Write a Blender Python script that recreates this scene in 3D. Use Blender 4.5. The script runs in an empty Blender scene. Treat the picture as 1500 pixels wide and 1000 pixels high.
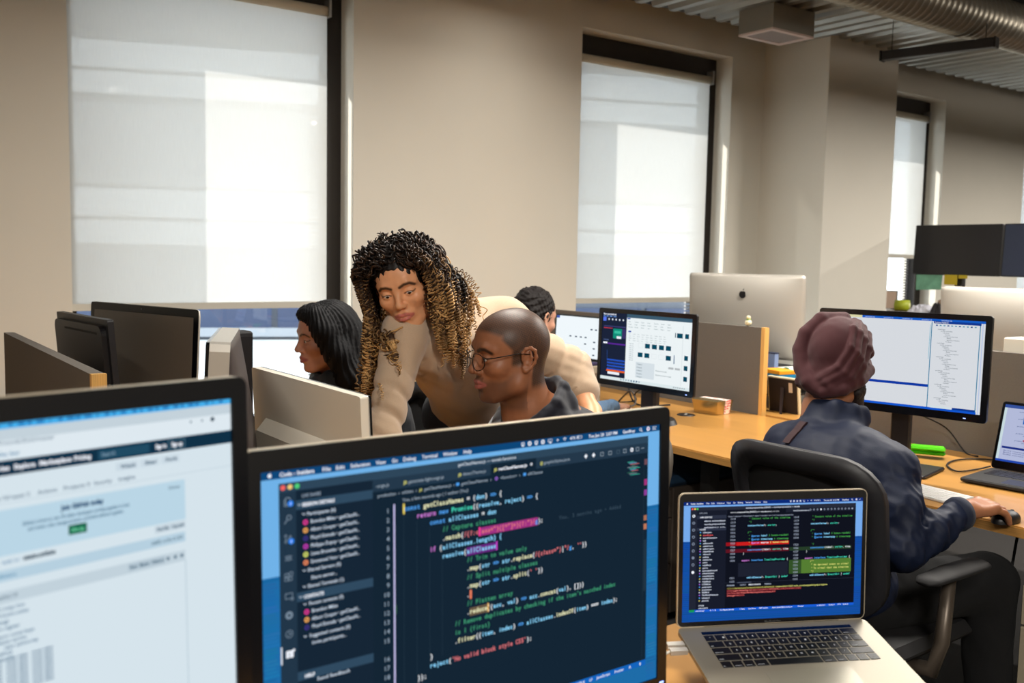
import bpy, math, random, numpy as np
from mathutils import Vector, Matrix, Quaternion
PI = math.pi
random.seed(4); rng = np.random.default_rng(7)
SC = bpy.context.scene
COL = SC.collection
CAM_H = 1.42

# ------------------------------------------------------------------ helpers
def lin(c):
    c = c / 255.0
    return c / 12.92 if c <= 0.04045 else ((c + 0.055) / 1.055) ** 2.4
def rgb(r, g, b): return (lin(r), lin(g), lin(b), 1.0)

MATS = {}
def mat(name, col, rough=0.5, metal=0.0, spec=0.5, bump=0.0, bscale=200, noise=0.0, nscale=5, coat=0.0, sheen=0.0, stretch=None, attr=None, sss=0.0):
    if name in MATS: return MATS[name]
    m = bpy.data.materials.new(name); m.use_nodes = True
    nt = m.node_tree; b = nt.nodes['Principled BSDF']
    b.inputs['Roughness'].default_value = rough; b.inputs['Metallic'].default_value = metal
    b.inputs['Specular IOR Level'].default_value = spec
    b.inputs['Coat Weight'].default_value = coat; b.inputs['Sheen Weight'].default_value = sheen
    b.inputs['Base Color'].default_value = col
    if sss:
        b.inputs['Subsurface Weight'].default_value = sss
        b.inputs['Subsurface Radius'].default_value = (0.012, 0.005, 0.003)
    tc = nt.nodes.new('ShaderNodeTexCoord'); mp = nt.nodes.new('ShaderNodeMapping')
    nt.links.new(tc.outputs['Object'], mp.inputs['Vector'])
    if stretch: mp.inputs['Scale'].default_value = stretch
    src = None
    if attr:
        a = nt.nodes.new('ShaderNodeAttribute'); a.attribute_name = attr; src = a.outputs['Color']
        nt.links.new(src, b.inputs['Base Color'])
    if noise:
        n = nt.nodes.new('ShaderNodeTexNoise'); n.inputs['Scale'].default_value = nscale; n.inputs['Detail'].default_value = 5
        nt.links.new(mp.outputs[0], n.inputs['Vector'])
        r = nt.nodes.new('ShaderNodeMapRange'); r.inputs['From Min'].default_value = 0.25; r.inputs['From Max'].default_value = 0.75
        r.inputs['To Min'].default_value = 1 - noise; r.inputs['To Max'].default_value = 1 + noise
        nt.links.new(n.outputs['Fac'], r.inputs['Value'])
        mx = nt.nodes.new('ShaderNodeVectorMath'); mx.operation = 'SCALE'
        if src: nt.links.new(src, mx.inputs[0])
        else: mx.inputs[0].default_value = col[:3]
        nt.links.new(r.outputs[0], mx.inputs['Scale']); nt.links.new(mx.outputs[0], b.inputs['Base Color'])
    if bump:
        n2 = nt.nodes.new('ShaderNodeTexNoise'); n2.inputs['Scale'].default_value = bscale; n2.inputs['Detail'].default_value = 3
        nt.links.new(mp.outputs[0], n2.inputs['Vector'])
        bp = nt.nodes.new('ShaderNodeBump'); bp.inputs['Strength'].default_value = bump; bp.inputs['Distance'].default_value = 0.002
        nt.links.new(n2.outputs['Fac'], bp.inputs['Height']); nt.links.new(bp.outputs[0], b.inputs['Normal'])
    MATS[name] = m
    return m

def emis_attr(name, strength):
    if name in MATS: return MATS[name]
    m = bpy.data.materials.new(name); m.use_nodes = True; nt = m.node_tree
    nt.nodes.clear()
    o = nt.nodes.new('ShaderNodeOutputMaterial'); e = nt.nodes.new('ShaderNodeEmission'); a = nt.nodes.new('ShaderNodeAttribute')
    a.attribute_name = 'col'; e.inputs['Strength'].default_value = strength
    nt.links.new(a.outputs['Color'], e.inputs['Color']); nt.links.new(e.outputs[0], o.inputs['Surface'])
    MATS[name] = m
    return m
def emis(name, col, s):
    if name in MATS: return MATS[name]
    m = bpy.data.materials.new(name); m.use_nodes = True; nt = m.node_tree
    b = nt.nodes['Principled BSDF']; b.inputs['Base Color'].default_value = (0, 0, 0, 1)
    b.inputs['Emission Color'].default_value = col; b.inputs['Emission Strength'].default_value = s
    MATS[name] = m
    return m

def R3(yaw=0, pitch=0, roll=0):
    return Matrix.Rotation(math.radians(yaw), 4, 'Z') @ Matrix.Rotation(math.radians(pitch), 4, 'Y') @ Matrix.Rotation(math.radians(roll), 4, 'X')
def T(x, y, z): return Matrix.Translation((x, y, z))

class MB:
    """collects shapes, becomes one mesh"""
    def __init__(s, M=None):
        s.v = []; s.f = []; s.m = []; s.sm = []; s.M = M or Matrix.Identity(4); s.mi = 0; s.mats = []
    def use(s, m):
        if m not in s.mats: s.mats.append(m)
        s.mi = s.mats.index(m); return s
    def add(s, vs, fs, smooth=False, M=None):
        n = len(s.v); X = s.M @ M if M is not None else s.M
        s.v += [tuple(X @ Vector(p)) for p in vs]
        for f in fs: s.f.append([i + n for i in f]); s.m.append(s.mi); s.sm.append(smooth)
        return s
    def box(s, x0, x1, y0, y1, z0, z1, M=None, bev=0.0):
        if bev <= 0:
            vs = [(x, y, z) for z in (z0, z1) for y in (y0, y1) for x in (x0, x1)]
            return s.add(vs, [(0, 2, 3, 1), (4, 5, 7, 6), (0, 1, 5, 4), (2, 6, 7, 3), (0, 4, 6, 2), (1, 3, 7, 5)], M=M)
        b = min(bev, (x1 - x0) * .49, (y1 - y0) * .49, (z1 - z0) * .49)
        # chamfered box: 24 verts
        vs = []; idx = {}
        for i, x in enumerate((x0, x1)):
            for j, y in enumerate((y0, y1)):
                for k, z in enumerate((z0, z1)):
                    sx, sy, sz = (1 if i == 0 else -1), (1 if j == 0 else -1), (1 if k == 0 else -1)
                    idx[i, j, k, 0] = len(vs); vs.append((x, y + sy * b, z + sz * b))
                    idx[i, j, k, 1] = len(vs); vs.append((x + sx * b, y, z + sz * b))
                    idx[i, j, k, 2] = len(vs); vs.append((x + sx * b, y + sy * b, z))
        fs = []
        for i in (0, 1):
            q = [idx[i, 0, 0, 0], idx[i, 1, 0, 0], idx[i, 1, 1, 0], idx[i, 0, 1, 0]]; fs.append(q if i else q[::-1])
            q = [idx[0, i, 0, 1], idx[0, i, 1, 1], idx[1, i, 1, 1], idx[1, i, 0, 1]]; fs.append(q if i else q[::-1])
            q = [idx[0, 0, i, 2], idx[1, 0, i, 2], idx[1, 1, i, 2], idx[0, 1, i, 2]]; fs.append(q if i else q[::-1])
        for i in (0, 1):
            for j in (0, 1):
                fs.append([idx[i, j, 0, 0], idx[i, j, 1, 0], idx[i, j, 1, 1], idx[i, j, 0, 1]])
                fs.append([idx[i, 0, j, 0], idx[i, 1, j, 0], idx[i, 1, j, 2], idx[i, 0, j, 2]])
                fs.append([idx[0, i, j, 1], idx[1, i, j, 1], idx[1, i, j, 2], idx[0, i, j, 2]])
                for k in (0, 1): fs.append([idx[i, j, k, 0], idx[i, j, k, 1], idx[i, j, k, 2]])
        return s.add(vs, fs, M=M)
    def tube(s, pts, r, n=8, closed=False, caps=True, M=None):
        P = [Vector(p) for p in pts]; L = len(P)
        rs = r if isinstance(r, (list, tuple)) else [r] * L
        vs = []; fs = []; nrm = None
        for i in range(L):
            a = P[(i - 1) % L] if (closed or i > 0) else P[i]; b = P[(i + 1) % L] if (closed or i < L - 1) else P[i]
            t = (b - a).normalized() if (b - a).length > 1e-9 else Vector((0, 0, 1))
            if nrm is None: nrm = t.orthogonal().normalized()
            nrm = (nrm - t * nrm.dot(t))
            nrm = nrm.normalized() if nrm.length > 1e-6 else t.orthogonal().normalized()
            bi = t.cross(nrm)
            for k in range(n):
                a_ = 2 * PI * k / n; vs.append(P[i] + (nrm * math.cos(a_) + bi * math.sin(a_)) * rs[i])
        for i in range(L if closed else L - 1):
            j = (i + 1) % L
            for k in range(n): fs.append((i * n + k, i * n + (k + 1) % n, j * n + (k + 1) % n, j * n + k))
        if caps and not closed: fs.append(tuple(range(n))[::-1]); fs.append(tuple((L - 1) * n + k for k in range(n)))
        return s.add(vs, fs, smooth=True, M=M)
    def cyl(s, a, b, r, n=20, r2=None):
        return s.tube([a, b], [r, r if r2 is None else r2], n)
    def ell(s, c, r, n=16, M=None):
        vs = []; fs = []
        for i in range(n + 1):
            th = PI * i / n
            for j in range(2 * n):
                ph = PI * j / n
                vs.append((c[0] + r[0] * math.sin(th) * math.cos(ph), c[1] + r[1] * math.sin(th) * math.sin(ph), c[2] + r[2] * math.cos(th)))
        for i in range(n):
            for j in range(2 * n):
                k = (j + 1) % (2 * n); fs.append((i * 2 * n + j, (i + 1) * 2 * n + j, (i + 1) * 2 * n + k, i * 2 * n + k))
        return s.add(vs, fs, smooth=True, M=M)
    def prism(s, pts, d0, d1, M=None, smooth=False):
        """outline in local x,z extruded along local y from d0 to d1"""
        n = len(pts); vs = [(p[0], d0, p[1]) for p in pts] + [(p[0], d1, p[1]) for p in pts]
        fs = [tuple(range(n)), tuple(range(2 * n - 1, n - 1, -1))] + [(i, i + n, (i + 1) % n + n, (i + 1) % n) for i in range(n)]
        return s.add(vs, fs, M=M, smooth=smooth)
    def rbox(s, w, h, r, d0, d1, cx=0, cz=0, M=None, n=6):
        return s.prism(rrect(w, h, r, cx, cz, n), d0, d1, M=M)

def rrect(w, h, r, cx=0, cz=0, n=6):
    pts = []
    for (sx, sz, a0) in ((1, 1, 0), (-1, 1, 90), (-1, -1, 180), (1, -1, 270)):
        for k in range(n + 1):
            a = math.radians(a0 + 90 * k / n); pts.append((cx + sx * (w / 2 - r) + r * math.cos(a), cz + sz * (h / 2 - r) + r * math.sin(a)))
    return pts

def mesh_obj(name, mb, parent=None, m=None, loc=(0, 0, 0)):
    """mesh given in world coordinates; origin at the parent's (or loc)"""
    o0 = Vector(parent_loc(parent)) if parent else Vector(loc)
    me = bpy.data.meshes.new(name)
    me.from_pydata([tuple(Vector(v) - o0) for v in mb.v], [], mb.f)
    mats = mb.mats if mb.mats else [m]
    for q in mats: me.materials.append(q)
    me.polygons.foreach_set('material_index', mb.m); me.polygons.foreach_set('use_smooth', mb.sm)
    me.update()
    o = bpy.data.objects.new(name, me); COL.objects.link(o)
    if parent: o.parent = parent
    else: o.location = o0
    return o
def parent_loc(p):
    v = Vector((0, 0, 0))
    while p: v += p.location; p = p.parent
    return v
GROUPS = {'desk': 'maple desks', 'desk_partition': 'fabric desk partitions', 'desktop_monitor': 'desktop monitors', 'laptop': 'open laptops', 'all_in_one_computer': 'all-in-one computers', 'office_chair': 'office chairs', 'linear_lamp': 'hanging linear lamps', 'roller_blind': 'roller blinds', 'keyboard': 'keyboards', 'person': 'people in the office', 'cable': 'desk cables', 'paper_pile': 'piles on the standing desk', 'drawer_pedestal': 'drawer pedestals', 'monitor_riser': 'monitor shelves', 'sticky_note': 'yellow notes'}
def thing(name, label, cat, loc=(0, 0, 0), group=None):
    o = bpy.data.objects.new(name, None); COL.objects.link(o); o.location = loc; o.empty_display_size = .05
    o['label'] = label; o['category'] = cat
    g = group or GROUPS.get(name)
    if g: o['group'] = g
    return o
def tag(o, label, cat, group=None):
    o['label'] = label; o['category'] = cat
    g = group or GROUPS.get(o.name.split('.')[0])
    if g: o['group'] = g
    return o
def struct(name, mb, m=None, label=None):
    o = mesh_obj(name, mb, None, m); o['kind'] = 'structure'
    if label: o['label'] = label
    return o

# ------------------------------------------------------------------ text as flat glyph meshes
GL = {}
def text_mesh(st, bold=0.0):
    k = (st, bold)
    if k in GL: return GL[k]
    c = bpy.data.curves.new('t', 'FONT'); c.body = st; c.resolution_u = 2; c.offset = bold
    o = bpy.data.objects.new('t', c)
    me = o.to_mesh()
    vs = [(v.co.x, v.co.y) for v in me.vertices]; fs = [tuple(p.vertices) for p in me.polygons]
    xs = [v[0] for v in vs] or [0]
    o.to_mesh_clear(); bpy.data.objects.remove(o); bpy.data.curves.remove(c)
    GL[k] = (vs, fs, min(xs), max(xs)); return GL[k]

class Screen:
    """flat picture of a display: rectangles, discs and text in screen units (u right, v down)"""
    def __init__(s, w, h, U): s.w = w; s.h = h; s.k = w / U; s.V = []; s.F = []; s.C = []; s.U = U
    def _add(s, vs, fs, col, L):
        n = len(s.V); s.V += [(x * s.k, -y * s.k, L * 0.00006) for x, y in vs]
        for f in fs: s.F.append([i + n for i in f]); s.C.append(col)
    def rect(s, u0, v0, u1, v1, col, L=1): s._add([(u0, v0), (u0, v1), (u1, v1), (u1, v0)], [(0, 1, 2, 3)], col, L)
    def disc(s, u, v, r, col, L=3, n=14, ri=0):
        o = [(u + r * math.cos(-2 * PI * i / n), v + r * math.sin(-2 * PI * i / n)) for i in range(n)]
        if ri:
            q = [(u + ri * math.cos(-2 * PI * i / n), v + ri * math.sin(-2 * PI * i / n)) for i in range(n)]
            s._add(o + q, [(i, (i + 1) % n, n + (i + 1) % n, n + i) for i in range(n)], col, L)
        else: s._add(o, [tuple(range(n))], col, L)
    def poly(s, pts, col, L=3): s._add(pts, [tuple(range(len(pts)))], col, L)
    def line(s, pts, w, col, L=3):
        for (a, b), (c, d) in zip(pts, pts[1:]):
            l = math.hypot(c - a, d - b) or 1; nx, ny = -(d - b) / l * w / 2, (c - a) / l * w / 2
            s._add([(a + nx, b + ny), (a - nx, b - ny), (c - nx, d - ny), (c + nx, d + ny)], [(3, 2, 1, 0)], col, L)
    def text(s, u, v, size, st, col, bold=0.012, L=4, width=None, right=False):
        """baseline at v, cap height ~0.7*size"""
        vs, fs, x0, x1 = text_mesh(st, bold)
        if not vs: return
        sx = size if width is None else width / max(x1 - x0, 1e-6)
        off = -x1 * sx if right else 0
        s._add([(u + off + x * sx, v - y * size) for x, y in vs], fs, col, L)
    def mono(s, u, v, cell, size, st, col, bold=0.02, L=4, cols=None):
        for i, ch in enumerate(st):
            if ch == ' ': continue
            vs, fs, x0, x1 = text_mesh(ch, bold)
            w = (x1 - x0) * size; k = min(1.0, cell * 0.92 / w) if w > 0 else 1
            if ch in 'ilj1.,;:|\'"()[]{}!' : k = min(k, 1.0)
            cx = u + (i + .5) * cell; xm = (x0 + x1) / 2
            cc = cols[i] if cols else col
            s._add([(cx + (x - xm) * size * k, v - y * size) for x, y in vs], fs, cc, L)
    def build(s, name, parent, M, strength):
        """M: local frame with origin at the screen's top-left, x right, y up, z toward the viewer"""
        o0 = parent_loc(parent)
        bm_v = [tuple((M @ Vector(v)) - o0) for v in s.V]
        me = bpy.data.meshes.new(name); me.from_pydata(bm_v, [], s.F); me.update()
        a = me.attributes.new('col', 'FLOAT_COLOR', 'CORNER')
        arr = np.ones((len(me.loops), 4), np.float32); i = 0
        cnt = np.array([len(f) for f in s.F]); cols = np.repeat(np.array([c[:4] for c in s.C], np.float32), cnt, axis=0)
        a.data.foreach_set('color', cols.ravel())
        me.materials.append(emis_attr('display_and_print_glow_%d' % int(strength * 100), strength))
        o = bpy.data.objects.new(name, me); COL.objects.link(o); o.parent = parent
        return o

def screen_frame(c, yaw, tilt, w):
    """c: top-centre of the lit screen; frame whose x,y run along the screen (origin top-left)"""
    y = math.radians(yaw); t = math.radians(tilt)
    u = Vector((math.cos(y), math.sin(y), 0)); v = Vector((-math.sin(y) * math.sin(t), math.cos(y) * math.sin(t), math.cos(t)))
    n = u.cross(v)
    M = Matrix(((u.x, v.x, n.x, 0), (u.y, v.y, n.y, 0), (u.z, v.z, n.z, 0), (0, 0, 0, 1)))
    o = Vector(c) - u * (w / 2)
    M.translation = o
    return M

# ------------------------------------------------------------------ smooth organic surfaces from signed distances
def arr(p): return np.array(p, np.float32)
class Sdf:
    def __init__(s): s.p = []
    def _push(s, fn, c, r, k, op): s.p.append((fn, arr(c), float(r), float(k), op))
    def ell(s, c, r, k=.02, op='+', R=None):
        c = arr(c); r = arr(r); Rm = None if R is None else np.array(R, np.float32)
        def fn(P):
            q = P - c
            if Rm is not None: q = q @ Rm
            a = np.sqrt(((q / r) ** 2).sum(-1)) + 1e-6; b = np.sqrt(((q / (r * r)) ** 2).sum(-1)) + 1e-6
            return a * (a - 1) / b
        s._push(fn, c, max(r), k, op); return s
    def cap(s, a, b, ra, rb=None, k=.02, op='+'):
        a = arr(a); b = arr(b); rb = ra if rb is None else rb
        ba = b - a; L2 = float((ba * ba).sum()) + 1e-12
        def fn(P):
            q = P - a; h = np.clip((q @ ba) / L2, 0, 1)
            return np.sqrt(((q - h[..., None] * ba) ** 2).sum(-1)) - (ra + (rb - ra) * h)
        s._push(fn, (a + b) / 2, math.sqrt(L2) / 2 + max(ra, rb), k, op); return s
    def chain(s, pts, rs, k=.02, op='+'):
        for i in range(len(pts) - 1):
            s.cap(pts[i], pts[i + 1], rs[i] if isinstance(rs, (list, tuple)) else rs, rs[i + 1] if isinstance(rs, (list, tuple)) else rs, k, op)
        return s
    def box(s, c, h, rnd, k=.02, op='+', R=None):
        c = arr(c); h = arr(h) - rnd; Rm = None if R is None else np.array(R, np.float32)
        def fn(P):
            q = P - c
            if Rm is not None: q = q @ Rm
            q = np.abs(q) - h
            return np.sqrt((np.maximum(q, 0) ** 2).sum(-1)) + np.minimum(q.max(-1), 0) - rnd
        s._push(fn, c, float(np.linalg.norm(h)) + rnd, k, op); return s
    def ev(s, P, sel=None):
        d = np.full(P.shape[:-1], 1e3, np.float32)
        for i in (range(len(s.p)) if sel is None else sel):
            fn, c, r, k, op = s.p[i]; e = fn(P)
            if op == '+':
                h = np.maximum(k - np.abs(d - e), 0) / k; d = np.minimum(d, e) - h * h * k * .25
            elif op == '-':
                e = -e; h = np.maximum(k - np.abs(d - e), 0) / k; d = np.maximum(d, e) + h * h * k * .25
            elif op == '&':
                d = np.maximum(d, e)
        return d
    def mesh(s, res, B=14, disp=None, smooth=2):
        cs = np.array([p[1] for p in s.p if p[4] == '+']); rs = np.array([p[2] for p in s.p if p[4] == '+'])
        lo = (cs - rs[:, None]).min(0) - 3 * res; hi = (cs + rs[:, None]).max(0) + 3 * res
        nb = np.ceil((hi - lo) / (res * B)).astype(int)
        g = np.stack(np.meshgrid(*[np.arange(n) for n in nb], indexing='ij'), -1).reshape(-1, 3)
        cen = lo + (g + .5) * res * B
        d0 = s.ev(cen.astype(np.float32)); act = g[np.abs(d0) < res * B * .87 * 1.6 + .004]
        ax = np.arange(-1, B + 1, dtype=np.float32)
        off = np.stack(np.meshgrid(ax, ax, ax, indexing='ij'), -1) * res
        PC = np.array([p[1] for p in s.p]); PR = np.array([p[2] + p[3] for p in s.p])
        KV = []; VV = []; Q = []
        gmul = np.array([1, 4096, 4096 * 4096], np.int64); half = B * res * .9 * 1.2 + .006
        for b in act:
            o = lo + b * B * res; c = o + B * res / 2
            sel = np.nonzero(np.linalg.norm(PC - c, axis=1) - PR < half)[0]
            if len(sel) == 0: continue
            P = (off + o).astype(np.float32); D = s.ev(P, sel)
            if disp is not None: D = D + disp(P)
            S = D < 0
            if S.all() or not S.any(): continue
            n = B + 1
            cnt = np.zeros((n, n, n), np.float32); acc = np.zeros((n, n, n, 3), np.float32)
            def sl(i, j, k): return (slice(i, i + n), slice(j, j + n), slice(k, k + n))
            for axis in range(3):
                for u in (0, 1):
                    for v in (0, 1):
                        i0 = [0, 0, 0]; others = [a for a in range(3) if a != axis]; i0[others[0]] = u; i0[others[1]] = v
                        i1 = list(i0); i1[axis] = 1
                        A = D[sl(*i0)]; Bv = D[sl(*i1)]; m = (A < 0) != (Bv < 0)
                        t = np.where(m, A / np.where(m, A - Bv, 1), 0)
                        cnt += m
                        for a in range(3): acc[..., a] += m * ((t if a == axis else i0[a]))
            has = cnt > 0
            ids = np.argwhere(has); pos = o + (ids - 1 + acc[has] / cnt[has][:, None]) * res
            key = ((ids - 1 + b * B + 8) * gmul).sum(1)
            KV.append(key); VV.append(pos)
            for axis in range(3):
                A = S[1:B + 1, 1:B + 1, 1:B + 1]
                sh = [slice(1, B + 1)] * 3; sh[axis] = slice(2, B + 2)
                C = S[tuple(sh)]; e = np.argwhere(A != C)
                if len(e) == 0: continue
                inside = A[tuple(e.T)]
                base = e + b * B + 8
                o1, o2 = [a for a in range(3) if a != axis]
                if axis == 1: o1, o2 = o2, o1
                d1 = np.zeros(3, int); d1[o1] = 1; d2 = np.zeros(3, int); d2[o2] = 1
                q = np.stack([(base * gmul).sum(1), ((base - d1) * gmul).sum(1), ((base - d1 - d2) * gmul).sum(1), ((base - d2) * gmul).sum(1)], 1)
                q[~inside] = q[~inside][:, ::-1]
                Q.append(q)
        K = np.concatenate(KV); V = np.concatenate(VV); q = np.concatenate(Q)
        uk, ui = np.unique(K, return_index=True); V = V[ui]
        f = np.searchsorted(uk, q); ok = (uk[np.clip(f, 0, len(uk) - 1)] == q).all(1); f = f[ok]
        used = np.unique(f); mp = np.zeros(len(V), int); mp[used] = np.arange(len(used))
        V = V[used]; F = mp[f]
        E = np.concatenate([F[:, [0, 1]], F[:, [1, 2]], F[:, [2, 3]], F[:, [3, 0]]])
        for it in range(smooth):
            acc = np.zeros_like(V); cnt = np.zeros(len(V))
            for k in range(3): acc[:, k] = np.bincount(E[:, 0], V[E[:, 1], k], len(V)) + np.bincount(E[:, 1], V[E[:, 0], k], len(V))
            cnt = np.bincount(E.ravel(), minlength=len(V)); V = V * .45 + .55 * acc / np.maximum(cnt, 1)[:, None]
        return V, F

def np_obj(name, V, F, m, parent=None, loc=(0, 0, 0), color=None, smooth=True):
    o0 = np.array(parent_loc(parent) if parent else loc)
    me = bpy.data.meshes.new(name)
    me.vertices.add(len(V)); me.vertices.foreach_set('co', (V - o0).astype(np.float32).ravel())
    n = F.shape[1]; me.loops.add(F.size); me.loops.foreach_set('vertex_index', F.astype(np.int32).ravel())
    me.polygons.add(len(F)); me.polygons.foreach_set('loop_start', np.arange(0, F.size, n, dtype=np.int32))
    me.polygons.foreach_set('loop_total', np.full(len(F), n, np.int32))
    me.update(calc_edges=True); me.validate()
    me.polygons.foreach_set('use_smooth', np.full(len(me.polygons), smooth))
    if color is not None:
        a = me.attributes.new('col', 'FLOAT_COLOR', 'POINT'); a.data.foreach_set('color', color.astype(np.float32).ravel())
    me.materials.append(m)
    o = bpy.data.objects.new(name, me); COL.objects.link(o)
    if parent: o.parent = parent
    else: o.location = o0
    return o
def fbm(P, f, seed=0):
    """cheap smooth pseudo-noise"""
    r = np.random.default_rng(seed); o = 0
    for i in range(5):
        w = r.normal(size=3) * f * (1 + .45 * i); o = o + np.sin(P @ w.astype(np.float32) + r.uniform(0, 6)) / (1 + .35 * i)
    return o / 3
# ------------------------------------------------------------------ camera
zc = np.array([310, 16200, 1400.]); zc /= np.linalg.norm(zc)
xc = np.array([1957, 84, -1400.]); xc -= zc * xc.dot(zc); xc /= np.linalg.norm(xc)
yc = np.cross(zc, xc)
RW = np.stack([xc, yc, zc], 1)           # camera <- world
cd = bpy.data.cameras.new('camera'); cam = bpy.data.objects.new('camera', cd); COL.objects.link(cam)
mw = Matrix([list(RW[:, 0]) + [0], list(RW[:, 1]) + [0], list(RW[:, 2]) + [0], [0, 0, 0, 1]])
mw.translation = (0, 0, CAM_H); cam.matrix_world = mw
cd.sensor_width = 36; cd.lens = 36 * 1400 / 1500; cd.clip_start = .05; cd.clip_end = 300
cd.dof.use_dof = True; cd.dof.focus_distance = 2.35; cd.dof.aperture_fstop = 5.2
SC.camera = cam

SC.view_settings.view_transform = 'Standard'; SC.view_settings.look = 'None'
SC.view_settings.gamma = 1; SC.view_settings.exposure = 0.0
SC.cycles.use_denoising = True
SC.cycles.max_bounces = 8; SC.cycles.diffuse_bounces = 4; SC.cycles.transparent_max_bounces = 12
SC.cycles.sample_clamp_indirect = 6; SC.cycles.caustics_reflective = False; SC.cycles.caustics_refractive = False
SC.cycles.blur_glossy = 1.0

# ------------------------------------------------------------------ daylight
w = bpy.data.worlds.new('World'); SC.world = w; w.use_nodes = True
bg = w.node_tree.nodes['Background']; bg.inputs['Color'].default_value = (0.80, 0.90, 1.0, 1); bg.inputs['Strength'].default_value = 3.8
sl = bpy.data.lights.new('sun', 'SUN'); sl.energy = 6.8; sl.color = (1, .93, .85); sl.angle = .009
so = bpy.data.objects.new('sun', sl); COL.objects.link(so)
so.rotation_euler = Vector((1.0, -1.0, -.9)).to_track_quat('-Z', 'Y').to_euler()

# ------------------------------------------------------------------ setting: walls, windows, floor, ceiling
M_wall = mat('wall_paint', rgb(224, 218, 205), .75, bump=.08, bscale=180, noise=.015, nscale=3)
M_trim = mat('white_trim', rgb(226, 220, 208), .5)
M_frame = mat('bronze_frame', rgb(42, 36, 32), .45, metal=.3)
M_floor = mat('carpet', rgb(34, 30, 28), .95, bump=.5, bscale=300, noise=.35, nscale=40, stretch=(1, 6, 1))
M_conc = mat('dark_ceiling', rgb(52, 46, 41), .9, noise=.2, nscale=2)
M_deckm = mat('galvanized_deck', rgb(165, 166, 162), .38, metal=.75, noise=.12, nscale=6)
M_steel = mat('dark_steel', rgb(40, 35, 31), .6, metal=.2)
YW = 5.0
WIN = [(0.968, 2.459), (4.12, 5.58), (7.03, 8.50), (10.0, 11.46)]
WZ0, WZ1 = .45, 2.955
b = MB(); xs = -3.6
for a_, b_ in WIN:
    b.box(xs, a_, YW, YW + .35, 0, 3.7); b.box(a_, b_, YW, YW + .35, 0, WZ0); b.box(a_, b_, YW, YW + .35, WZ1, 3.7); xs = b_
b.box(xs, 13, YW, YW + .35, 0, 3.7)
struct('wall_back', b, M_wall, 'cream painted wall with tall windows')
b = MB().box(5.945, 6.80, 4.41, YW, 0, 3.3); struct('pillar_right', b, M_wall, 'square cream painted pillar between the windows')
b = MB().box(-3.7, -3.6, -4, 5.35, 0, 3.7); struct('wall_left', b, M_wall)
b = MB().box(13, 13.1, -4, 5.35, 0, 3.7); struct('wall_right', b, M_wall)
b = MB().box(-3.7, 13.1, -4.1, -4, 0, 3.7); struct('wall_front', b, M_wall)
struct('floor', MB().box(-3.7, 13.1, -4.1, 5.35, -.1, 0), M_floor, 'dark carpet floor')
struct('ceiling', MB().box(-3.7, 13.1, -4.1, 5.35, 3.7, 3.8), M_conc, 'dark exposed ceiling')

# corrugated metal deck hung beside the wall, ribs running toward the windows
b = MB(); x = -1.0; vs = []; pr = []
while x < 12.8:
    pr += [(x, 3.06), (x + .055, 3.06), (x + .075, 3.10), (x + .13, 3.10), (x + .15, 3.06)]; x += .15
n = len(pr)
b.add([(p[0], 3.62, p[1]) for p in pr] + [(p[0], 4.64, p[1]) for p in pr], [(i, i + 1, i + 1 + n, i + n) for i in range(n - 1)])
b.box(-1, 12.8, 3.62, 4.64, 3.101, 3.13)
struct('ceiling_deck', b, M_deckm, 'ribbed galvanized ceiling panel along the window wall')
b = MB().box(-3.6, 13, 4.66, 4.70, 3.09, 3.7); b.box(-3.6, 13, 4.66, 5.0, 3.20, 3.24); struct('trim_1', b, M_steel, 'dark steel angle above the windows')

def tube_spiral(x0, x1, y, z, r):
    b = MB(); pts = []; rs = []; x = x0
    while x < x1:
        pts += [(x, y, z), (x + .035, y, z), (x + .042, y, z), (x + .052, y, z), (x + .059, y, z)]; rs += [r, r, r + .008, r + .008, r]; x += .06
    return b.tube(pts, rs, 40)
M_duct = mat('spiral_duct', rgb(150, 142, 128), .34, metal=.7, noise=.15, nscale=14)
o = mesh_obj('air_duct', tube_spiral(-1, 12.8, 3.42, 3.04, .145), None, M_duct, (3, 3.46, 3.06))
tag(o, 'round spiral metal air duct running along the ceiling', 'duct')
b = MB().box(6.4, 12.5, 2.3, 2.9, 3.12, 3.5); b.box(6.39, 6.43, 2.27, 2.93, 3.09, 3.53)
for k in range(4): b.box(7.6 + k * 1.2, 7.64 + k * 1.2, 2.27, 2.93, 3.09, 3.53)
o = mesh_obj('square_duct', b, None, mat('dark_duct', rgb(46, 42, 42), .35, metal=.5), (8, 2.6, 3.3)); tag(o, 'dark rectangular duct high under the ceiling', 'duct')

# square ceiling box light
t = thing('ceiling_box_light', 'grey square box light hanging below the metal ceiling', 'ceiling light', (5.1, 4.2, 3.06))
bx = (4.90, 5.31, 4.07, 4.35)
b = MB().box(bx[0], bx[1], bx[2], bx[3], 2.905, 3.058); mesh_obj('housing', b, t, mat('box_grey', rgb(140, 138, 130), .5))
b = MB(); e = .035
b.box(bx[0], bx[1], bx[2], bx[2] + e, 2.893, 2.905); b.box(bx[0], bx[1], bx[3] - e, bx[3], 2.893, 2.905)
b.box(bx[0], bx[0] + e, bx[2] + e, bx[3] - e, 2.893, 2.905); b.box(bx[1] - e, bx[1], bx[2] + e, bx[3] - e, 2.893, 2.905)
mesh_obj('rim', b, t, mat('rim_pinkish_white', rgb(225, 208, 205), .5))
mesh_obj('diffuser', MB().box(bx[0] + e, bx[1] - e, bx[2] + e, bx[3] - e, 2.899, 2.904), t, mat('diff_grey', rgb(150, 142, 142), .6, bump=.3, bscale=600))

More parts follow.
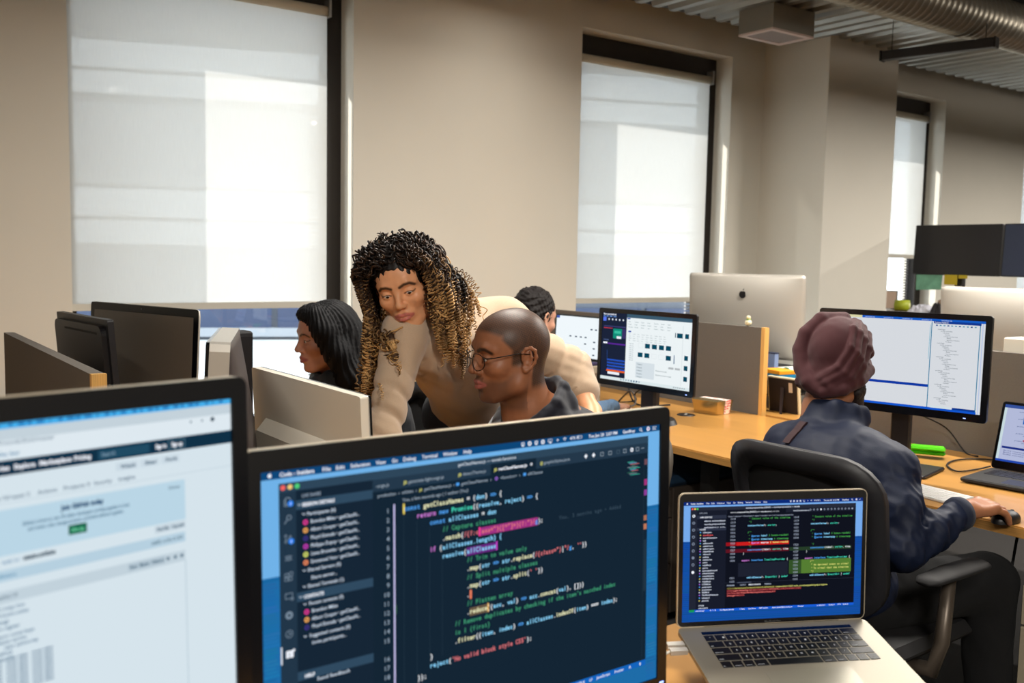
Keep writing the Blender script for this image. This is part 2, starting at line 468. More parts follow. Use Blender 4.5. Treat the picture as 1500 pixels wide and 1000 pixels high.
def linear_lamp(x0, y0, x1, y1, z, label, lit, cat='lamp', top=3.7):
    t = thing('linear_lamp', label, cat, ((x0 + x1) / 2, (y0 + y1) / 2, z))
    d = Vector((x1 - x0, y1 - y0, 0)); L = d.length; a = math.atan2(d.y, d.x)
    M = T((x0 + x1) / 2, (y0 + y1) / 2, z) @ Matrix.Rotation(a, 4, 'Z')
    b = MB(M); b.box(-L / 2, L / 2, -.035, .035, 0, .06, bev=.006); mesh_obj('housing', b, t, mat('lamp_grey', rgb(52, 50, 50), .5, metal=.3))
    for s in (-1, 1):
        mesh_obj('end_cap', MB(M).box(s * (L / 2 + .006) - .006, s * (L / 2 + .006) + .006, -.038, .038, -.003, .063), t, M_steel)
        mesh_obj('hanging_wire', MB(M).cyl((s * L * .42, 0, .06), (s * L * .42, 0, top - z), .003, 6), t, M_steel)
    if lit:
        l = bpy.data.lights.new('lamp_glow', 'AREA'); l.shape = 'RECTANGLE'; l.size = L; l.size_y = .06; l.energy = lit * 2.6; l.color = (1, .945, .86)
        if x0 > 3.5:
            l2 = l.copy(); l2.energy = lit * .9; lo2 = bpy.data.objects.new('added_uplight', l2); COL.objects.link(lo2); lo2.parent = t; lo2.location = (0, 0, .066); lo2.rotation_euler = (PI, 0, a)  # upward light added to brighten the metal deck
        lo = bpy.data.objects.new('lamp_glow', l); COL.objects.link(lo); lo.parent = t; lo.location = (0, 0, -.006); lo.rotation_euler = (0, 0, a)
    return t
linear_lamp(5.86, 3.92, 6.02, 3.24, 2.80, 'dark grey linear lamp hanging in front of the pillar top', 0, top=3.06)
for x, y, e_, lb in ((1.9, 4.1, 1.5, 'grey linear lamp above the large window'), (3.35, 4.1, 3, 'grey linear lamp above the wall between the windows'), (1.9, 2.4, 21, 'grey linear lamp above the seated man'), (3.9, 1.9, 36, 'grey linear lamp above the right desk row'), (.3, -1.2, 52, 'unseen grey linear lamp added behind the camera for front light'), (-.5, 1.3, 5.5, 'unseen grey linear lamp added at the left to light the white computer'), (7.0, 1.8, 46, 'grey linear lamp far over the right desks'), (9.8, 2.4, 44, 'unseen grey linear lamp added far off to brighten the right wall')):  # all out of view; front, left and far-end lamps added for their light
    zl = 2.97 if y > 3.5 else 2.7
    linear_lamp(x, y - .4 if y > 3.5 else y - .7, x, y + .4 if y > 3.5 else y + .7, zl, lb, e_, top=3.06 if y > 3.5 else 3.7)

# windows: bronze frame, glass, roller blind
M_glass = bpy.data.materials.new('window_glass'); M_glass.use_nodes = True; nt = M_glass.node_tree; nt.nodes.clear()
o_ = nt.nodes.new('ShaderNodeOutputMaterial'); mx = nt.nodes.new('ShaderNodeMixShader'); tr = nt.nodes.new('ShaderNodeBsdfTransparent'); gl = nt.nodes.new('ShaderNodeBsdfGlossy')
gl.inputs['Roughness'].default_value = .02; tr.inputs['Color'].default_value = (.93, .95, .96, 1); mx.inputs['Fac'].default_value = .06
nt.links.new(tr.outputs[0], mx.inputs[1]); nt.links.new(gl.outputs[0], mx.inputs[2]); nt.links.new(mx.outputs[0], o_.inputs[0])
M_fab = bpy.data.materials.new('blind_fabric'); M_fab.use_nodes = True; nt = M_fab.node_tree; nt.nodes.clear()
o_ = nt.nodes.new('ShaderNodeOutputMaterial'); m1 = nt.nodes.new('ShaderNodeMixShader'); m2 = nt.nodes.new('ShaderNodeMixShader')
tr = nt.nodes.new('ShaderNodeBsdfTransparent'); tl = nt.nodes.new('ShaderNodeBsdfTranslucent'); df = nt.nodes.new('ShaderNodeBsdfDiffuse')
tl.inputs['Color'].default_value = (.78, .775, .755, 1); df.inputs['Color'].default_value = (.75, .73, .68, 1)
tc = nt.nodes.new('ShaderNodeTexCoord'); mp = nt.nodes.new('ShaderNodeMapping'); mp.inputs['Scale'].default_value = (260, 1, 12)
nz = nt.nodes.new('ShaderNodeTexNoise'); nz.inputs['Scale'].default_value = 1.0; rm = nt.nodes.new('ShaderNodeMapRange')
rm.inputs['To Min'].default_value = .20; rm.inputs['To Max'].default_value = .28
nt.links.new(tc.outputs['Object'], mp.inputs[0]); nt.links.new(mp.outputs[0], nz.inputs[0]); nt.links.new(nz.outputs['Fac'], rm.inputs['Value'])
nt.links.new(tl.outputs[0], m1.inputs[1]); nt.links.new(df.outputs[0], m1.inputs[2]); m1.inputs['Fac'].default_value = .42
nt.links.new(m1.outputs[0], m2.inputs[1]); nt.links.new(tr.outputs[0], m2.inputs[2]); nt.links.new(rm.outputs[0], m2.inputs['Fac']); nt.links.new(m2.outputs[0], o_.inputs[0])
M_lv = mat('louver', rgb(170, 165, 165), .5)
lab = ['wide pale roller blind in the large window nearest the camera', 'pale roller blind in the window behind the silver computer', 'narrow pale roller blind in the window beyond the pillar', 'pale roller blind in the last window along the wall']
BZ = [1.155, 1.155, 1.53, 1.2]
for i, (a_, b_) in enumerate(WIN):
    r = thing('window_%d' % (i + 1), 'tall bronze framed window', 'window', ((a_ + b_) / 2, 5.2, WZ0)); r['kind'] = 'structure'
    b = MB(); F0, F1 = 5.16, 5.26
    b.box(a_, a_ + .05, F0, F1, WZ0, WZ1); b.box(b_ - .095, b_, F0, F1, WZ0, WZ1)
    b.box(a_ + .05, b_ - .095, F0, F1, WZ0, WZ0 + .06); b.box(a_ + .05, b_ - .095, F0 - .005, F1, WZ1 - .19, WZ1)
    mesh_obj('window_frame', b, r, M_frame)
    mesh_obj('glass_pane', MB().box(a_ + .05, b_ - .095, 5.225, 5.231, WZ0 + .06, WZ1 - .19), r, M_glass)
    b = MB()
    b.box(a_ - .0, b_, YW - .02, 5.16, WZ0 - .03, WZ0, bev=.005); mesh_obj('window_sill', b, r, M_trim)
    b = MB(); z = WZ0 + .08
    while z < 2.25: b.box(b_ - .165, b_ - .10, 5.235, 5.25, z, z + .012); z += .026
    mesh_obj('louver_strip', b, r, M_lv)
    k = thing('roller_blind', lab[i], 'blind', ((a_ + b_) / 2, 5.12, WZ1 - .1))
    bl0, bl1 = a_ + .004, b_ - .105
    mesh_obj('fabric', MB().box(bl0, bl1, 5.125, 5.1265, BZ[i], WZ1 - .155), k, M_fab)
    mesh_obj('bottom_rail', MB().box(bl0, bl1, 5.118, 5.134, BZ[i] - .035, BZ[i]), k, mat('rail', rgb(205, 200, 188), .6))
    mesh_obj('roller', MB().cyl((bl0, 5.125, WZ1 - .165), (bl1, 5.125, WZ1 - .165), .028, 16), k, mat('roller_cloth', rgb(205, 195, 175), .7))
    mesh_obj('bracket', MB().box(bl1, bl1 + .012, 5.09, 5.16, WZ1 - .20, WZ1 - .10), k, mat('bracket_metal', rgb(200, 200, 200), .3, metal=.8))

# ------------------------------------------------------------------ outside: fins and overhangs on the facade, building across the street
M_out = mat('outside_stone', rgb(190, 182, 170), .8)
b = MB()
for (a_, b_), sh in zip(WIN, (0.0, -.25, -.1, -.1)):
    b.box(a_ - .3 + sh, a_ + sh - .0, 5.35, 5.82, 0, 4.2)
b.box(-3.7, 13.1, 5.35, 5.82, 3.0, 3.2)
struct('exterior_fins', b, M_out, 'stone fins and ledge outside the windows')
u = Vector((.93, -.367, 0)); nrm = Vector((.367, .93, 0)); c0 = Vector((8, 23, 0))
Mx = Matrix(((u.x, nrm.x, 0, c0.x), (u.y, nrm.y, 0, c0.y), (0, 0, 1, 0), (0, 0, 0, 1)))
r = thing('office_building', 'pale office building with dark window bands seen through the blinds', 'building', tuple(c0) )
lightp = mat('facade_light', rgb(240, 242, 244), .7); midp = mat('facade_mid', rgb(96, 100, 108), .7); navy = mat('facade_glass', rgb(56, 68, 96), .3)
b = MB(Mx); b.box(-16, 16, .2, 10, -.7, 12); mesh_obj('body', b, r, midp)
b = MB(Mx)
for z0, z1 in ((1.6, 2.15), (2.25, 2.9), (5.1, 5.6), (5.7, 6.3), (8.6, 9.8)): b.box(-16.05, 16.05, .05, .2, z0, z1)
mesh_obj('light_panels', b, r, lightp)
b = MB(Mx); x = -16
while x < 16: b.box(x, x + 2.3, .1, .2, -.40, .14); x += 2.45
mesh_obj('window_band', b, r, navy)
b = MB(Mx); b.box(-16.02, 16.02, .08, .2, -.62, -.40); b.box(-16.02, 16.02, .12, .2, 3.0, 4.9); mesh_obj('mid_panels', b, r, mat('facade_mid2', rgb(165, 168, 172), .7))
struct('ground', MB().box(-60, 80, 5.4, 90, -.8, -.7), mat('street', rgb(225, 222, 215), .8), 'bright sunlit street outside')
# ------------------------------------------------------------------ materials for furniture and devices
M_desk = mat('maple_desktop', rgb(194, 141, 72), .32, coat=.3, noise=.10, nscale=9, stretch=(1, .12, 1), spec=.5)
M_ply = mat('plywood_edge', rgb(176, 128, 66), .6, noise=.3, nscale=60, stretch=(.1, .1, 6))
M_plyv = mat('plywood_edge_upright', rgb(222, 172, 96), .6, noise=.18, nscale=60, stretch=(6, 1, .1))
M_fabr = mat('partition_fabric', rgb(108, 102, 95), .95, bump=.4, bscale=900, noise=.08, nscale=300)
M_blk = mat('black_plastic', rgb(24, 23, 26), .42)
M_blkm = mat('black_matte', rgb(20, 19, 21), .7)
M_bez = mat('black_glass_bezel', rgb(10, 11, 15), .18)
M_alu = mat('aluminium', rgb(188, 183, 174), .40, metal=.35)
M_alul = mat('aluminium_light', rgb(152, 145, 130), .42, metal=.45)
M_alud = mat('aluminium_warm', rgb(198, 186, 164), .40, metal=.55)
M_white = mat('white_plastic', rgb(232, 224, 208), .45)
M_leg = mat('grey_steel_leg', rgb(70, 68, 66), .5, metal=.5)

def desk(name, label, x0, x1, y0, y1, legs, z=.73, group=None):
    t = thing(name, label, 'desk', ((x0 + x1) / 2, (y0 + y1) / 2, 0), group)
    b = MB(); b.use(M_desk); b.box(x0 + .003, x1 - .003, y0 + .003, y1 - .003, z - .005, z); b.use(M_ply); b.box(x0, x1, y0, y1, z - .03, z - .005)
    mesh_obj('worktop', b, t)
    for x, y in legs: mesh_obj('leg', MB().box(x - .025, x + .025, y - .025, y + .025, 0, z - .03), t, M_leg)
    b = MB(); xm = (x0 + x1) / 2
    b.box(x0 + .08, x1 - .08, y0 + .10, y0 + .14, z - .09, z - .03); mesh_obj('cross_rail', b, t, M_leg)
    return t
desk('desk', 'long maple desk along which the turbaned man works', 2.58, 3.449, .2, 4.9, [(2.75, .3), (3.40, .3), (2.75, 2.5), (3.40, 2.45), (2.75, 4.8), (3.35, 4.8)])
desk('desk', 'maple desk behind the grey partitions holding the silver computers', 3.481, 4.36, .2, 4.9, [(3.55, .3), (4.3, .3), (3.55, 4.8), (4.3, 4.8)])
desk('desk', 'maple desk between the seated man and the left grey partition', -.40, 1.33, 1.45, 4.9, [(-.3, 1.55), (1.2, 1.55), (-.3, 4.8), (1.2, 4.8)])
desk('desk', 'maple desk carrying the two large dark framed monitors', -1.2, 1.40, .47, 1.26, [(-1.1, .55), (1.32, .55), (-1.1, 1.2), (1.32, 1.2)])

def partition(x0, x1, y0, y1, z0, z1, label, near=True):
    t = thing('desk_partition', label, 'partition', ((x0 + x1) / 2, (y0 + y1) / 2, z0))
    mesh_obj('panel', MB().box(x0, x1, y0 + .02, y1, z0, z1), t, M_fabr)
    mesh_obj('wood_edge', MB().box(x0 - .001, x1 + .001, y0, y0 + .02, z0, z1 + .001), t, M_plyv)
    return t
partition(3.452, 3.480, 2.84, 4.85, .60, 1.13, 'grey fabric desk partition with a snowman figurine on top')
partition(3.452, 3.480, .30, 2.42, .60, 1.118, 'dark grey partition behind the turbaned man’s monitor')
partition(.500, .532, 2.38, 3.74, .732, 1.13, 'grey partition with plywood end beside the black monitor')

# ------------------------------------------------------------------ displays
def place(t, M):  # casing frame: origin outer top-left
    return M
def display(name, label, c, yaw, tilt, w, h, bez, depth, scr, strength, casing, base_z, stand='pole', light=None, cat='monitor', edge=None, pole_off=.06):
    l, r_, tb, bb = bez
    M = screen_frame(c, yaw, tilt, w)                       # origin: outer top-left, x right, y up, z front
    ctr = M @ Vector((w / 2, 0, -pole_off))
    t = thing(name, label, cat, (ctr.x, ctr.y, base_z))
    b = MB(M @ Matrix(((1, 0, 0, w / 2), (0, 0, 1, -h / 2), (0, -1, 0, 0), (0, 0, 0, 1))))
    # local x right, y depth (away from viewer = +), z up
    b.rbox(w, h, .010, .005, .016); b.use(casing); b.rbox(w * .86, h * .8, .03, .016, depth)
    b.rbox(w * .5, h * .42, .03, depth, depth + .015)
    b.mats = [casing]; b.m = [0] * len(b.m)
    mesh_obj('casing', b, t)
    # bezel ring
    b = MB(M); n = 6
    O = rrect(w, h, .010, w / 2, -h / 2, n); I = rrect(w - l - r_, h - tb - bb, .001, l + (w - l - r_) / 2, -tb - (h - tb - bb) / 2, n)
    k = len(O)
    vs = [(p[0], p[1], .0) for p in O] + [(p[0], p[1], .0) for p in I] + [(p[0], p[1], -.002) for p in O] + [(p[0], p[1], -.004) for p in I]
    fs = [(i, (i + 1) % k, k + (i + 1) % k, k + i) for i in range(k)] + [(2 * k + i, 2 * k + (i + 1) % k, (i + 1) % k, i) for i in range(k)] + [(k + i, k + (i + 1) % k, 3 * k + (i + 1) % k, 3 * k + i) for i in range(k)]
    b.add(vs, fs); mesh_obj('bezel', b, t, M_bez if edge is None else edge)
    if scr:
        S = M @ T(l, -tb, -.003)
        o = scr.build('screen_image', t, S, strength)
    if light:
        lx, ly, colr = light
        mesh_obj('power_light', MB(M).box(lx - .004, lx + .004, ly - .0012, ly + .0012, -.001, .0008), t, emis('led_blue', colr, 3))
    if stand == 'pole':
        mx_ = M @ Vector((w / 2, -h * .6, -depth - .012)); 
        b = MB(); p = Vector((mx_.x, mx_.y, 0)); yw = math.radians(yaw)
        Q = T(mx_.x, mx_.y, 0) @ Matrix.Rotation(yw, 4, 'Z')
        b = MB(Q); b.box(-.032, .032, 0, .028, base_z + .012, mx_.z, bev=.004); mesh_obj('stand_neck', b, t, M_blk)
        b = MB(Q); b.box(-.12, .12, -.09, .11, base_z, base_z + .012, bev=.004); mesh_obj('stand_base', b, t, M_blk)
    if stand == 'oval':
        mx_ = M @ Vector((w / 2, -h * .8, -depth - .01)); Q = T(mx_.x, mx_.y, 0) @ Matrix.Rotation(math.radians(yaw), 4, 'Z')
        b = MB(Q); b.box(-.045, .045, -.01, .03, base_z + .02, mx_.z, bev=.01); mesh_obj('stand_neck', b, t, M_blk)
        b = MB(Q); pts = [(.17 * math.cos(a), .11 * math.sin(a) - .03) for a in np.linspace(0, 2 * PI, 33)[:-1]]
        n = len(pts); b.add([(p[0], p[1], base_z) for p in pts] + [(p[0] * .93, (p[1] + .03) * .93 - .03, base_z + .02) for p in pts], [tuple(range(n))[::-1], tuple(range(n, 2 * n))] + [(i, (i + 1) % n, n + (i + 1) % n, n + i) for i in range(n)])
        mesh_obj('stand_base', b, t, M_blk)
    return t, M

WHT = rgb(238, 242, 250)
def apple(s, u, v, r, col, L=5):
    """small fruit-shaped mark"""
    body = []
    for k in range(28):
        a = 2 * PI * k / 28
        x = math.sin(a); y = -math.cos(a)
        rr = 1.0 - .16 * math.exp(-(a / .35) ** 2) - .16 * math.exp(-((2 * PI - a) / .35) ** 2) - .10 * math.exp(-((a - PI) / .3) ** 2)
        X = x * rr * .92 * (1 - .10 * max(0, y)); Y = y * rr
        d = math.hypot(X - 1.25, Y + .12)
        if d < .52: X = 1.25 - math.sqrt(max(0, .52 ** 2 - (Y + .12) ** 2))
        body.append((u + X * r, v + Y * r))
    s.poly(body[::-1], col, L)
    s.poly([(u + .02 * r, v - 1.05 * r), (u + .14 * r, v - 1.35 * r), (u + .42 * r, v - 1.62 * r), (u + .40 * r, v - 1.3 * r), (u + .24 * r, v - 1.1 * r)], col, L)

def menubar(s, k, h, col, time, pct, small=1.0):
    """k: scale of units, h bar height"""
    s.rect(0, 0, s.U, h, col, 1)
    apple(s, 29 * k, 13.5 * k, 6.5 * k, WHT)
    for u, w_, st in ((59, 108, 'Code - Insiders'), (193, 27, 'File'), (237, 29, 'Edit'), (286, 66, 'Selection'), (373, 35, 'View'), (429, 20, 'Go'), (469, 46, 'Debug'), (538, 58, 'Terminal'), (618, 55, 'Window'), (696, 32, 'Help')):
        s.text(u * k, 19.5 * k, 17 * k, st, WHT, bold=.03 if u == 59 else .015, width=w_ * k)
    u = 942
    for i in range(4):
        c = (u + i * 29) * k
        if i % 2: s.disc(c, 13 * k, 8 * k, WHT); s.disc(c, 13 * k, 3.4 * k, col, L=4)
        else: s.rect(c - 7 * k, 6 * k, c + 7 * k, 17 * k, WHT); s.poly([(c - 7 * k, 17 * k), (c, 22 * k), (c + 7 * k, 17 * k)], WHT); s.rect(c - 2 * k, 9 * k, c + 2 * k, 15 * k, col, 4)
    c = 1062 * k; s.rect(c - 9 * k, 6 * k, c + 9 * k, 17 * k, WHT); s.rect(c - 7 * k, 8 * k, c + 7 * k, 15 * k, col, 4); s.poly([(c - 6 * k, 21 * k), (c + 6 * k, 21 * k), (c, 14 * k)], WHT, 5)
    c = 1096 * k; s.line([(c - 5 * k, 13 * k), (c + 5 * k, 13 * k)], 2 * k, WHT); s.line([(c, 8 * k), (c, 18 * k)], 2 * k, WHT)
    c = 1128 * k
    for r_ in (10, 6.5, 3):
        s.line([(c + r_ * k * math.sin(a), 20 * k - r_ * 1.25 * k * math.cos(a)) for a in np.linspace(-.8, .8, 6)], 2 * k, WHT)
    s.text(1152 * k, 18 * k, 15 * k, pct, WHT, width=26 * k)
    s.rect(1184 * k, 7 * k, 1208 * k, 18 * k, WHT); s.rect(1194 * k, 9 * k, 1206 * k, 16 * k, col, 4); s.rect(1208 * k, 10 * k, 1210 * k, 15 * k, WHT)
    s.text(1240 * k, 19 * k, 16 * k, time, WHT, bold=.02, width=140 * k)
    s.text(1408 * k, 19 * k, 16 * k, 'Geoffrey', WHT, bold=.02, width=62 * k)
    s.disc(1500 * k, 12 * k, 6 * k, WHT, ri=4 * k); s.line([(1504 * k, 16 * k), (1510 * k, 21 * k)], 2.4 * k, WHT)
    s.disc(1540 * k, 13 * k, 8.5 * k, WHT); s.disc(1540 * k, 13 * k, 4 * k, rgb(160, 90, 170), 4)
    for i in range(3): s.rect(1562 * k, (7 + i * 5) * k, (1583 - (i == 1) * 4) * k, (9.5 + i * 5) * k, WHT)

# -- code editor on the middle monitor ---------------------------------------------------------
cK = rgb(205, 125, 215); cB = rgb(80, 160, 240); cV = rgb(140, 215, 255); cF = rgb(235, 235, 190); cC = rgb(62, 150, 112)
cT = rgb(70, 215, 185); cS = rgb(225, 120, 125); cW = rgb(232, 236, 240); cG = rgb(150, 165, 178)
s = Screen(.597, .373, 1600)
s.rect(0, 0, 1600, 312, rgb(112, 178, 232), 0); s.rect(0, 312, 1600, 1000, rgb(30, 108, 168), 0)
for i in range(60):
    v = 318 + i * 11.4; c = rgb(24 + (i * 37) % 20, 98 + (i * 53) % 26, 155 + (i * 29) % 26)
    for u0, u1 in ((0, 56), (1541, 1600)): s.rect(u0 + (i * 7) % 13, v, u1 - (i * 11) % 17, v + 5, c, 1)
menubar(s, 1, 25, rgb(14, 70, 120), 'Tue Jan 28  2:07 PM', '47%')
BG = rgb(20, 37, 52)
s.rect(56, 40, 1541, 934, BG, 1); s.rect(56, 40, 1541, 66, rgb(46, 70, 90), 2)
for u, c in ((69, rgb(240, 100, 95)), (91, rgb(240, 200, 120)), (113, rgb(80, 205, 120))): s.disc(u, 53, 8, c)
s.text(676, 59, 15, 'getClassNames.js — vsweb-functions', rgb(205, 215, 225), width=236)
s.rect(56, 66, 109, 912, rgb(34, 54, 72), 2); s.rect(109, 66, 361, 912, rgb(22, 38, 54), 2)
ic = rgb(120, 138, 155)
s.line([(73, 88), (73, 108), (88, 108)], 2.5, ic); s.line([(77, 84), (88, 84), (92, 90), (92, 103), (77, 103), (77, 84)], 2.5, ic); s.disc(92, 102, 9, rgb(40, 130, 240), 5); s.text(89, 107, 13, '1', WHT, L=6)
s.disc(87, 143, 8, ic, ri=5.5); s.line([(81, 149), (73, 160)], 3, ic)
for q in ((76, 196), (76, 214), (90, 200)): s.disc(q[0], q[1], 4, ic, ri=2)
s.line([(76, 199), (76, 211)], 2, ic); s.line([(90, 204), (78, 209)], 2, ic); s.disc(93, 214, 9, rgb(40, 130, 240), 5); s.text(90, 219, 13, '1', WHT, L=6)
s.disc(84, 263, 8, ic, ri=6); s.line([(72, 256), (96, 270)], 1.5, ic); s.line([(72, 270), (96, 256)], 1.5, ic)
for q in ((72, 320), (84, 320), (72, 308), (86, 306)): s.line([(q[0], q[1]), (q[0] + 10, q[1]), (q[0] + 10, q[1] + 10), (q[0], q[1] + 10), (q[0], q[1])], 2, ic)
s.line([(73, 368), (95, 368), (95, 384), (73, 384), (73, 368)], 2, ic); s.disc(94, 386, 5, ic, ri=3)
s.disc(84, 434, 12, ic); s.disc(84, 434, 4.5, rgb(34, 54, 72), 4); s.disc(84, 490, 12, ic, ri=10); s.line([(80, 484), (90, 490), (80, 496)], 2, ic)
s.rect(57, 525, 61, 578, WHT, 4); s.rect(73, 540, 96, 562, WHT, 4); s.disc(97, 541, 4, WHT, 5); s.rect(82, 546, 84, 562, rgb(34, 54, 72), 5)
st = rgb(205, 218, 232)
s.text(127, 89, 14.5, 'LIVE SHARE', rgb(150, 165, 182), width=60)
s.rect(109, 96, 361, 124, rgb(48, 74, 96), 3); s.line([(115, 107), (119, 112), (123, 107)], 2, st, 4); s.text(128, 116, 14.5, 'SESSION DETAILS', WHT, bold=.04, width=105)
def chev(u, v): s.line([(u - 5, v - 3), (u, v + 2), (u + 5, v - 3)], 2, st, 4)
for v, t_, w_ in ((145, 'Participants (6)', 92), (314, 'Shared Servers (0)', 108), (363, 'Shared Terminals (1)', 118)): chev(133, v - 5); s.text(143, v, 15.5, t_, st, width=w_)
s.rect(109, 372, 361, 400, rgb(48, 74, 96), 3); chev(121, 387); s.text(131, 393, 14.5, 'CONTACTS', WHT, bold=.04, width=64)
chev(134, 411); s.text(146, 416, 15.5, 'Recent contacts (3)', st, width=112)
ppl = [('Brandon Miles • getClassN...', rgb(225, 60, 150)), ('Albert Cooper • getClassN...', rgb(240, 170, 90)), ('Floyd Estrada • getClassN...', rgb(60, 50, 130)), ('Philippe Dupuy • getClassN...', rgb(190, 60, 180)), ('Liane Brunette • getClassN...', rgb(215, 225, 110)), ('Emmanuel Vera • getClassN...', rgb(240, 140, 95))]
for i, (t_, c) in enumerate(ppl):
    v = 169.5 + i * 24.2; s.disc(138, v - 5, 8, c, ri=3.2); s.text(154, v, 15.5, t_, st, width=160)
for i, (t_, c) in enumerate((('Brandon Miles', ppl[0][1]), ppl[1], ppl[2])):
    v = 440 + i * 23.7; s.disc(139, v - 5, 8, c, ri=3.2); s.text(155, v, 15.5, t_, st, width=84 if i == 0 else 160)
s.text(154, 339, 15.5, 'Share server...', st, width=84); chev(134, 509); s.text(147, 514, 15.5, 'Suggested contacts (0)', st, width=134); s.text(155, 537, 15.5, 'Invite participants...', st, width=112)
s.rect(109, 612, 361, 640, rgb(48, 74, 96), 3); s.text(131, 634, 14.5, 'HELP', WHT, bold=.04, width=32); s.text(170, 652, 15.5, 'Send feedback', st, width=110)
# tabs
s.rect(361, 66, 1541, 104, rgb(36, 56, 74), 2); s.rect(806, 66, 1000, 104, BG, 3)
js = rgb(220, 220, 120)
for u, t_, w_, c, bb in ((372, '-svgs.js', 46, cG, 0), (488, 'generate-light-svgs.js', 132, cG, 0), (694, 'detectTheme.js', 92, cG, 0), (838, 'getClassNames.js', 122, WHT, .02), (1034, 'graphicStyles.json', 118, cG, 0)):
    s.text(u, 92, 15, t_, c, bold=.01 + bb, width=w_)
    if u > 400: s.text(u - 17, 92, 13, 'JS' if u < 1000 else '{}', js, bold=.03, width=13)
s.disc(979, 86, 5, WHT)
for i, u in enumerate((1228, 1265, 1306, 1346, 1386, 1420, 1456, 1485)):
    c = WHT if i in (0, 1, 6) else cG
    if i in (0, 1): s.poly([(u, 76), (u - 8, 85), (u, 94), (u + 8, 85)], c)
    elif i == 6: s.disc(u, 85, 8, c, ri=3)
    else: s.line([(u - 7, 79), (u + 7, 79), (u + 7, 92), (u - 7, 92), (u - 7, 79)], 2, c if i != 4 else rgb(70, 90, 105))
s.line([(1504, 85), (1520, 85)], 2, cG)
s.text(378, 123, 14.5, 'production  ›  utilities  ›', cG, width=140); s.text(528, 123, 12, 'JS', js, width=12); s.text(546, 123, 14.5, 'getClassNames.js  ›', cG, width=116)
s.rect(668, 113, 680, 123, cB, 3); s.text(688, 123, 14.5, 'getClassNames  ›', cG, width=122); s.disc(830, 118, 6, rgb(160, 110, 220), ri=3); s.text(846, 123, 14.5, '<function>  ›', cG, width=84); s.rect(944, 113, 956, 123, cB, 3); s.text(963, 123, 14.5, 'allClasses', cG, width=66)
s.text(466, 148, 15, 'You, a few seconds ago | 1 author (You)', cG, width=250)
# code
s.rect(434, 152, 439, 912, rgb(205, 200, 245), 3)
cell = 11.95; c0 = 471
rows = [
 (0, [('const', cB), (' ', cW), ('getClassNames', cF), (' = (', cW), ('dom', cV), (') ', cW), ('=>', cB), (' {', cW)]),
 (4, [('return', cK), (' ', cW), ('new', cB), (' ', cW), ('Promise', cT), ('((', cW), ('resolve', cV), (', ', cW), ('reject', cV), (') ', cW), ('=>', cB), (' {', cW)]),
 (8, [('const', cB), (' ', cW), ('allClasses', cV), (' = ', cW), ('dom', cV)]),
 (12, [('// Capture classes', cC)]),
 (12, [('.', cW), ('match', cF), ('(', cW), ('/(?:class=")([^"]+)(?:")/', cS), ('g', cB), (');', cW)]),
 (8, [('if', cK), (' (', cW), ('allClasses', cV), ('.length) {', cV)]),
 (12, [('resolve', cV), ('(', cW), ('allClasses', cV)]),
 (20, [('// Trim to value only', cC)]),
 (20, [('.', cW), ('map', cF), ('(', cW), ('str', cV), (' ', cW), ('=>', cB), (' ', cW), ('str', cV), ('.', cW), ('replace', cF), ('(', cW), ('/(class=")', cS), ('|', cW), ('"/', cS), ('g', cB), (", ", cW), ("''", cS), ('))', cW)]),
 (20, [('// Split multiple classes', cC)]),
 (20, [('.', cW), ('map', cF), ('(', cW), ('str', cV), (' ', cW), ('=>', cB), (' ', cW), ('str', cV), ('.', cW), ('split', cF), ("(", cW), ("' '", cS), ('))', cW)]),
 (20, [('.', cW)]),
 (20, [('// Flatten array', cC)]),
 (20, [('.', cW), ('reduce', cF), ('((', cW), ('acc', cV), (', ', cW), ('val', cV), (') ', cW), ('=>', cB), (' ', cW), ('acc', cV), ('.', cW), ('concat', cF), ('(', cW), ('val', cV), ('), []))', cW)]),
 (16, [('// Remove duplicates by checking if the item\'s matched index', cC)]),
 (16, [('is 1 (first)', cC)]),
 (16, [('.', cW), ('filter', cF), ('((', cW), ('item', cV), (', ', cW), ('index', cV), (') ', cW), ('=>', cB), (' ', cW), ('allClasses', cV), ('.', cW), ('indexOf', cF), ('(', cW), ('item', cV), (') ', cW), ('===', cW), (' ', cW), ('index', cV), (');', cW)]),
 (8, [('}', cW)]),
 (8, [('reject', cV), ('(', cW), ("'No valid block style CSS'", cS), (');', cW)]),
 (4, [('});', cW)]),
]
num = 1
for i, (ind, segs) in enumerate(rows):
    v = 178.5 + i * 29.55
    if i != 15: s.mono(408 if num < 10 else 396, v - 1, 12, 21, str(num), rgb(150, 168, 185), bold=.01); num += 1
    txt = ''.join(a for a, _ in segs); cols = [c for a, c in segs for _ in a]
    s.mono(c0 + ind * cell, v, cell, 22.5, txt, None, bold=.028, cols=cols)
def hl(row, a, b_, col): s.rect(c0 + a * cell, 178.5 + row * 29.55 - 20, c0 + b_ * cell, 178.5 + row * 29.55 + 8, col, 2)
hl(4, 24, 45, rgb(160, 50, 130)); hl(6, 20, 30, rgb(105, 40, 130)); hl(13, 21, 27, rgb(105, 90, 70))
s.rect(c0 - 3, 155, c0 + 3, 188, rgb(245, 220, 100), 5); s.rect(c0 + 24 * cell, 178.5 + 4 * 29.55 - 22, c0 + 24 * cell + 7, 178.5 + 4 * 29.55 + 8, rgb(240, 60, 150), 5)
s.rect(c0 + 30 * cell, 178.5 + 6 * 29.55 - 22, c0 + 30 * cell + 5, 178.5 + 6 * 29.55 + 8, rgb(210, 70, 215), 5)
s.rect(c0 + 21 * cell, 178.5 + 11 * 29.55 - 22, c0 + 21 * cell + 8, 178.5 + 11 * 29.55 + 8, rgb(240, 130, 95), 5)
s.rect(c0 + 27 * cell, 178.5 + 13 * 29.55 - 22, c0 + 27 * cell + 6, 178.5 + 13 * 29.55 + 8, rgb(240, 190, 110), 5)
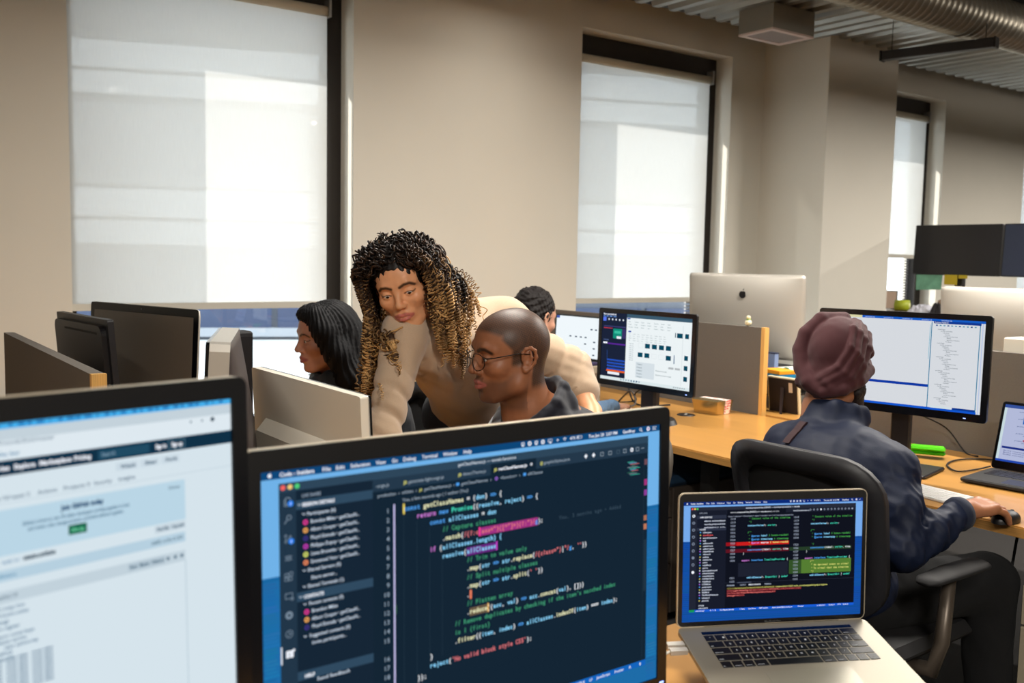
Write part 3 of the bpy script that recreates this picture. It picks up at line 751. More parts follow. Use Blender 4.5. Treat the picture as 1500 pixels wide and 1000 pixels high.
s.mono(1104, 300, 12, 20, 'You, 3 months ago • Added', rgb(60, 80, 96), bold=.005)
for k_ in (0, 4, 8, 12): s.rect(c0 + k_ * cell - 1, 190 + k_ * 7, c0 + k_ * cell, 740 - k_ * 5, rgb(40, 60, 75), 2)
s.rect(441, 476, 444, 504, rgb(60, 110, 70), 4)
mc = [cT, cV, cS, cC, cG]
for i in range(11): s.rect(1435 + (i % 4) * 7, 130 + i * 5, 1468 + (i * 13) % 34, 131.6 + i * 5, mc[i % 5], 3)
for v, h_, c in ((128, 22, rgb(110, 75, 85)), (205, 24, rgb(160, 50, 120)), (246, 22, rgb(140, 60, 150)), (345, 20, rgb(170, 110, 85)), (378, 22, rgb(190, 120, 90))): s.rect(1522, v, 1538, v + h_, c, 3)
s.rect(1520, 120, 1521, 912, rgb(40, 60, 75), 3); s.rect(1524, 440, 1538, 640, rgb(34, 52, 66), 3)
s.rect(56, 912, 1541, 934, rgb(20, 100, 190), 3)
for u, t_, w_ in ((70, 'master*', 50), (150, 'Live Share', 70), (1030, 'Ln 1, Col 1', 66), (1110, 'Spaces: 2', 60), (1190, 'UTF-8', 40), (1254, 'LF', 14), (1290, 'JavaScript', 68), (1380, 'Prettier', 46), (1454, 'R', 10), (1500, '1', 6)): s.text(u, 929, 14.5, t_, WHT, width=w_)
display('desktop_monitor', 'large monitor showing a dark code editor, in the middle of the near desk', (.6676, .9712, 1.188 + .024), .735, 1.49, .597 + .036, .373 + .024 + .028, (.018, .018, .024, .028), .032, s, 1.0, M_alud, .73, light=(.597 + .026, -.405, (.3, .4, 1, 1)))

# -- web page on the near-left monitor -------------------------------------------------------
s = Screen(.597, .373, 1600)
PAGE = rgb(214, 228, 236); INK = rgb(70, 100, 122)
s.rect(0, 0, 1600, 1000, PAGE, 0); s.rect(0, 0, 1600, 14, rgb(70, 175, 235), 1)
for i in range(26): s.rect(1012 + i * 22 + (i * 7) % 9, 3, 1022 + i * 22 + (i * 5) % 12, 9, rgb(30, 110, 180), 2)
s.rect(0, 14, 1600, 40, rgb(196, 210, 219), 1); s.rect(0, 40, 1600, 83, rgb(222, 233, 240), 1)
s.text(900, 50, 15, 'github.com/microsoft/vscode/blob/master', rgb(130, 150, 165), width=240); s.text(960, 75, 14, 'Bookmarks bar', rgb(60, 130, 170), width=102)
for u in (1484, 1516): s.disc(u, 50, 3, rgb(110, 130, 145), 3)
s.disc(1546, 50, 6, rgb(60, 80, 95), 3)
s.rect(0, 85, 1600, 119, rgb(16, 48, 70), 2)
for u, w_, t_ in ((975, 64, 'Enterprise'), (1049, 46, 'Explore'), (1104, 73, 'Marketplace'), (1183, 40, 'Pricing'), (1386, 29, 'Sign in'), (1429, 30, 'Sign up')): s.text(u, 107, 15, t_, WHT, bold=.045, width=w_)
s.rect(1240, 91, 1370, 114, rgb(32, 74, 98), 3); s.text(1248, 107, 14, 'Search', rgb(130, 160, 180), width=34)
s.line([(1421, 90), (1465, 90), (1465, 113), (1421, 113), (1421, 90)], 1.6, rgb(90, 130, 150))
for u, w_, t_ in ((1295, 38, 'Watch'), (1357, 32, 'Star'), (1412, 32, 'Fork')): s.rect(u - 12, 129, u + w_ + 6, 148, rgb(202, 217, 227), 2); s.text(u, 143, 13, t_, INK, bold=.03, width=w_)
for u, w_, t_ in ((985, 96, '<> Code  Pull requests 12'), (1098, 44, 'Actions'), (1156, 62, 'Projects 0'), (1228, 44, 'Security'), (1288, 42, 'Insights')): s.text(u, 173, 13, t_, rgb(100, 125, 145), bold=.02, width=w_)
s.rect(900, 180, 1600, 181, rgb(180, 198, 210), 2)
s.rect(700, 196, 1463, 300, rgb(186, 214, 230), 2); s.text(1418, 216, 12, 'Dismiss', INK, width=30)
s.text(1150, 220, 17, 'Join GitHub today', rgb(22, 70, 110), bold=.05, width=102)
s.text(1062, 239, 13, 'GitHub is home to over 40 million developers working together to host', rgb(70, 110, 140), bold=.02, width=252)
s.text(1074, 253, 13, 'and review code, manage projects, and build software together.', rgb(70, 110, 140), bold=.02, width=226)
s.rect(1165, 259, 1208, 282, rgb(10, 98, 72), 3); s.text(1172, 275, 13, 'Sign up', rgb(120, 220, 170), bold=.03, width=29)
s.text(1016, 318, 14, 'vscode / src /', rgb(70, 130, 170), width=40); s.text(1062, 318, 15, 'extension.contribution', rgb(30, 60, 80), bold=.05, width=72)
for u, w_, t_ in ((1384, 32, 'Find file'), (1424, 34, 'Copy path')): s.rect(u - 5, 304, u + w_ + 4, 322, rgb(196, 211, 221), 2); s.text(u, 317, 12, t_, INK, bold=.03, width=w_)
s.rect(700, 332, 1461, 358, rgb(182, 208, 224), 2); s.text(1368, 349, 12, 'c3ab02b  on Dec 16, 2019', INK, bold=.02, width=86); s.text(985, 349, 12, 'contributors', rgb(60, 130, 170), width=60)
s.rect(700, 380, 1460, 408, rgb(194, 210, 220), 2)
for u, w_, t_ in ((1311, 18, 'Raw'), (1336, 24, 'Blame'), (1368, 32, 'History')): s.rect(u - 4, 384, u + w_ + 4, 402, rgb(178, 196, 208), 3); s.text(u, 397, 12, t_, INK, bold=.03, width=w_)
for u in (1412, 1432, 1450): s.rect(u - 4, 389, u + 4, 397, rgb(90, 115, 135), 3)
s.text(1000, 397, 12, '68 lines (58 sloc)  2.1 KB', INK, bold=.02, width=46)
s.rect(1459, 408, 1461, 1000, rgb(176, 196, 208), 2)
for i in range(4): s.text(985, 423 + i * 15, 12, ['import { strings } from', 'export function activate', 'if (lang)', 'return register'][i], rgb(80, 120, 150), bold=.02, width=[76, 84, 40, 64][i])
for i in range(5): s.text(990 + (i % 3) * 12, 486 + i * 13, 12, ['export const keys', 'name: service', 'value: options.map', 'path()', 'return'][i], rgb(80, 120, 150), bold=.02, width=[90, 60, 74, 40, 30][i])
for i in range(9):
    v = 533 + i * 9.2
    for j in range(3): s.text(960 + j * 56, v + 6, 10, 'const value', rgb(70, 110, 140), bold=.03, width=48)
display('desktop_monitor', 'large monitor showing a pale web page, left of the code editor monitor', (.0325 + .0, .8612, 1.2765 + .021), 12.6, 1.5, .597 + .034, .373 + .021 + .028, (.017, .017, .021, .028), .032, s, 1.0, M_alud, .73)

# -- MacBook-like laptop on a sloping stand -------------------------------------------------------
def laptop_lid(t, M, w, h, bez, scr, strength, shell, brand=None, th=.005):
    b = MB(M @ Matrix(((1, 0, 0, w / 2), (0, 0, 1, -h / 2), (0, -1, 0, 0), (0, 0, 0, 1)))); b.rbox(w, h, .011, .0, th); mesh_obj('lid', b, t, shell)
    l, r_, tb, bb = bez
    b = MB(M); b.use(M_bez); e = .0016
    O = rrect(w - 2 * e, h - 2 * e, .0095, w / 2, -h / 2, 6); b.add([(p[0], p[1], .0006) for p in O], [tuple(range(len(O)))]); mesh_obj('bezel', b, t)
    o = scr.build('screen_image', t, M @ T(l, -tb, .0009), strength)
    if brand:
        q = Screen(w, h, w * 1000); q.text(w * 500 - 15, h * 1000 - bb * 500 + 2, 5.0, brand, rgb(120, 118, 112), width=30); q.build('bezel_lettering', t, M @ T(0, 0, .0009), .35)  # printed lettering, given a glow of its own
t = thing('laptop', 'silver laptop with a dark code editor open, on the near desk’s corner', 'laptop', (1.32, 1.04, .75))
w, h = .349, .232
M = screen_frame((1.325, 1.054, 1.028), -25.6, 2.8, w)
s = Screen(.331, .207, 331)
s.rect(0, 0, 331, 68, rgb(118, 170, 235), 0); s.rect(0, 68, 331, 207, rgb(20, 80, 165), 0)
for i in range(40): s.rect(0, 70 + i * 3.4, 331, 71 + i * 3.4, rgb(14 + (i * 37) % 14, 62 + (i * 53) % 26, 130 + (i * 29) % 40), 1)
menubar(s, 331 / 1600., 6, rgb(12, 42, 118), 'Tue Jan 28  2:15 PM', '97%')
D = rgb(16, 19, 30)
s.rect(12, 9, 318, 190, D, 2); s.rect(12, 9, 318, 15, rgb(40, 44, 58), 3); s.rect(12, 15, 24, 190, rgb(34, 38, 52), 3); s.rect(24, 15, 77, 186, rgb(24, 28, 42), 3)
for u, c in ((15.5, rgb(240, 90, 90)), (20, rgb(240, 200, 90)), (24.5, rgb(80, 205, 100))): s.disc(u, 12, 1.7, c, 4)
tx = rgb(205, 212, 228)
s.text(112, 13.5, 3.7, 'vscode.proposed.d.ts (HEAD) — vscode.proposed.d.ts — vscode', tx, bold=.03, width=100)
for i, v in enumerate((24, 36, 48, 60, 72, 84, 96, 108, 121)):
    c = WHT if i in (0, 8) else rgb(125, 135, 155); s.disc(18, v, 2.6, c, 4, ri=1.3 if i not in (6, 8) else 0)
s.text(28, 20.5, 3.4, 'EXPLORER', rgb(150, 158, 175), width=14)
s.rect(24, 23.5, 77, 29.5, rgb(44, 50, 68), 4); s.text(29, 28, 3.6, 'OPEN EDITORS', WHT, bold=.05, width=22)
for i, t_ in enumerate(('editor.ts  src/vs/workbench', 'vscode.proposed.d.ts', 'testSubstitute.ts  src/vs')): s.text(37, 34.2 + i * 5.7, 3.7, t_, tx, bold=.03, width=38)
s.rect(24, 44.8, 77, 49.8, rgb(44, 50, 68), 4); s.text(29, 49, 3.6, 'VSCODE', WHT, bold=.05, width=11)
fl = ['tslint.json', 'tsconfig.json', 'tsconfig.base.json', 'test', '.editorconfig', '.eslintignore', '.eslintrc.json', '.gitattributes', '.gitignore', '.mailmap', '.mention-bot', '.nvmrc', 'gulpfile.js', '.yarnrc', 'azure-pipelines.yml', 'cglicenses.json', 'cgmanifest.json', 'CONTRIBUTING.md', 'gulpfile.js', 'LICENSE.txt', 'package.json', 'product.json', 'README.md', 'ThirdPartyNotices.txt', 'tsfmt.json', 'yarn.lock']
for i, t_ in enumerate(fl):
    v = 54 + i * 4.72; s.text(35, v, 3.7, t_, rgb(235, 90, 90) if i == 1 else tx, bold=.03, width=len(t_) * 1.42)
    s.disc(30.5, v - 1.3, 1.2, [rgb(80, 160, 230), rgb(200, 190, 90), rgb(200, 205, 220), rgb(160, 100, 220)][i % 4], 4)
for i, t_ in enumerate(('OUTLINE', 'NPM SCRIPTS')): s.text(29, 180.5 + i * 4.7, 3.4, t_, tx, bold=.03, width=10 + i * 7)
s.rect(77, 15, 318, 22, rgb(30, 34, 48), 3); s.rect(78, 15, 186, 22, D, 4); s.text(84, 20.6, 3.7, 'vscode.proposed.d.ts (HEAD) ↔ vscode.proposed.d.ts', WHT, bold=.04, width=90); s.text(200, 20.6, 3.7, 'testSubstitute.ts', tx, width=30)
for i in range(13): s.disc(232 + i * 6.6, 18.5, 1.6, WHT if i == 3 else rgb(150, 160, 180), 5, ri=.0 if i in (3, 12) else .9)
s.text(80, 27.5, 3.4, 'Users > sharemi > Documents > repos > vscode > src > vs > vscode.proposed.d.ts', rgb(150, 158, 178), bold=.02, width=120)
CG = rgb(70, 160, 75)
L_ = [(1518, [(' * Context value of the timeline', CG)]), (1519, [(' */', CG)]), (1520, [('contextValue', cV), ('?: ', cW), ('string', cT), (';', cW)]), (1521, []), (1522, [('/**', CG)]),
      (1523, [(' * ', CG), ('@param', cB), (' label', cV), (' A human-readabl', CG)]), (1524, [(' * ', CG), ('@param', cB), (' timestamp', cV), (' A timestamp', CG)]),
      (1525, [(' * ', js), ('@param', cK), (' source', WHT), (' A human-readab', js)]), (1526, [(' */', CG)]), (1527, [('constructor', cB), ('(label: ', cW), ('string', cT), (', time', cW)]), (1528, None), (1529, []), (1530, 'E'), (None, []), (None, []), (None, []), (None, []), (1531, [('onDidChange', cV), ('?: ', cW), ('Event<Uri', cT), (' | ', cW), ('undef', cT)]), (1532, [])]
Rr = [(1518, [(' * Context value of the timeline', CG)]), (1519, [(' */', CG)]), (1520, [('contextValue', cV), ('?: ', cW), ('string', cT), (';', cW)]), (1521, []), (1522, [('/**', CG)]),
      (1523, [(' * ', CG), ('@param', cB), (' label', cV), (' A human-readabl', CG)]), (1524, [(' * ', CG), ('@param', cB), (' timestamp', cV), (' A timestamp', CG)]), (None, []), (1525, [(' */', CG)]), (1526, [('constructor', cB), ('(label: ', cW), ('string', cT), (', time', cW)]), (1527, None), (1528, []), (1529, 'E'),
      (1530, [('/**', js)]), (1531, [(' * An optional event to signal', js)]), (1532, [(' * To signal that the timeline', js)]), (1533, [(' */', js)]), (1534, [('onDidChange', cV), ('?: ', cW), ('Event<Uri', cT), (' | ', cW), ('undef', cT)]), (1535, [])]
for U0, LL in ((84, L_), (201, Rr)):
    for i, (n_, seg) in enumerate(LL):
        v = 32.5 + i * 6.05
        if n_: s.mono(U0, v, 2.45, 4.6, str(n_), rgb(165, 175, 195), bold=.01, L=6)
        if seg is None: s.mono(U0 + 24, v, 2.45, 4.6, '}', cW, L=6)
        elif seg == 'E': seg = [('export', cK), (' ', cW), ('interface', cB), (' ', cW), ('TimelineProvider', cT), (' {', cW)]; s.mono(U0 + 22, v, 2.45, 4.6, ''.join(a for a, _ in seg), None, bold=.03, cols=[c for a, c in seg for _ in a], L=6)
        elif seg: s.mono(U0 + 32, v, 2.45, 4.6, ''.join(a for a, _ in seg), None, bold=.03, cols=[c for a, c in seg for _ in a][:32], L=6)
s.rect(77, 71.5, 193, 77.6, rgb(150, 20, 30), 3); s.rect(96, 71.5, 193, 77.6, rgb(200, 30, 30), 4); s.rect(77, 83.6, 193, 89.7, rgb(95, 20, 34), 3)
s.rect(194, 83.6, 311, 89.7, rgb(38, 60, 40), 3); s.rect(194, 106, 311, 130.2, rgb(50, 80, 40), 3); s.rect(217, 106, 311, 130.2, rgb(85, 125, 50), 4); s.rect(100, 108, 192, 132, rgb(30, 34, 48), 3)
s.rect(99, 141, 125, 143, rgb(70, 76, 95), 4); s.rect(77, 141.5, 318, 141.9, rgb(50, 56, 75), 3)
for u, t_, w_ in ((80, 'PROBLEMS', 14), (104, 'OUTPUT', 11), (120, 'DEBUG CONSOLE', 22), (149, 'TERMINAL', 13)): s.text(u, 147.5, 3.4, t_, WHT if u == 120 else rgb(160, 168, 185), bold=.03, width=w_)
for i, (t_, w_, c, c2) in enumerate((('/Users/sharemi/.nvm/versions/node/v10.16/bin/node --inspect-brk=17225 node_modules/gulp/bin/gulp.js hygiene', 190, js, rgb(70, 60, 25)), ('Debugger listening on ws://127.0.0.1:17225/4e1c-9c9d-4b8e-a3d2', 138, rgb(250, 140, 130), rgb(110, 30, 40)), ('For help, see: https://nodejs.org/en/docs/inspector', 90, rgb(250, 140, 130), rgb(110, 30, 40)), ('Debugger attached.', 32, rgb(250, 140, 130), rgb(110, 30, 40)))):
    s.rect(80, 149.8 + i * 4.1, 80 + w_ * (.48 if i == 0 else 1), 153.4 + i * 4.1, c2, 4); s.text(81, 152.8 + i * 4.1, 3.7, t_, c, bold=.02, width=w_ * .98)
s.rect(12, 186, 318, 190, rgb(24, 92, 215), 5); s.rect(12, 186, 22, 190, rgb(20, 150, 90), 6)
for u, t_, w_ in ((24, 'add-debug*', 18), (50, '0 1 2', 12), (68, 'Run Hygiene (vscode)', 28), (104, '1 Tests', 10), (120, 'Live Share', 15), (140, 'GMT options', 18), (164, 'Azure: sharemi@microsoft.com', 42), (212, 'Prettier', 12), (248, 'Ln 1524, Col 1', 17), (270, 'Tab Size: 4', 13), (287, 'UTF-8', 7), (297, 'TypeScript', 12)): s.text(u, 189.2, 3.1, t_, WHT, bold=.02, width=w_ * .9, L=7)
laptop_lid(t, M, w, h, (.009, .009, .0155, .0095), s, 1.0, M_alud, 'MacBook Pro')
# base: local frame at hinge, x right, y toward user (down slope), z normal
hinge = M @ Vector((w / 2, -h, 0)); u = Vector((math.cos(math.radians(-25.6)), math.sin(math.radians(-25.6)), 0)); f = Vector((u.y, -u.x, 0))
al = math.radians(10.5); fd = f * math.cos(al) + Vector((0, 0, -math.sin(al))); nn = fd.cross(u) * -1
if nn.z < 0: nn = -nn
B = Matrix(((u.x, -fd.x, nn.x, hinge.x), (u.y, -fd.y, nn.y, hinge.y), (u.z, -fd.z, nn.z, hinge.z), (0, 0, 0, 1)))   # y negative = toward the user
b = MB(B)
O = rrect(w, .241, .011, 0, -.1205, 6); k = len(O)
b.add([(p[0], p[1], 0) for p in O] + [(p[0], p[1], -.007) for p in O] + [(p[0] * .97, (p[1] + .12) * .97 - .12, -.0135) for p in O], [tuple(range(k))] + [(i + k, (i + 1) % k + k, (i + 1) % k, i) for i in range(k)] + [(i + 2 * k, (i + 1) % k + 2 * k, (i + 1) % k + k, i + k) for i in range(k)] + [tuple(range(3 * k - 1, 2 * k - 1, -1))])
mesh_obj('base', b, t, M_alul)
mesh_obj('hinge', MB(B).cyl((-.125, .002, -.004), (.125, .002, -.004), .005, 12), t, M_blk)
M_key = mat('black_key', rgb(14, 14, 16), .45)
b = MB(B); b.box(-.137, .137, -.0245, -.016, 0, .0004); mesh_obj('touch_strip', b, t, M_bez)
b = MB(B); leg = Screen(.3, .2, 300)
rowsK = [[('`', 1)] + [(c, 1) for c in '1234567890-='] + [('delete', 1.55)], [('tab', 1.55)] + [(c, 1) for c in 'QWERTYUIOP[]'] + [('\\', 1)], [('caps lock', 1.78)] + [(c, 1) for c in "ASDFGHJKL;'"] + [('return', 1.78)], [('shift', 2.34)] + [(c, 1) for c in 'ZXCVBNM,./'] + [('shift', 2.34)], [('fn', 1), ('control', 1), ('option', 1), ('command', 1.25), ('', 5.35), ('command', 1.25), ('option', 1), ('<', 1), ('^', 1), ('>', 1)]]
for ri, rw in enumerate(rowsK):
    tot = sum(x[1] for x in rw); gap = .0022; unit = (.274 - gap * (len(rw) - 1)) / tot; x = -.137; y1 = -.0275 - ri * .0188; y0 = y1 - .0166
    for ch, wd in rw:
        ww = unit * wd; b.box(x, x + ww, y0, y1, 0, .0009, bev=.0004)
        if ch:
            big = len(ch) == 1
            leg.text((x + .150) * 1000 + (ww * 500 - 1.6 if big else 1.5), -y0 * 1000 - (6 if big else 2.5), 6.0 if big else 3.2, ch, (1, 1, 1, 1), width=3.2 if big else min(ww * 800, len(ch) * 1.6))
        x += ww + gap
mesh_obj('keys', b, t, M_key)
leg.build('key_lettering', t, B @ T(-.150, 0, .0011), .5)  # key legends drawn with a glow of their own
mesh_obj('trackpad', MB(B).rbox(.148, .095, .004, -.0004, -.0002, 0, 0, M=Matrix(((1, 0, 0, 0), (0, 0, 1, -.182), (0, -1, 0, .0001), (0, 0, 0, 1)))), t, mat('trackpad_glass', rgb(150, 144, 130), .3, metal=.4))
b = MB(B); b.box(-.205, -.175, -.045, -.034, -.011, -.003); mesh_obj('plug', b, t, M_alu); b = MB(B); b.box(-.205, -.175, -.062, -.051, -.011, -.003); mesh_obj('plug', b, t, M_alu)
# the sloping stand under it
t2 = thing('laptop_stand', 'sloping silver stand under the silver laptop', 'laptop stand', (1.30, 1.0, .73))
zt = lambda y: -.0145
b = MB(B); b.box(-.12, .12, -.235, -.01, -.0185, -.0147); mesh_obj('tray', b, t2, M_alud)
for sx in (-.115, .105):
    a_ = B @ Vector((sx, -.02, -.0185)); c_ = B @ Vector((sx, -.21, -.0185)); b = MB()
    uu = u * .01
    q = [a_, c_, Vector((c_.x, c_.y, .7305)), Vector((a_.x, a_.y, .7305))]
    b.add([tuple(p) for p in q] + [tuple(p + uu) for p in q], [(0, 1, 2, 3), (7, 6, 5, 4), (0, 4, 5, 1), (1, 5, 6, 2), (2, 6, 7, 3), (3, 7, 4, 0)]); mesh_obj('side_support', b, t2, M_alud)
# adapter cable
p0 = B @ Vector((-.205, -.0565, -.007))
b = MB().tube([p0, p0 + Vector((-.03, .0, -.004)), p0 + Vector((-.045, .01, -.02)), p0 + Vector((-.02, .05, -.055)), Vector((1.08, 1.2, .736)), Vector((.95, 1.22, .736))], .0025, 6)
tag(mesh_obj('charging_cable', b, None, M_white, (1.1, 1.1, .73)), 'thin white cable running from the silver laptop’s left side', 'cable')

# -- monitor of the turbaned man -------------------------------------------------------
s = Screen(.525, .296, 1600)
PG = rgb(226, 230, 236)
s.rect(0, 0, 1600, 902, PG, 0); s.rect(0, 0, 1600, 24, rgb(24, 96, 205), 1); s.rect(215, 0, 400, 24, rgb(230, 225, 175), 2)
for i in range(5): s.text(430 + i * 190, 18, 18, 'worker.ts', rgb(190, 210, 240), width=100)
s.rect(1120, 20, 1560, 44, rgb(20, 60, 150), 2); s.text(1130, 38, 18, 'Solution Explorer', WHT, width=130)
s.rect(0, 655, 1105, 682, rgb(16, 60, 170), 2); s.rect(1098, 30, 1106, 880, rgb(40, 130, 170), 3); s.rect(1548, 44, 1556, 880, rgb(40, 130, 170), 3); s.rect(1085, 60, 1090, 400, rgb(120, 190, 215), 2)
s.rect(0, 880, 1560, 902, rgb(20, 90, 215), 3); s.rect(1130, 862, 1330, 882, rgb(220, 235, 240), 4); s.rect(1340, 862, 1550, 882, rgb(16, 60, 150), 4); s.rect(1572, 24, 1580, 902, rgb(190, 205, 240), 2)
for i in range(11): s.rect(1140 + i * 36, 56, 1158 + i * 36, 68, rgb(110, 165, 190) if i % 3 else rgb(50, 90, 150), 3)
for i in range(44):
    v = 105 + i * 17; u = 1150 + [10, 40, 60, 80, 70, 100, 100, 90][i % 8]; s.text(u, v, 15, ['settings', 'node modules', 'client', 'tests', 'components.map', 'file', 'service.request', 'index'][i % 8], rgb(120, 130, 140), width=[70, 110, 60, 50, 130, 40, 120, 55][i % 8])
for i in range(6): s.rect(30 + i * 34, 700, 44 + i * 34, 712, rgb(110, 130, 150), 3)
display('desktop_monitor', 'black monitor with a white screen in front of the turbaned man', (2.901, 1.823, 1.27), -77.4, 1.2, .565, .34, (.020, .020, .018, .026), .035, s, .88, M_blk, .73, light=(.50, -.330, (.15, .15, 1, 1)))

# -- monitor before the grey partition -------------------------------------------------------
s = Screen(.525, .30, 1000)
s.rect(0, 0, 1000, 571, rgb(236, 243, 245), 0); s.rect(0, 0, 1000, 30, rgb(60, 90, 110), 1); s.rect(0, 0, 290, 545, rgb(28, 36, 58), 2)
s.text(14, 18, 20, 'Mux: customizable tab', WHT, bold=.03, width=150); s.text(14, 34, 16, 'File  Edit  View  Code', rgb(120, 170, 250), bold=.03, width=150)
s.rect(10, 38, 48, 72, rgb(90, 120, 235), 3)
for i in range(5): s.disc(80 + i * 42, 55, 8, WHT, 4)
s.rect(20, 128, 125, 134, rgb(200, 60, 80), 4); s.rect(22, 110, 280, 120, rgb(60, 60, 110), 3); s.rect(135, 132, 238, 215, rgb(20, 140, 120), 4); s.rect(150, 150, 225, 172, rgb(60, 190, 160), 5); s.rect(178, 195, 232, 215, WHT, 5); s.rect(240, 130, 285, 210, rgb(60, 50, 100), 3)
s.rect(20, 250, 70, 265, WHT, 4); s.rect(72, 256, 285, 268, rgb(90, 40, 150), 4)
for i in range(7): s.text(24, 232 + i * 6, 12, 'const query', rgb(90, 110, 160), width=60) if i < 2 else None
s.line([(70, 320), (75, 400), (90, 480)], 2, rgb(60, 110, 210))
for i in range(4): s.rect(75, 395 + i * 26, 286, 404 + i * 26, rgb(40, 90, 210), 4); s.rect(90, 407 + i * 26, 280, 412 + i * 26, rgb(50, 70, 130), 4)
s.rect(70, 485, 288, 500, rgb(235, 100, 40), 4); s.rect(85, 502, 225, 524, WHT, 4)
for i in range(7):
    for j in range(3): s.text(310 + i * 72, 66 + j * 22, 14, 'Insert', rgb(140, 160, 165), width=26 + (i * 17 + j * 11) % 24)
s.rect(296, 32, 330, 42, rgb(20, 70, 170), 3); s.rect(312, 138, 344, 150, rgb(20, 70, 170), 3)
for i in range(9):
    for j in range(4): s.text(320 + i * 48, 166 + j * 18, 12, 'item', rgb(165, 178, 182), width=16 + (i * 13 + j * 7) % 20)
for i in range(9): s.text(330, 248 + i * 17, 13, 'folder name', rgb(140, 155, 165), width=48)
tl_ = rgb(10, 70, 92)
for u, v in ((507, 232), (583, 232), (660, 232), (735, 232), (430, 310), (505, 310), (738, 310)): s.rect(u, v, u + 54, v + 38, tl_, 4)
for u, v in ((432, 232), (585, 310), (660, 310)): s.line([(u, v), (u + 50, v), (u + 50, v + 38), (u, v + 38), (u, v)], 1.5, rgb(205, 215, 218))
s.rect(826, 120, 834, 158, tl_, 4); s.rect(846, 122, 904, 160, tl_, 4)
for v in (122, 294, 374, 460): s.rect(930, v, 968, v + 38, tl_, 4)
s.rect(822, 300, 830, 370, rgb(20, 80, 130), 4); s.rect(412, 390, 620, 520, rgb(214, 224, 230), 3); s.rect(770, 400, 824, 416, rgb(180, 185, 188), 3); s.rect(838, 400, 892, 416, rgb(180, 185, 188), 3); s.rect(906, 60, 909, 540, rgb(200, 212, 216), 2)
for i in range(5): s.text(424, 412 + i * 26, 15, 'Category', rgb(110, 130, 140), width=60)
s.text(634, 448, 16, 'Properties and info', rgb(130, 145, 150), width=120); s.text(634, 482, 16, 'Repository tools to review', rgb(130, 145, 150), width=170)
s.rect(0, 545, 1000, 571, rgb(222, 234, 236), 4)
for i in range(8): s.rect(240 + i * 30, 550, 256 + i * 30, 562, rgb(40, 90, 130) if i in (4, 5, 6) else rgb(150, 170, 180), 5)
for i in range(6): s.rect(830 + i * 22, 552, 840 + i * 22, 560, rgb(110, 120, 130), 5)
display('desktop_monitor', 'black monitor with rows of dark thumbnails, before the grey partition', (2.868, 3.009, 1.208), -86.5, 1.0, .565, .345, (.020, .020, .020, .025), .032, s, 1.0, M_blk, .73, stand='oval', light=(.53, -.335, (.1, .15, 1, 1)))

# -- laptop behind the curly-haired woman -------------------------------------------------------
t = thing('laptop', 'open black laptop with a white screen, raised on a grey box', 'laptop', (3.0, 3.55, .93))
w, h = .33, .215
M = screen_frame((2.985, 3.60, 1.152), -87, 4, w)
s = Screen(.312, .195, 1000); s.rect(0, 0, 1000, 625, rgb(240, 248, 252), 0); s.rect(0, 0, 70, 40, rgb(60, 90, 170), 2)
for u, v in ((800, 170), (900, 170), (330, 300), (460, 300), (570, 300), (680, 300), (680, 400), (880, 360), (880, 460), (880, 560)): s.rect(u, v, u + 46, v + 20, rgb(60, 80, 100), 3)
laptop_lid(t, M, w, h, (.009, .009, .008, .012), s, 1.0, M_blk)
hg = M @ Vector((w / 2, -h, 0)); hz = hg.z
Q = T(hg.x, hg.y, 0) @ Matrix.Rotation(math.radians(-87), 4, 'Z')
mesh_obj('base', MB(Q).box(-w / 2, w / 2, -.225, 0, hz - .016, hz, bev=.004), t, mat('purple_black', rgb(52, 44, 82), .4))
mesh_obj('keys', MB(Q).box(-w / 2 + .02, w / 2 - .02, -.12, -.02, hz, hz + .001), t, M_key)
t = thing('storage_box', 'grey cardboard box under the black laptop', 'box', (2.9, 3.59, .73))
mesh_obj('box_body', MB(Q).box(-.16, .16, -.23, .02, .731, hz - .045), t, mat('box_card', rgb(150, 140, 125), .8))
mesh_obj('box_lid', MB(Q).box(-.166, .166, -.236, .026, hz - .055, hz - .017, bev=.003), t, mat('box_card2', rgb(165, 154, 136), .8))

# -- laptop at the right end of the desk -------------------------------------------------------
t = thing('laptop', 'open black laptop at the turbaned man’s right hand', 'laptop', (3.1, 1.48, .73))
w, h = .345, .232
Q = T(3.205, 1.470, .748) @ Matrix.Rotation(math.radians(-84), 4, 'Z')     # hinge centre, x right along screen, y away
b = MB(Q); b.box(-w / 2, w / 2, -.238, 0, -.014, 0, bev=.004); mesh_obj('base', b, t, M_blkm)
b = MB(Q)
for r_ in range(5):
    for c_ in range(14): b.box(-.145 + c_ * .021, -.127 + c_ * .021, -.045 - r_ * .019, -.029 - r_ * .019, 0, .0012, bev=.0004)
mesh_obj('keys', b, t, mat('grey_key', rgb(36, 36, 44), .35))
mesh_obj('trackpad', MB(Q).box(-.055, .055, -.222, -.145, 0, .0004), t, mat('dark_pad', rgb(34, 34, 42), .3))
s = Screen(.325, .195, 1000); s.rect(0, 0, 1000, 600, rgb(196, 204, 238), 0); s.rect(0, 0, 1000, 34, rgb(60, 90, 170), 1); s.rect(0, 34, 26, 600, rgb(220, 240, 245), 1); s.rect(40, 440, 1000, 462, rgb(30, 50, 140), 2); s.rect(0, 578, 1000, 600, rgb(40, 80, 190), 2)
s.rect(200, 110, 270, 190, rgb(50, 110, 200), 2); s.rect(230, 350, 900, 372, rgb(190, 100, 130), 2)
for i in range(20): s.text([150, 220, 290, 250][i % 4], 70 + i * 19, 16, ['public class Worker', 'await Task', 'private int value', 'return items'][i % 4], rgb(90, 110, 160), width=[260, 160, 240, 200][i % 4])
for i in range(3): s.text(60, 490 + i * 20, 15, 'Build started', rgb(90, 100, 160), width=200)
tl_ = math.radians(18)
Ml = Q @ Matrix.Rotation(-tl_, 4, 'X')
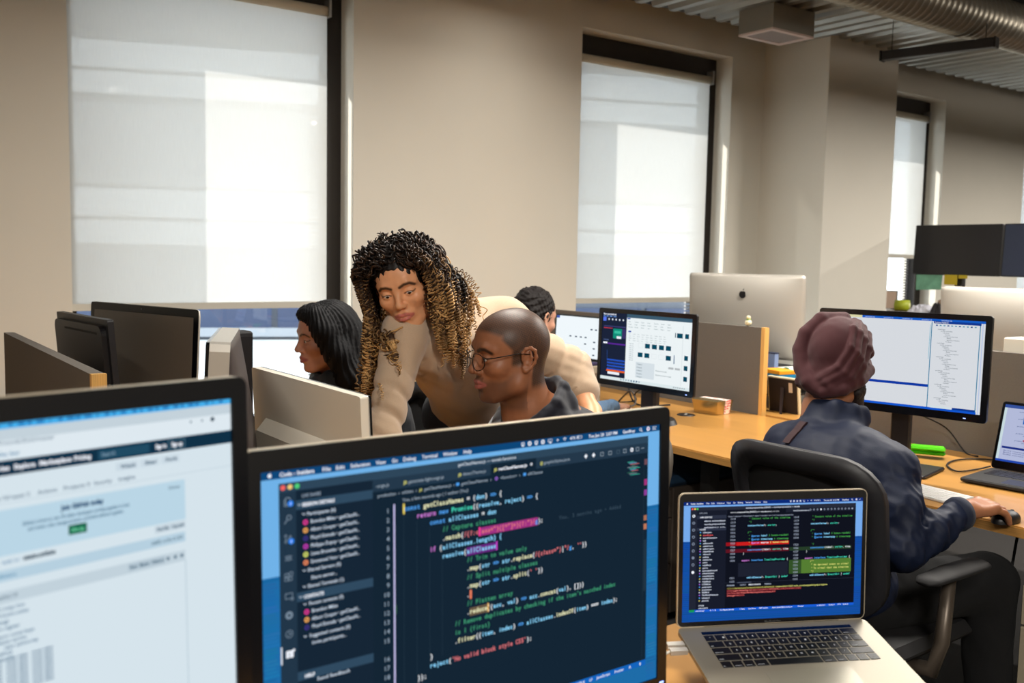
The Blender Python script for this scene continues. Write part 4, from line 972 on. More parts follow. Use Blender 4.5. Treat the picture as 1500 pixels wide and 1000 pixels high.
F = Ml @ Matrix(((1, 0, 0, -w / 2), (0, 0, -1, 0.001), (0, 1, 0, h), (0, 0, 0, 1)))
laptop_lid(t, F, w, h, (.010, .010, .010, .024), s, .8, M_blkm)

# -- all-in-one computers with aluminium backs -------------------------------------------------------
def imac(label, c, yaw, tilt, w, h, base_z, screen=None, logo=False, bulge=.045, edge=.006, foot=True, wedge=False, name='all_in_one_computer'):
    M = screen_frame(c, yaw, tilt, w)
    ctr = M @ Vector((w / 2, 0, -.09))
    t = thing(name, label, 'computer', (ctr.x, ctr.y, base_z))
    N = 30; K = 22; vs = []; fs = []
    O = rrect(1, 1, .03)
    for j in range(K + 1):
        for i in range(N + 1):
            a = -1 + 2 * i / N; c_ = -1 + 2 * j / K
            # rounded-corner grid
            x = a * w / 2; y = c_ * h / 2; r_ = .014
            cx = max(abs(x) - (w / 2 - r_), 0); cy = max(abs(y) - (h / 2 - r_), 0); L = max(cx, cy, 1e-9)
            if cx > 0 and cy > 0: q = L / math.hypot(cx, cy); x = math.copysign(w / 2 - r_ + cx * q, x); y = math.copysign(h / 2 - r_ + cy * q, y)
            d = edge + bulge * (1 - abs(a) ** 2.6) ** .9 * (1 - abs(c_) ** 2.6) ** .9
            if wedge: d = edge + bulge * (1 - abs(a) ** 8) * (1 - ((c_ + 1) / 2) ** 1.7) * (1 if c_ > -.97 else .6)
            vs.append((w / 2 + x, -h / 2 + y, -d))
    n0 = len(vs)
    vs += [(v[0], v[1], 0) for v in vs[:n0]]
    g = lambda i, j, o=0: j * (N + 1) + i + o
    for j in range(K):
        for i in range(N):
            fs.append((g(i, j), g(i, j + 1), g(i + 1, j + 1), g(i + 1, j)))
    bd = [g(i, 0) for i in range(N + 1)] + [g(N, j) for j in range(1, K + 1)] + [g(i, K) for i in range(N - 1, -1, -1)] + [g(0, j) for j in range(K - 1, 0, -1)]
    nbk = len(fs)
    for a_, b_ in zip(bd, bd[1:] + bd[:1]): fs.append((a_, b_, b_ + n0, a_ + n0))
    fs.append(tuple(q + n0 for q in bd))
    b = MB(M).add(vs, fs)
    if wedge: b.mats = [M_alu, mat('dark_back_shell', rgb(62, 54, 54), .45)]; b.m = [1 if i_ < nbk else 0 for i_ in range(len(fs))]
    b.sm = [i_ < nbk or not wedge for i_ in range(len(fs))]; b.sm[-1] = False
    o = mesh_obj('housing', b, t, M_alu)
    hg_ = h * .80
    O = rrect(w - .003, hg_, .01, w / 2, -hg_ / 2 - .0015, 6)
    tg = .007 if wedge else .0008
    mesh_obj('black_glass', MB(M).add([(p[0], p[1], tg) for p in O] + [(p[0], p[1], .0001) for p in O], [tuple(range(len(O)))] + [(i_ + len(O), (i_ + 1) % len(O) + len(O), (i_ + 1) % len(O), i_) for i_ in range(len(O))]), t, M_bez)
    q = mat('sleeping_screen', rgb(112, 104, 94), .35)
    if screen == 'dim': mesh_obj('screen_panel', MB(M).box(.027, w - .027, -(hg_ - .025), -.027, tg + .0002, tg + .0006), t, q)
    mesh_obj('camera_lens', MB(M).box(w / 2 - .002, w / 2 + .002, -.015, -.011, tg + .0002, tg + .0008), t, mat('lens_grey', rgb(110, 110, 110), .3))
    if logo:
        q = Screen(w, h, w * 1000); apple(q, 0, 0, 21, (0, 0, 0, 1))
        vs2 = [(w / 2 - p[0] , -h * .235 + p[1], -(edge + bulge) - .0008) for p in [(v[0], v[1]) for v in q.V]]
        mesh_obj('fruit_emblem', MB(M).add(vs2, q.F), t, M_blk)
    if foot:
        Q = T(ctr.x, ctr.y, 0) @ Matrix.Rotation(math.radians(yaw), 4, 'Z')
        zt_ = (M @ Vector((w / 2, -h * .62, 0))).z
        b = MB(Q); 
        pr = [(-.12, base_z), (.08, base_z), (.08, base_z + .006), (.045, base_z + .012), (-.028, zt_), (-.042, zt_), (.018, base_z + .012), (-.12, base_z + .007)]
        # profile in (depth, z) extruded in x
        b.add([(-.075, p[0], p[1]) for p in pr] + [(.075, p[0], p[1]) for p in pr], [tuple(range(8))[::-1], tuple(range(8, 16))] + [(i, (i + 1) % 8, 8 + (i + 1) % 8, 8 + i) for i in range(8)])
        mesh_obj('stand_foot', b, t, M_alu)
    return t, M
# silver one seen from behind on the riser; its screen looks away
def back_imac(label, pL, pR, h, base_z, logo):
    """pL,pR: top corners as seen from behind (left,right)"""
    pL, pR = Vector(pL), Vector(pR); c = (pL + pR) / 2; d = pL - pR; yaw = math.degrees(math.atan2(d.y, d.x))
    return imac(label, c, yaw, 5, (pL - pR).length, h, base_z, logo=logo)
back_imac('silver computer with a black fruit emblem, seen from behind above the partition', (3.921, 3.766, 1.366), (4.143, 3.155, 1.362), .455, .865, True)
back_imac('silver computer seen from behind at the picture’s right edge', (4.10, 2.385, 1.335), (4.10, 1.735, 1.335), .455, .86, False)
imac('computer with a sleeping dark grey screen, near the large window', (.855, 3.31, 1.243), -73.5, 3, .65, .46, .73, screen='dim')
imac('slim computer seen edge-on with a curved back', (.678, 2.029, 1.248), -112.3, 3, .40, .41, .73, screen='dim', bulge=.066, edge=.039, wedge=True)
# ------------------------------------------------------------------ white all-in-one seen from behind (its screen faces the seated man)
yaw = 91.0; w, h = .565, .40
M = screen_frame((.850, 1.937, 1.150), 90.5, 3, w)      # front faces +X
t = thing('all_in_one_computer', 'white computer seen from behind beside the seated man, low ledge on its back', 'computer', (.80, 1.86, .73))
Mb = M @ Matrix(((1, 0, 0, w / 2), (0, 0, 1, -h / 2), (0, -1, 0, 0), (0, 0, 0, 1)))
mesh_obj('back_panel', MB(Mb).rbox(w, h, .006, .0055, .022), t, M_white)
mesh_obj('silver_rim', MB(Mb).rbox(w, h, .006, .003, .0055), t, M_alu)
mesh_obj('front_glass', MB(Mb).rbox(w, h, .006, -.002, .003), t, M_bez)
# ledge on the back with two round-cornered recesses
b = MB(Mb)
L0 = [(-.11, .075), (.20, .075), (.235, .05), (.25, .03), (.25, -.18), (-.17, -.18), (-.17, .03), (-.15, .05)]
n = len(L0)
b.add([(p[0] * 1.04, .022, p[1] + (.012 if i < 2 else 0)) for i, p in enumerate(L0)] + [(p[0], .050, p[1] - (.012 if p[1] > 0 else 0)) for p in L0], [tuple(range(n, 2 * n))] + [(i, (i + 1) % n, (i + 1) % n + n, i + n) for i in range(n)], smooth=False)
mesh_obj('back_ledge', b, t, M_white)
for cx in (.045, .145): mesh_obj('recess', MB(Mb).rbox(.078, .10, .018, .0495, .0508, cx, -.025), t, mat('recess_grey', rgb(196, 186, 166), .5))
Q = T(.815, 1.937, 0) @ Matrix.Rotation(math.radians(yaw), 4, 'Z')
mesh_obj('stand_foot', MB(Q).box(-.10, .10, -.09, .10, .731, .740, bev=.002).box(-.05, .05, .045, .058, .74, .86), t, M_white)

# black monitor seen from behind, above the left partition
M = screen_frame((.685, 3.33, 1.212), 96, 4.5, .50)
t = thing('desktop_monitor', 'black monitor seen from behind, nearest the left partition', 'monitor', (.62, 3.33, .73))
Mb = M @ Matrix(((1, 0, 0, .25), (0, 0, 1, -.165), (0, -1, 0, 0), (0, 0, 0, 1)))
mesh_obj('casing', MB(Mb).rbox(.50, .33, .008, 0, .018).rbox(.46, .29, .03, .018, .034), t, M_blk)
mesh_obj('front_panel', MB(Mb).rbox(.49, .32, .006, -.002, 0), t, M_bez)
mesh_obj('vent', MB(Mb).box(-.19, .12, .0342, .0352, .118, .124), t, M_blkm)
mesh_obj('badge', MB(Mb).box(-.06, .02, .0342, .0355, -.07, -.01), t, mat('grey_badge', rgb(70, 66, 62), .5))
Q = T(.63, 3.33, 0) @ Matrix.Rotation(math.radians(96), 4, 'Z')
mesh_obj('stand_neck', MB(Q).box(-.03, .03, -.015, .015, .742, 1.05), t, M_blk); mesh_obj('stand_base', MB(Q).box(-.11, .11, -.10, .07, .731, .743, bev=.003), t, M_blk)
# dark speaker peeking out
t = thing('desk_speaker', 'narrow dark speaker peeking out behind the edge-on computer', 'speaker', (1.06, 2.93, .73))
mesh_obj('cabinet', MB().box(1.03, 1.10, 2.94, 3.02, .731, 1.175, bev=.006), t, M_blkm); mesh_obj('grille', MB().box(1.035, 1.095, 2.935, 2.94, .74, 1.16), t, M_blk)

# ------------------------------------------------------------------ chairs
M_mesh = mat('chair_mesh', rgb(17, 17, 19), .85, bump=.5, bscale=1500)
M_cfr = mat('chair_frame', rgb(34, 34, 38), .5, noise=.1, nscale=30)
def chair(label, x, y, yaw, top, bw=.46, seat_z=.46, group=None, tone=M_cfr, lean=.10):
    t = thing('office_chair', label, 'chair', (x, y, 0), group)
    Q = T(x, y, 0) @ Matrix.Rotation(math.radians(yaw), 4, 'Z')
    zb = seat_z + .06; H_ = top - zb
    def bk(u, v, d=0):                         # u across, v 0..1 up; curved back
        x_ = -.20 - lean * v ** 1.6 - d + .05 * (2 * u / bw) ** 2; return (x_, u, zb + v * H_)
    def outline(k):
        pts = []
        O = rrect(bw * k, H_ - (1 - k) * bw, .11 * k, 0, 0, 6)
        for p in O: pts.append((p[0] * (1 - .10 * (-(p[1]) / H_ + .5)), (p[1] + H_ / 2) / H_))
        return pts
    O, I = outline(1), outline(.74); n = len(O)
    b = MB(Q)
    vs = [bk(u, v, -.012) for u, v in O] + [bk(u, v, -.012) for u, v in I] + [bk(u, v, .016) for u, v in I] + [bk(u, v, .016) for u, v in O]
    fs = []
    for L in range(4):
        a_, c_ = L * n, ((L + 1) % 4) * n
        fs += [(a_ + i, a_ + (i + 1) % n, c_ + (i + 1) % n, c_ + i) for i in range(n)]
    b.add(vs, fs, smooth=True); mesh_obj('back_frame', b, t, tone)
    b = MB(Q); N = 10; vs = []; fs = []
    for j in range(N + 1):
        for i in range(N + 1): vs.append(bk((-.5 + i / N) * bw * .78 * (1 - .1 * (1 - j / N)), .09 + .82 * j / N, .0))
    fs = [(j * (N + 1) + i, j * (N + 1) + i + 1, (j + 1) * (N + 1) + i + 1, (j + 1) * (N + 1) + i) for j in range(N) for i in range(N)]
    nn_ = len(vs); vs += [(v[0] - .004, v[1], v[2]) for v in vs]; fs += [tuple(q + nn_ for q in f)[::-1] for f in fs]
    b.add(vs, fs, smooth=True); mesh_obj('back_mesh', b, t, M_mesh)
    b = MB(Q @ T(0, 0, seat_z)); b.box(-.23, .25, -.24, .24, -.05, 0, bev=.022); mesh_obj('seat', b, t, M_blkm)
    mesh_obj('back_bracket', MB(Q).tube([(-.12, 0, seat_z - .06), (-.27, 0, seat_z - .04), (-.25, 0, zb + .12)], .02, 8), t, tone)
    for s_ in (-1, 1):
        a = mesh_obj('armrest', MB(Q @ T(.02, s_ * .285, seat_z + .19) @ Matrix.Diagonal((1, 1, .35, 1))).tube([(-.15, 0, 0), (-.12, 0, .004), (0, 0, .008), (.12, 0, 0), (.16, 0, -.03)], [.018, .034, .040, .038, .016], 16), t, M_blkm)
        c = mesh_obj('arm_support', MB(Q).tube([(-.0, s_ * .285, seat_z + .19), (-.03, s_ * .29, seat_z + .02), (-.05, s_ * .28, seat_z - .05), (-.04, s_ * .15, seat_z - .07)], [.017, .019, .022, .018], 10), t, mat('arm_metal', rgb(92, 82, 72), .4, metal=.5))
    mesh_obj('gas_post', MB(Q).cyl((0, 0, .10), (0, 0, seat_z - .05), .025, 14), t, tone)
    for k in range(5):
        a = 2 * PI * k / 5 + .3; e = (math.cos(a), math.sin(a))
        lg = mesh_obj('base_arm', MB(Q).tube([(0, 0, .11), (e[0] * .29, e[1] * .29, .075)], [.028, .016], 8), t, tone)
        b = MB(Q); b.cyl((e[0] * .29 - e[1] * .02, e[1] * .29 + e[0] * .02, .028), (e[0] * .29 + e[1] * .02, e[1] * .29 - e[0] * .02, .028), .0275, 14)
        o = mesh_obj('caster', b, lg, M_blk)
    return t
chair('black mesh office chair with the turbaned man in it', 2.27, 1.545, 2, .955, .47)
chair('dark office chair behind the man with glasses, mostly hidden', 1.46, 1.90, 178, .975, .47, tone=mat('chair_frame_taupe', rgb(96, 88, 78), .5))
chair('black office chair under the woman with long black hair', 1.62, 3.14, 180, .93, .46)
chair('black office chair of the person at the raised laptop', 2.22, 3.22, 0, .90, .46)

# ------------------------------------------------------------------ things on the right desk
def keyboard(label, c, yaw, keys=(6, 15), size=(.42, .115), z=.731, col=M_white, name='keyboard', cat='keyboard'):
    t = thing(name, label, cat, (c[0], c[1], z))
    Q = T(c[0], c[1], z) @ Matrix.Rotation(math.radians(yaw), 4, 'Z')
    w_, d_ = size
    mesh_obj('base', MB(Q).add([(-w_ / 2, -d_ / 2, 0), (w_ / 2, -d_ / 2, 0), (w_ / 2, d_ / 2, 0), (-w_ / 2, d_ / 2, 0), (-w_ / 2, -d_ / 2, .004), (w_ / 2, -d_ / 2, .004), (w_ / 2, d_ / 2, .011), (-w_ / 2, d_ / 2, .011)], [(3, 2, 1, 0), (4, 5, 6, 7), (0, 1, 5, 4), (1, 2, 6, 5), (2, 3, 7, 6), (3, 0, 4, 7)]), t, mat('key_base_silver', rgb(205, 202, 196), .4, metal=.3))
    b = MB(Q); R, C = keys
    for r in range(R):
        for c_ in range(C):
            x0 = -w_ / 2 + .006 + c_ * (w_ - .012) / C; y0 = -d_ / 2 + .005 + r * (d_ - .010) / R; zz = .004 + .007 * (r + .5) / R
            b.box(x0 + .001, x0 + (w_ - .012) / C - .001, y0 + .001, y0 + (d_ - .010) / R - .001, zz, zz + .0022, bev=.0006)
    mesh_obj('keys', b, t, mat('white_key', rgb(240, 238, 235), .5))
    return t
keyboard('slim white keyboard in front of the turbaned man', (2.715, 1.665), -96, size=(.42, .115), keys=(6, 15), z=.7312)
keyboard('white keyboard before the thumbnail-filled monitor', (2.93, 3.52), -84, z=.7312)
# mouse
def mouse(label, x, y, yaw, m):
    t = thing('computer_mouse', label, 'mouse', (x, y, .73))
    Q = T(x, y, .7312) @ Matrix.Rotation(math.radians(yaw), 4, 'Z')
    b = MB(Q); N = 12; vs = []; fs = []
    for j in range(N + 1):
        for i in range(2 * N):
            ph = PI * i / N; r = math.sin(PI / 2 * j / N); zz = .030 * math.cos(PI / 2 * j / N) ** .7 if j < N else 0
            vs.append((.055 * r * math.cos(ph), .030 * r * math.sin(ph), zz))
    fs = [(j * 2 * N + i, (j + 1) * 2 * N + i, (j + 1) * 2 * N + (i + 1) % (2 * N), j * 2 * N + (i + 1) % (2 * N)) for j in range(N) for i in range(2 * N)]
    b.add(vs, fs, smooth=True); mesh_obj('shell', b, t, m)
    mesh_obj('scroll_wheel', MB(Q).cyl((.030, -.003, .022), (.030, .003, .022), .007, 10), t, M_blkm)
mouse('black mouse under the turbaned man’s right hand', 2.600, 1.288, -10 / 57, M_blk)
# green case, teal packet
t = thing('green_case', 'bright green rounded case on the black monitor base', 'case', (3.22, 1.885, .743))
Q = T(3.235, 1.90, .7435) @ Matrix.Rotation(math.radians(-60), 4, 'Z')
b = MB(Q); b.box(-.06, .06, -.030, .030, 0, .013, bev=.006); mesh_obj('lower_shell', b, t, mat('lime_green', rgb(70, 190, 20), .25))
b = MB(Q); b.box(-.06, .06, -.030, .030, .0135, .028, bev=.010); mesh_obj('upper_shell', b, t, mat('lime_green2', rgb(90, 215, 30), .22))
b = MB(T(3.10, 1.90, .7435) @ Matrix.Rotation(.5, 4, 'Z')); b.add([(-.035, -.02, 0), (.03, -.025, 0), (.035, .02, 0), (-.03, .024, 0), (-.02, -.01, .018), (.02, -.014, .012), (.022, .008, .02), (-.016, .014, .014)], [(3, 2, 1, 0), (4, 5, 6, 7), (0, 1, 5, 4), (1, 2, 6, 5), (2, 3, 7, 6), (3, 0, 4, 7)])
tag(mesh_obj('foil_packet', b, None, mat('teal_foil', rgb(80, 190, 200), .25, metal=.4), (3.10, 1.90, .743)), 'crumpled teal foil packet beside the green case', 'packet')
# cables
def cable(label, pts, r=.003, m=None, loc=None):
    P = [Vector(p) for p in pts]; out = []
    for i in range(len(P) - 1):
        p0, p1, p2, p3 = P[max(i - 1, 0)], P[i], P[i + 1], P[min(i + 2, len(P) - 1)]
        for k in range(8):
            s_ = k / 8; out.append(.5 * ((2 * p1) + (p2 - p0) * s_ + (2 * p0 - 5 * p1 + 4 * p2 - p3) * s_ ** 2 + (3 * p1 - p0 - 3 * p2 + p3) * s_ ** 3))
    out.append(P[-1])
    return tag(mesh_obj('cable', MB().tube(out, r, 6), None, m or M_blkm, loc or tuple(P[0])), label, 'cable')
cable('black cable hanging from the turbaned man’s monitor to the desk', [(3.0, 1.80, .96), (3.2, 1.95, .90), (3.40, 1.93, .82), (3.42, 1.86, .737), (3.40, 1.80, .734)])
cable('black charger cable looping on the desk to the dark laptop', [(3.24, 1.67, .740), (3.17, 1.68, .735), (3.08, 1.70, .735), (3.16, 1.78, .735), (3.28, 1.80, .735), (3.38, 1.74, .735), (3.37, 1.64, .736), (3.30, 1.60, .737)])
cable('black cable tangled behind the thumbnail-filled monitor', [(3.0, 3.05, .90), (3.10, 3.3, .80), (3.2, 3.42, .737), (3.05, 3.5, .738), (3.12, 3.62, .80), (3.2, 3.5, .84), (3.15, 3.35, .737), (3.28, 3.25, .736)], .004)
cable('grey cable with a silver plug by the thumbnail-filled monitor', [(3.1, 3.42, .742), (3.12, 3.36, .80), (3.1, 3.30, .76), (3.05, 3.28, .742), (3.0, 3.36, .741)], .004, mat('grey_cable', rgb(90, 90, 94), .5))
# gift tin with patterned band
t = thing('gift_box', 'shiny gold gift box wrapped with a red and white patterned band', 'box', (3.32, 3.02, .73))
Q = T(3.305, 3.005, .7312) @ Matrix.Rotation(math.radians(8), 4, 'Z')
b = MB(Q); a_ = .062; c_ = .052; b.add([(-c_, -a_, 0), (c_, -a_, 0), (c_, a_, 0), (-c_, a_, 0), (-c_ * 1.22, -a_ * 1.12, .062), (c_ * 1.22, -a_ * 1.12, .062), (c_ * 1.22, a_ * 1.12, .062), (-c_ * 1.22, a_ * 1.12, .062)], [(3, 2, 1, 0), (4, 5, 6, 7), (0, 1, 5, 4), (1, 2, 6, 5), (2, 3, 7, 6), (3, 0, 4, 7)])
mesh_obj('tin', b, t, mat('gold_tin', rgb(208, 184, 128), .22, metal=.85))
mb_ = bpy.data.materials.new('heart_paper'); mb_.use_nodes = True; nt = mb_.node_tree; vt = nt.nodes.new('ShaderNodeTexVoronoi'); vt.inputs['Scale'].default_value = 85; vt.inputs['Randomness'].default_value = .3
rp = nt.nodes.new('ShaderNodeValToRGB'); rp.color_ramp.interpolation = 'CONSTANT'; rp.color_ramp.elements[0].color = rgb(205, 30, 50); rp.color_ramp.elements[1].position = .42; rp.color_ramp.elements[1].color = rgb(240, 228, 220)
tc = nt.nodes.new('ShaderNodeTexCoord'); nt.links.new(tc.outputs['Object'], vt.inputs['Vector']); nt.links.new(vt.outputs['Distance'], rp.inputs[0]); nt.links.new(rp.outputs[0], nt.nodes['Principled BSDF'].inputs['Base Color'])
b = MB(Q); x0, x1 = .0, .045
ov = .0015
b.add([(x0, -a_ - ov, 0), (x1, -a_ - ov, 0), (x0, -a_ * 1.12 - ov, .0635), (x1, -a_ * 1.12 - ov, .0635), (x0, a_ * 1.12 + ov, .0635), (x1, a_ * 1.12 + ov, .0635), (x0, a_ + ov, 0), (x1, a_ + ov, 0)], [(0, 1, 3, 2), (2, 3, 5, 4), (4, 5, 7, 6)])
mesh_obj('paper_band', b, t, mb_)
# grommet
t = thing('cable_grommet', 'black round cable grommet set in the desk by the gift box', 'grommet', (3.17, 3.03, .73))
b = MB(T(3.15, 3.02, .7302)); pts = [(.042 * math.cos(q), .042 * math.sin(q)) for q in np.linspace(0, 2 * PI, 33)[:-1]]
b.add([(p[0], p[1], 0) for p in pts] + [(p[0] * .9, p[1] * .9, .0035) for p in pts], [tuple(range(32, 64))] + [(i, (i + 1) % 32, (i + 1) % 32 + 32, i + 32) for i in range(32)]); mesh_obj('cap', b, t, M_blk)
mesh_obj('slot', MB(T(3.15, 3.02, .734) @ Matrix.Rotation(.6, 4, 'Z')).box(-.022, .022, -.006, .006, -.0003, .0006), t, M_alu)

# riser with clutter behind the partitions
t = thing('monitor_riser', 'black two-tier shelf under the silver computer', 'shelf', (3.95, 3.1, .73))
mesh_obj('top_shelf', MB().box(3.66, 4.34, 2.90, 3.92, .847, .865, bev=.003), t, M_blkm); mesh_obj('middle_shelf', MB().box(3.68, 4.32, 2.92, 3.90, .785, .793), t, M_blk)
for (x, y) in ((3.68, 2.93), (4.32, 2.93), (3.68, 3.89), (4.32, 3.89)): mesh_obj('post', MB().cyl((x, y, .731), (x, y, .848), .012, 10), t, M_blk)
t2 = thing('monitor_riser', 'black shelf under the silver computer at the right edge', 'shelf', (4.05, 2.05, .73))
mesh_obj('top_shelf', MB().box(3.78, 4.34, 1.72, 2.40, .842, .858, bev=.003), t2, M_blkm)
for (x, y) in ((3.81, 1.75), (4.31, 1.75), (3.81, 2.37), (4.31, 2.37)): mesh_obj('post', MB().cyl((x, y, .731), (x, y, .843), .012, 10), t2, M_blk)
t = thing('sticky_note_block', 'block of orange paper with a blue lower half, on the black shelf', 'note block', (3.83, 3.03, .866))
Q = T(3.80, 3.03, .866) @ Matrix.Rotation(math.radians(-12), 4, 'Z')
mesh_obj('blue_half', MB(Q).box(-.05, .05, -.065, .065, 0, .018), t, mat('sky_blue', rgb(20, 130, 175), .6)); mesh_obj('orange_half', MB(Q).box(-.05, .05, -.065, .065, .018, .038, bev=.002), t, mat('orange', rgb(250, 160, 25), .6))
t = thing('open_book', 'open book with white pages lying beside the orange note block', 'book', (4.05, 3.08, .866))
b = MB(T(4.06, 3.09, .8665) @ Matrix.Rotation(math.radians(80), 4, 'Z')); N = 12; vs = []
for i in range(N + 1):
    x = -.14 + .28 * i / N; zz = .003 + .022 * abs(math.sin(PI * (i / N) * 2)) ** .8 * (1 if i != N // 2 else 0)
    vs += [(x, -.10, zz), (x, .10, zz)]
nv = len(vs); vs += [(v[0], v[1], 0) for v in vs[:nv]]
fs = [(2 * i, 2 * i + 2, 2 * i + 3, 2 * i + 1) for i in range(N)] + [(nv + 2 * i, nv + 2 * i + 2, 2 * i + 2, 2 * i) for i in range(N)] + [(2 * i + 1, 2 * i + 3, nv + 2 * i + 3, nv + 2 * i + 1) for i in range(N)] + [(nv + 0, 0, 1, nv + 1), (2 * N, nv + 2 * N, nv + 2 * N + 1, 2 * N + 1)]
b.add(vs, fs, smooth=True); mesh_obj('pages', b, t, mat('paper', rgb(238, 236, 228), .7))
mesh_obj('cover', MB(T(4.06, 3.09, .8655) @ Matrix.Rotation(math.radians(80), 4, 'Z')).box(-.145, .145, -.105, .105, 0, .0012), t, mat('cover_grey', rgb(90, 96, 100), .6))
t = thing('document_box', 'small pale blue box behind the wooden partition edge', 'box', (3.98, 3.30, .866)); mesh_obj('carton', MB().box(3.90, 3.93, 3.14, 3.24, .8655, .965), t, mat('pale_blue', rgb(130, 150, 190), .6)); mesh_obj('carton_lid', MB().box(3.898, 3.932, 3.138, 3.242, .965, .97), t, mat('navy_card', rgb(40, 50, 80), .6))
tag(mesh_obj('potted_sprig', MB().ell((3.92, 3.08, .885), (.012, .022, .018), 8), None, mat('leaf_green', rgb(50, 110, 50), .6), (3.92, 3.08, .866)), 'small green item beside the pale blue box', 'trinket')
t = thing('mug', 'navy blue mug on the black shelf near the turbaned man’s head', 'mug', (4.24, 3.06, .866)); mesh_obj('cup', MB().cyl((4.25, 3.0, .866), (4.25, 3.0, .945), .04, 20), t, mat('navy_blue', rgb(26, 34, 84), .35)); mesh_obj('handle', MB().tube([(4.25, 2.96, .935), (4.25, 2.935, .925), (4.25, 2.935, .89), (4.25, 2.96, .88)], .005, 8), t, mat('navy_blue', rgb(26, 34, 84), .35))
# photo frame standing with its back to us
t = thing('photo_frame', 'dark backed photo frame with a pale edge standing on the rear desk', 'photo frame', (3.64, 2.84, .73))
M = T(3.62, 2.845, .7315) @ Matrix.Rotation(math.radians(-88), 4, 'Z') @ Matrix.Rotation(math.radians(8), 4, 'X')
mesh_obj('back_board', MB(M).box(-.078, .078, -.006, .004, 0, .160), t, mat('brown_black', rgb(34, 24, 24), .6)); mesh_obj('frame', MB(M).box(-.084, -.077, -.004, .014, 0, .166).box(.077, .084, -.004, .014, 0, .166).box(-.077, .077, -.004, .014, .160, .166), t, mat('pale_gilt', rgb(214, 204, 172), .5))
mesh_obj('easel_leg', MB(M).add([(-.01, -.007, .12), (.012, -.007, .12), (.03, -.06, .001), (.018, -.06, .001)], [(0, 1, 2, 3)]).add([(-.01, -.010, .12), (.012, -.010, .12), (.03, -.063, .001), (.018, -.063, .001)], [(3, 2, 1, 0)]), t, mat('brown_black2', rgb(46, 36, 38), .5))
mesh_obj('label_sticker', MB(M).box(.035, .055, -.0072, -.0062, .10, .145), t, mat('sticker', rgb(205, 192, 175), .6))
# snowman figurine on the partition
t = thing('snowman_figurine', 'tiny cream snowman figurine standing on the partition top', 'figurine', (3.466, 2.95, 1.131))
mesh_obj('lower_ball', MB().ell((3.466, 2.95, 1.1465), (.015, .017, .0155), 12), t, mat('cream_glaze', rgb(228, 222, 190), .3)); mesh_obj('head', MB().ell((3.466, 2.95, 1.170), (.010, .011, .0105), 12), t, mat('cream_glaze', rgb(228, 222, 190), .3))
mesh_obj('nose', MB().tube([(3.457, 2.947, 1.170), (3.449, 2.945, 1.169)], [.002, .0005], 6), t, mat('orange', rgb(250, 160, 25), .6)); mesh_obj('scarf', MB().cyl((3.466, 2.95, 1.159), (3.466, 2.95, 1.163), .0105, 14), t, mat('leafy', rgb(130, 175, 70), .6))
tag(mesh_obj('white_box', MB().box(3.50, 3.62, 1.62, 1.785, .731, 1.168, bev=.004), None, M_white, (3.56, 1.69, .73)), 'tall white box behind the dark partition at the picture’s right edge', 'box')

# pedestals with blue cushions
def pedestal(label, x0, x1, y0, y1, z, mt, cush):
    t = thing('drawer_pedestal', label, 'cabinet', ((x0 + x1) / 2, (y0 + y1) / 2, 0))
    mesh_obj('body', MB().box(x0 + .018, x1, y0, y1, .03, z, bev=.004), t, mt)
    for i, (a_, c_) in enumerate(((z - .115, z - .006), (z - .30, z - .121), (.05, z - .306))):
        d = mesh_obj('drawer', MB().box(x0, x0 + .017, y0 + .003, y1 - .003, a_, c_, bev=.002), t, mt)
        if i: mesh_obj('handle', MB().box(x0 - .012, x0, (y0 + y1) / 2 - .06, (y0 + y1) / 2 + .06, (a_ + c_) / 2 + .02, (a_ + c_) / 2 + .035), d, M_blk)
    mesh_obj('cushion', MB().box(x0 + .0, x1, y0, y1, z, z + .045, bev=.018), t, cush)
    for (x, y) in ((x0 + .05, y0 + .05), (x1 - .05, y0 + .05), (x0 + .05, y1 - .05), (x1 - .05, y1 - .05)): mesh_obj('caster', MB().cyl((x, y, 0.001), (x, y, .03), .018, 10), t, M_blk)
M_cab = mat('cabinet_beige', rgb(176, 164, 140), .5)
pedestal('beige drawer pedestal with a blue cushion under the right desk end', 2.60, 3.12, .83, 1.235, .575, M_cab, mat('blue_cushion', rgb(62, 110, 140), .9))
pedestal('dark drawer pedestal with a navy cushion under the desk by the gift box', 2.66, 3.15, 2.62, 3.02, .535, mat('cabinet_brown', rgb(70, 60, 52), .6), mat('navy_cushion', rgb(14, 48, 74), .9))
cable('black cable hanging under the desk beside the beige pedestal', [(2.70, 1.30, .70), (2.70, 1.33, .4), (2.72, 1.36, .1), (2.72, 1.4, .01)], .004)

# ------------------------------------------------------------------ standing desk by the third window with two dark monitors
t = thing('standing_desk', 'tall brown standing desk covered with papers by the narrow window', 'desk', (7.3, 3.7, 0))
mesh_obj('worktop', MB().box(6.86, 7.7, 2.6, 4.9, 1.03, 1.06), t, mat('brown_top', rgb(120, 92, 70), .5))
for y in (2.8, 4.6): mesh_obj('leg', MB().box(7.2, 7.3, y - .03, y + .03, 0, 1.03), t, M_leg)
def dark_mon(label, y1, tint):
    M = screen_frame((7.10, y1 - .35, 1.748), -90, 3, .70)
    t = thing('desktop_monitor', label, 'monitor', (7.16, y1 - .35, 1.06), None)
    Mb = M @ Matrix(((1, 0, 0, .35), (0, 0, 1, -.195), (0, -1, 0, 0), (0, 0, 0, 1)))
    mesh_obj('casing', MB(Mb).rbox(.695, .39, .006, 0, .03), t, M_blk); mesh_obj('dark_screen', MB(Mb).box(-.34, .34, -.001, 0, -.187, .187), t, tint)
    mesh_obj('stand_neck', MB().box(7.15, 7.20, y1 - .38, y1 - .32, 1.075, 1.6), t, M_blk); mesh_obj('stand_base', MB().box(7.02, 7.3, y1 - .47, y1 - .23, 1.061, 1.075), t, M_blk)
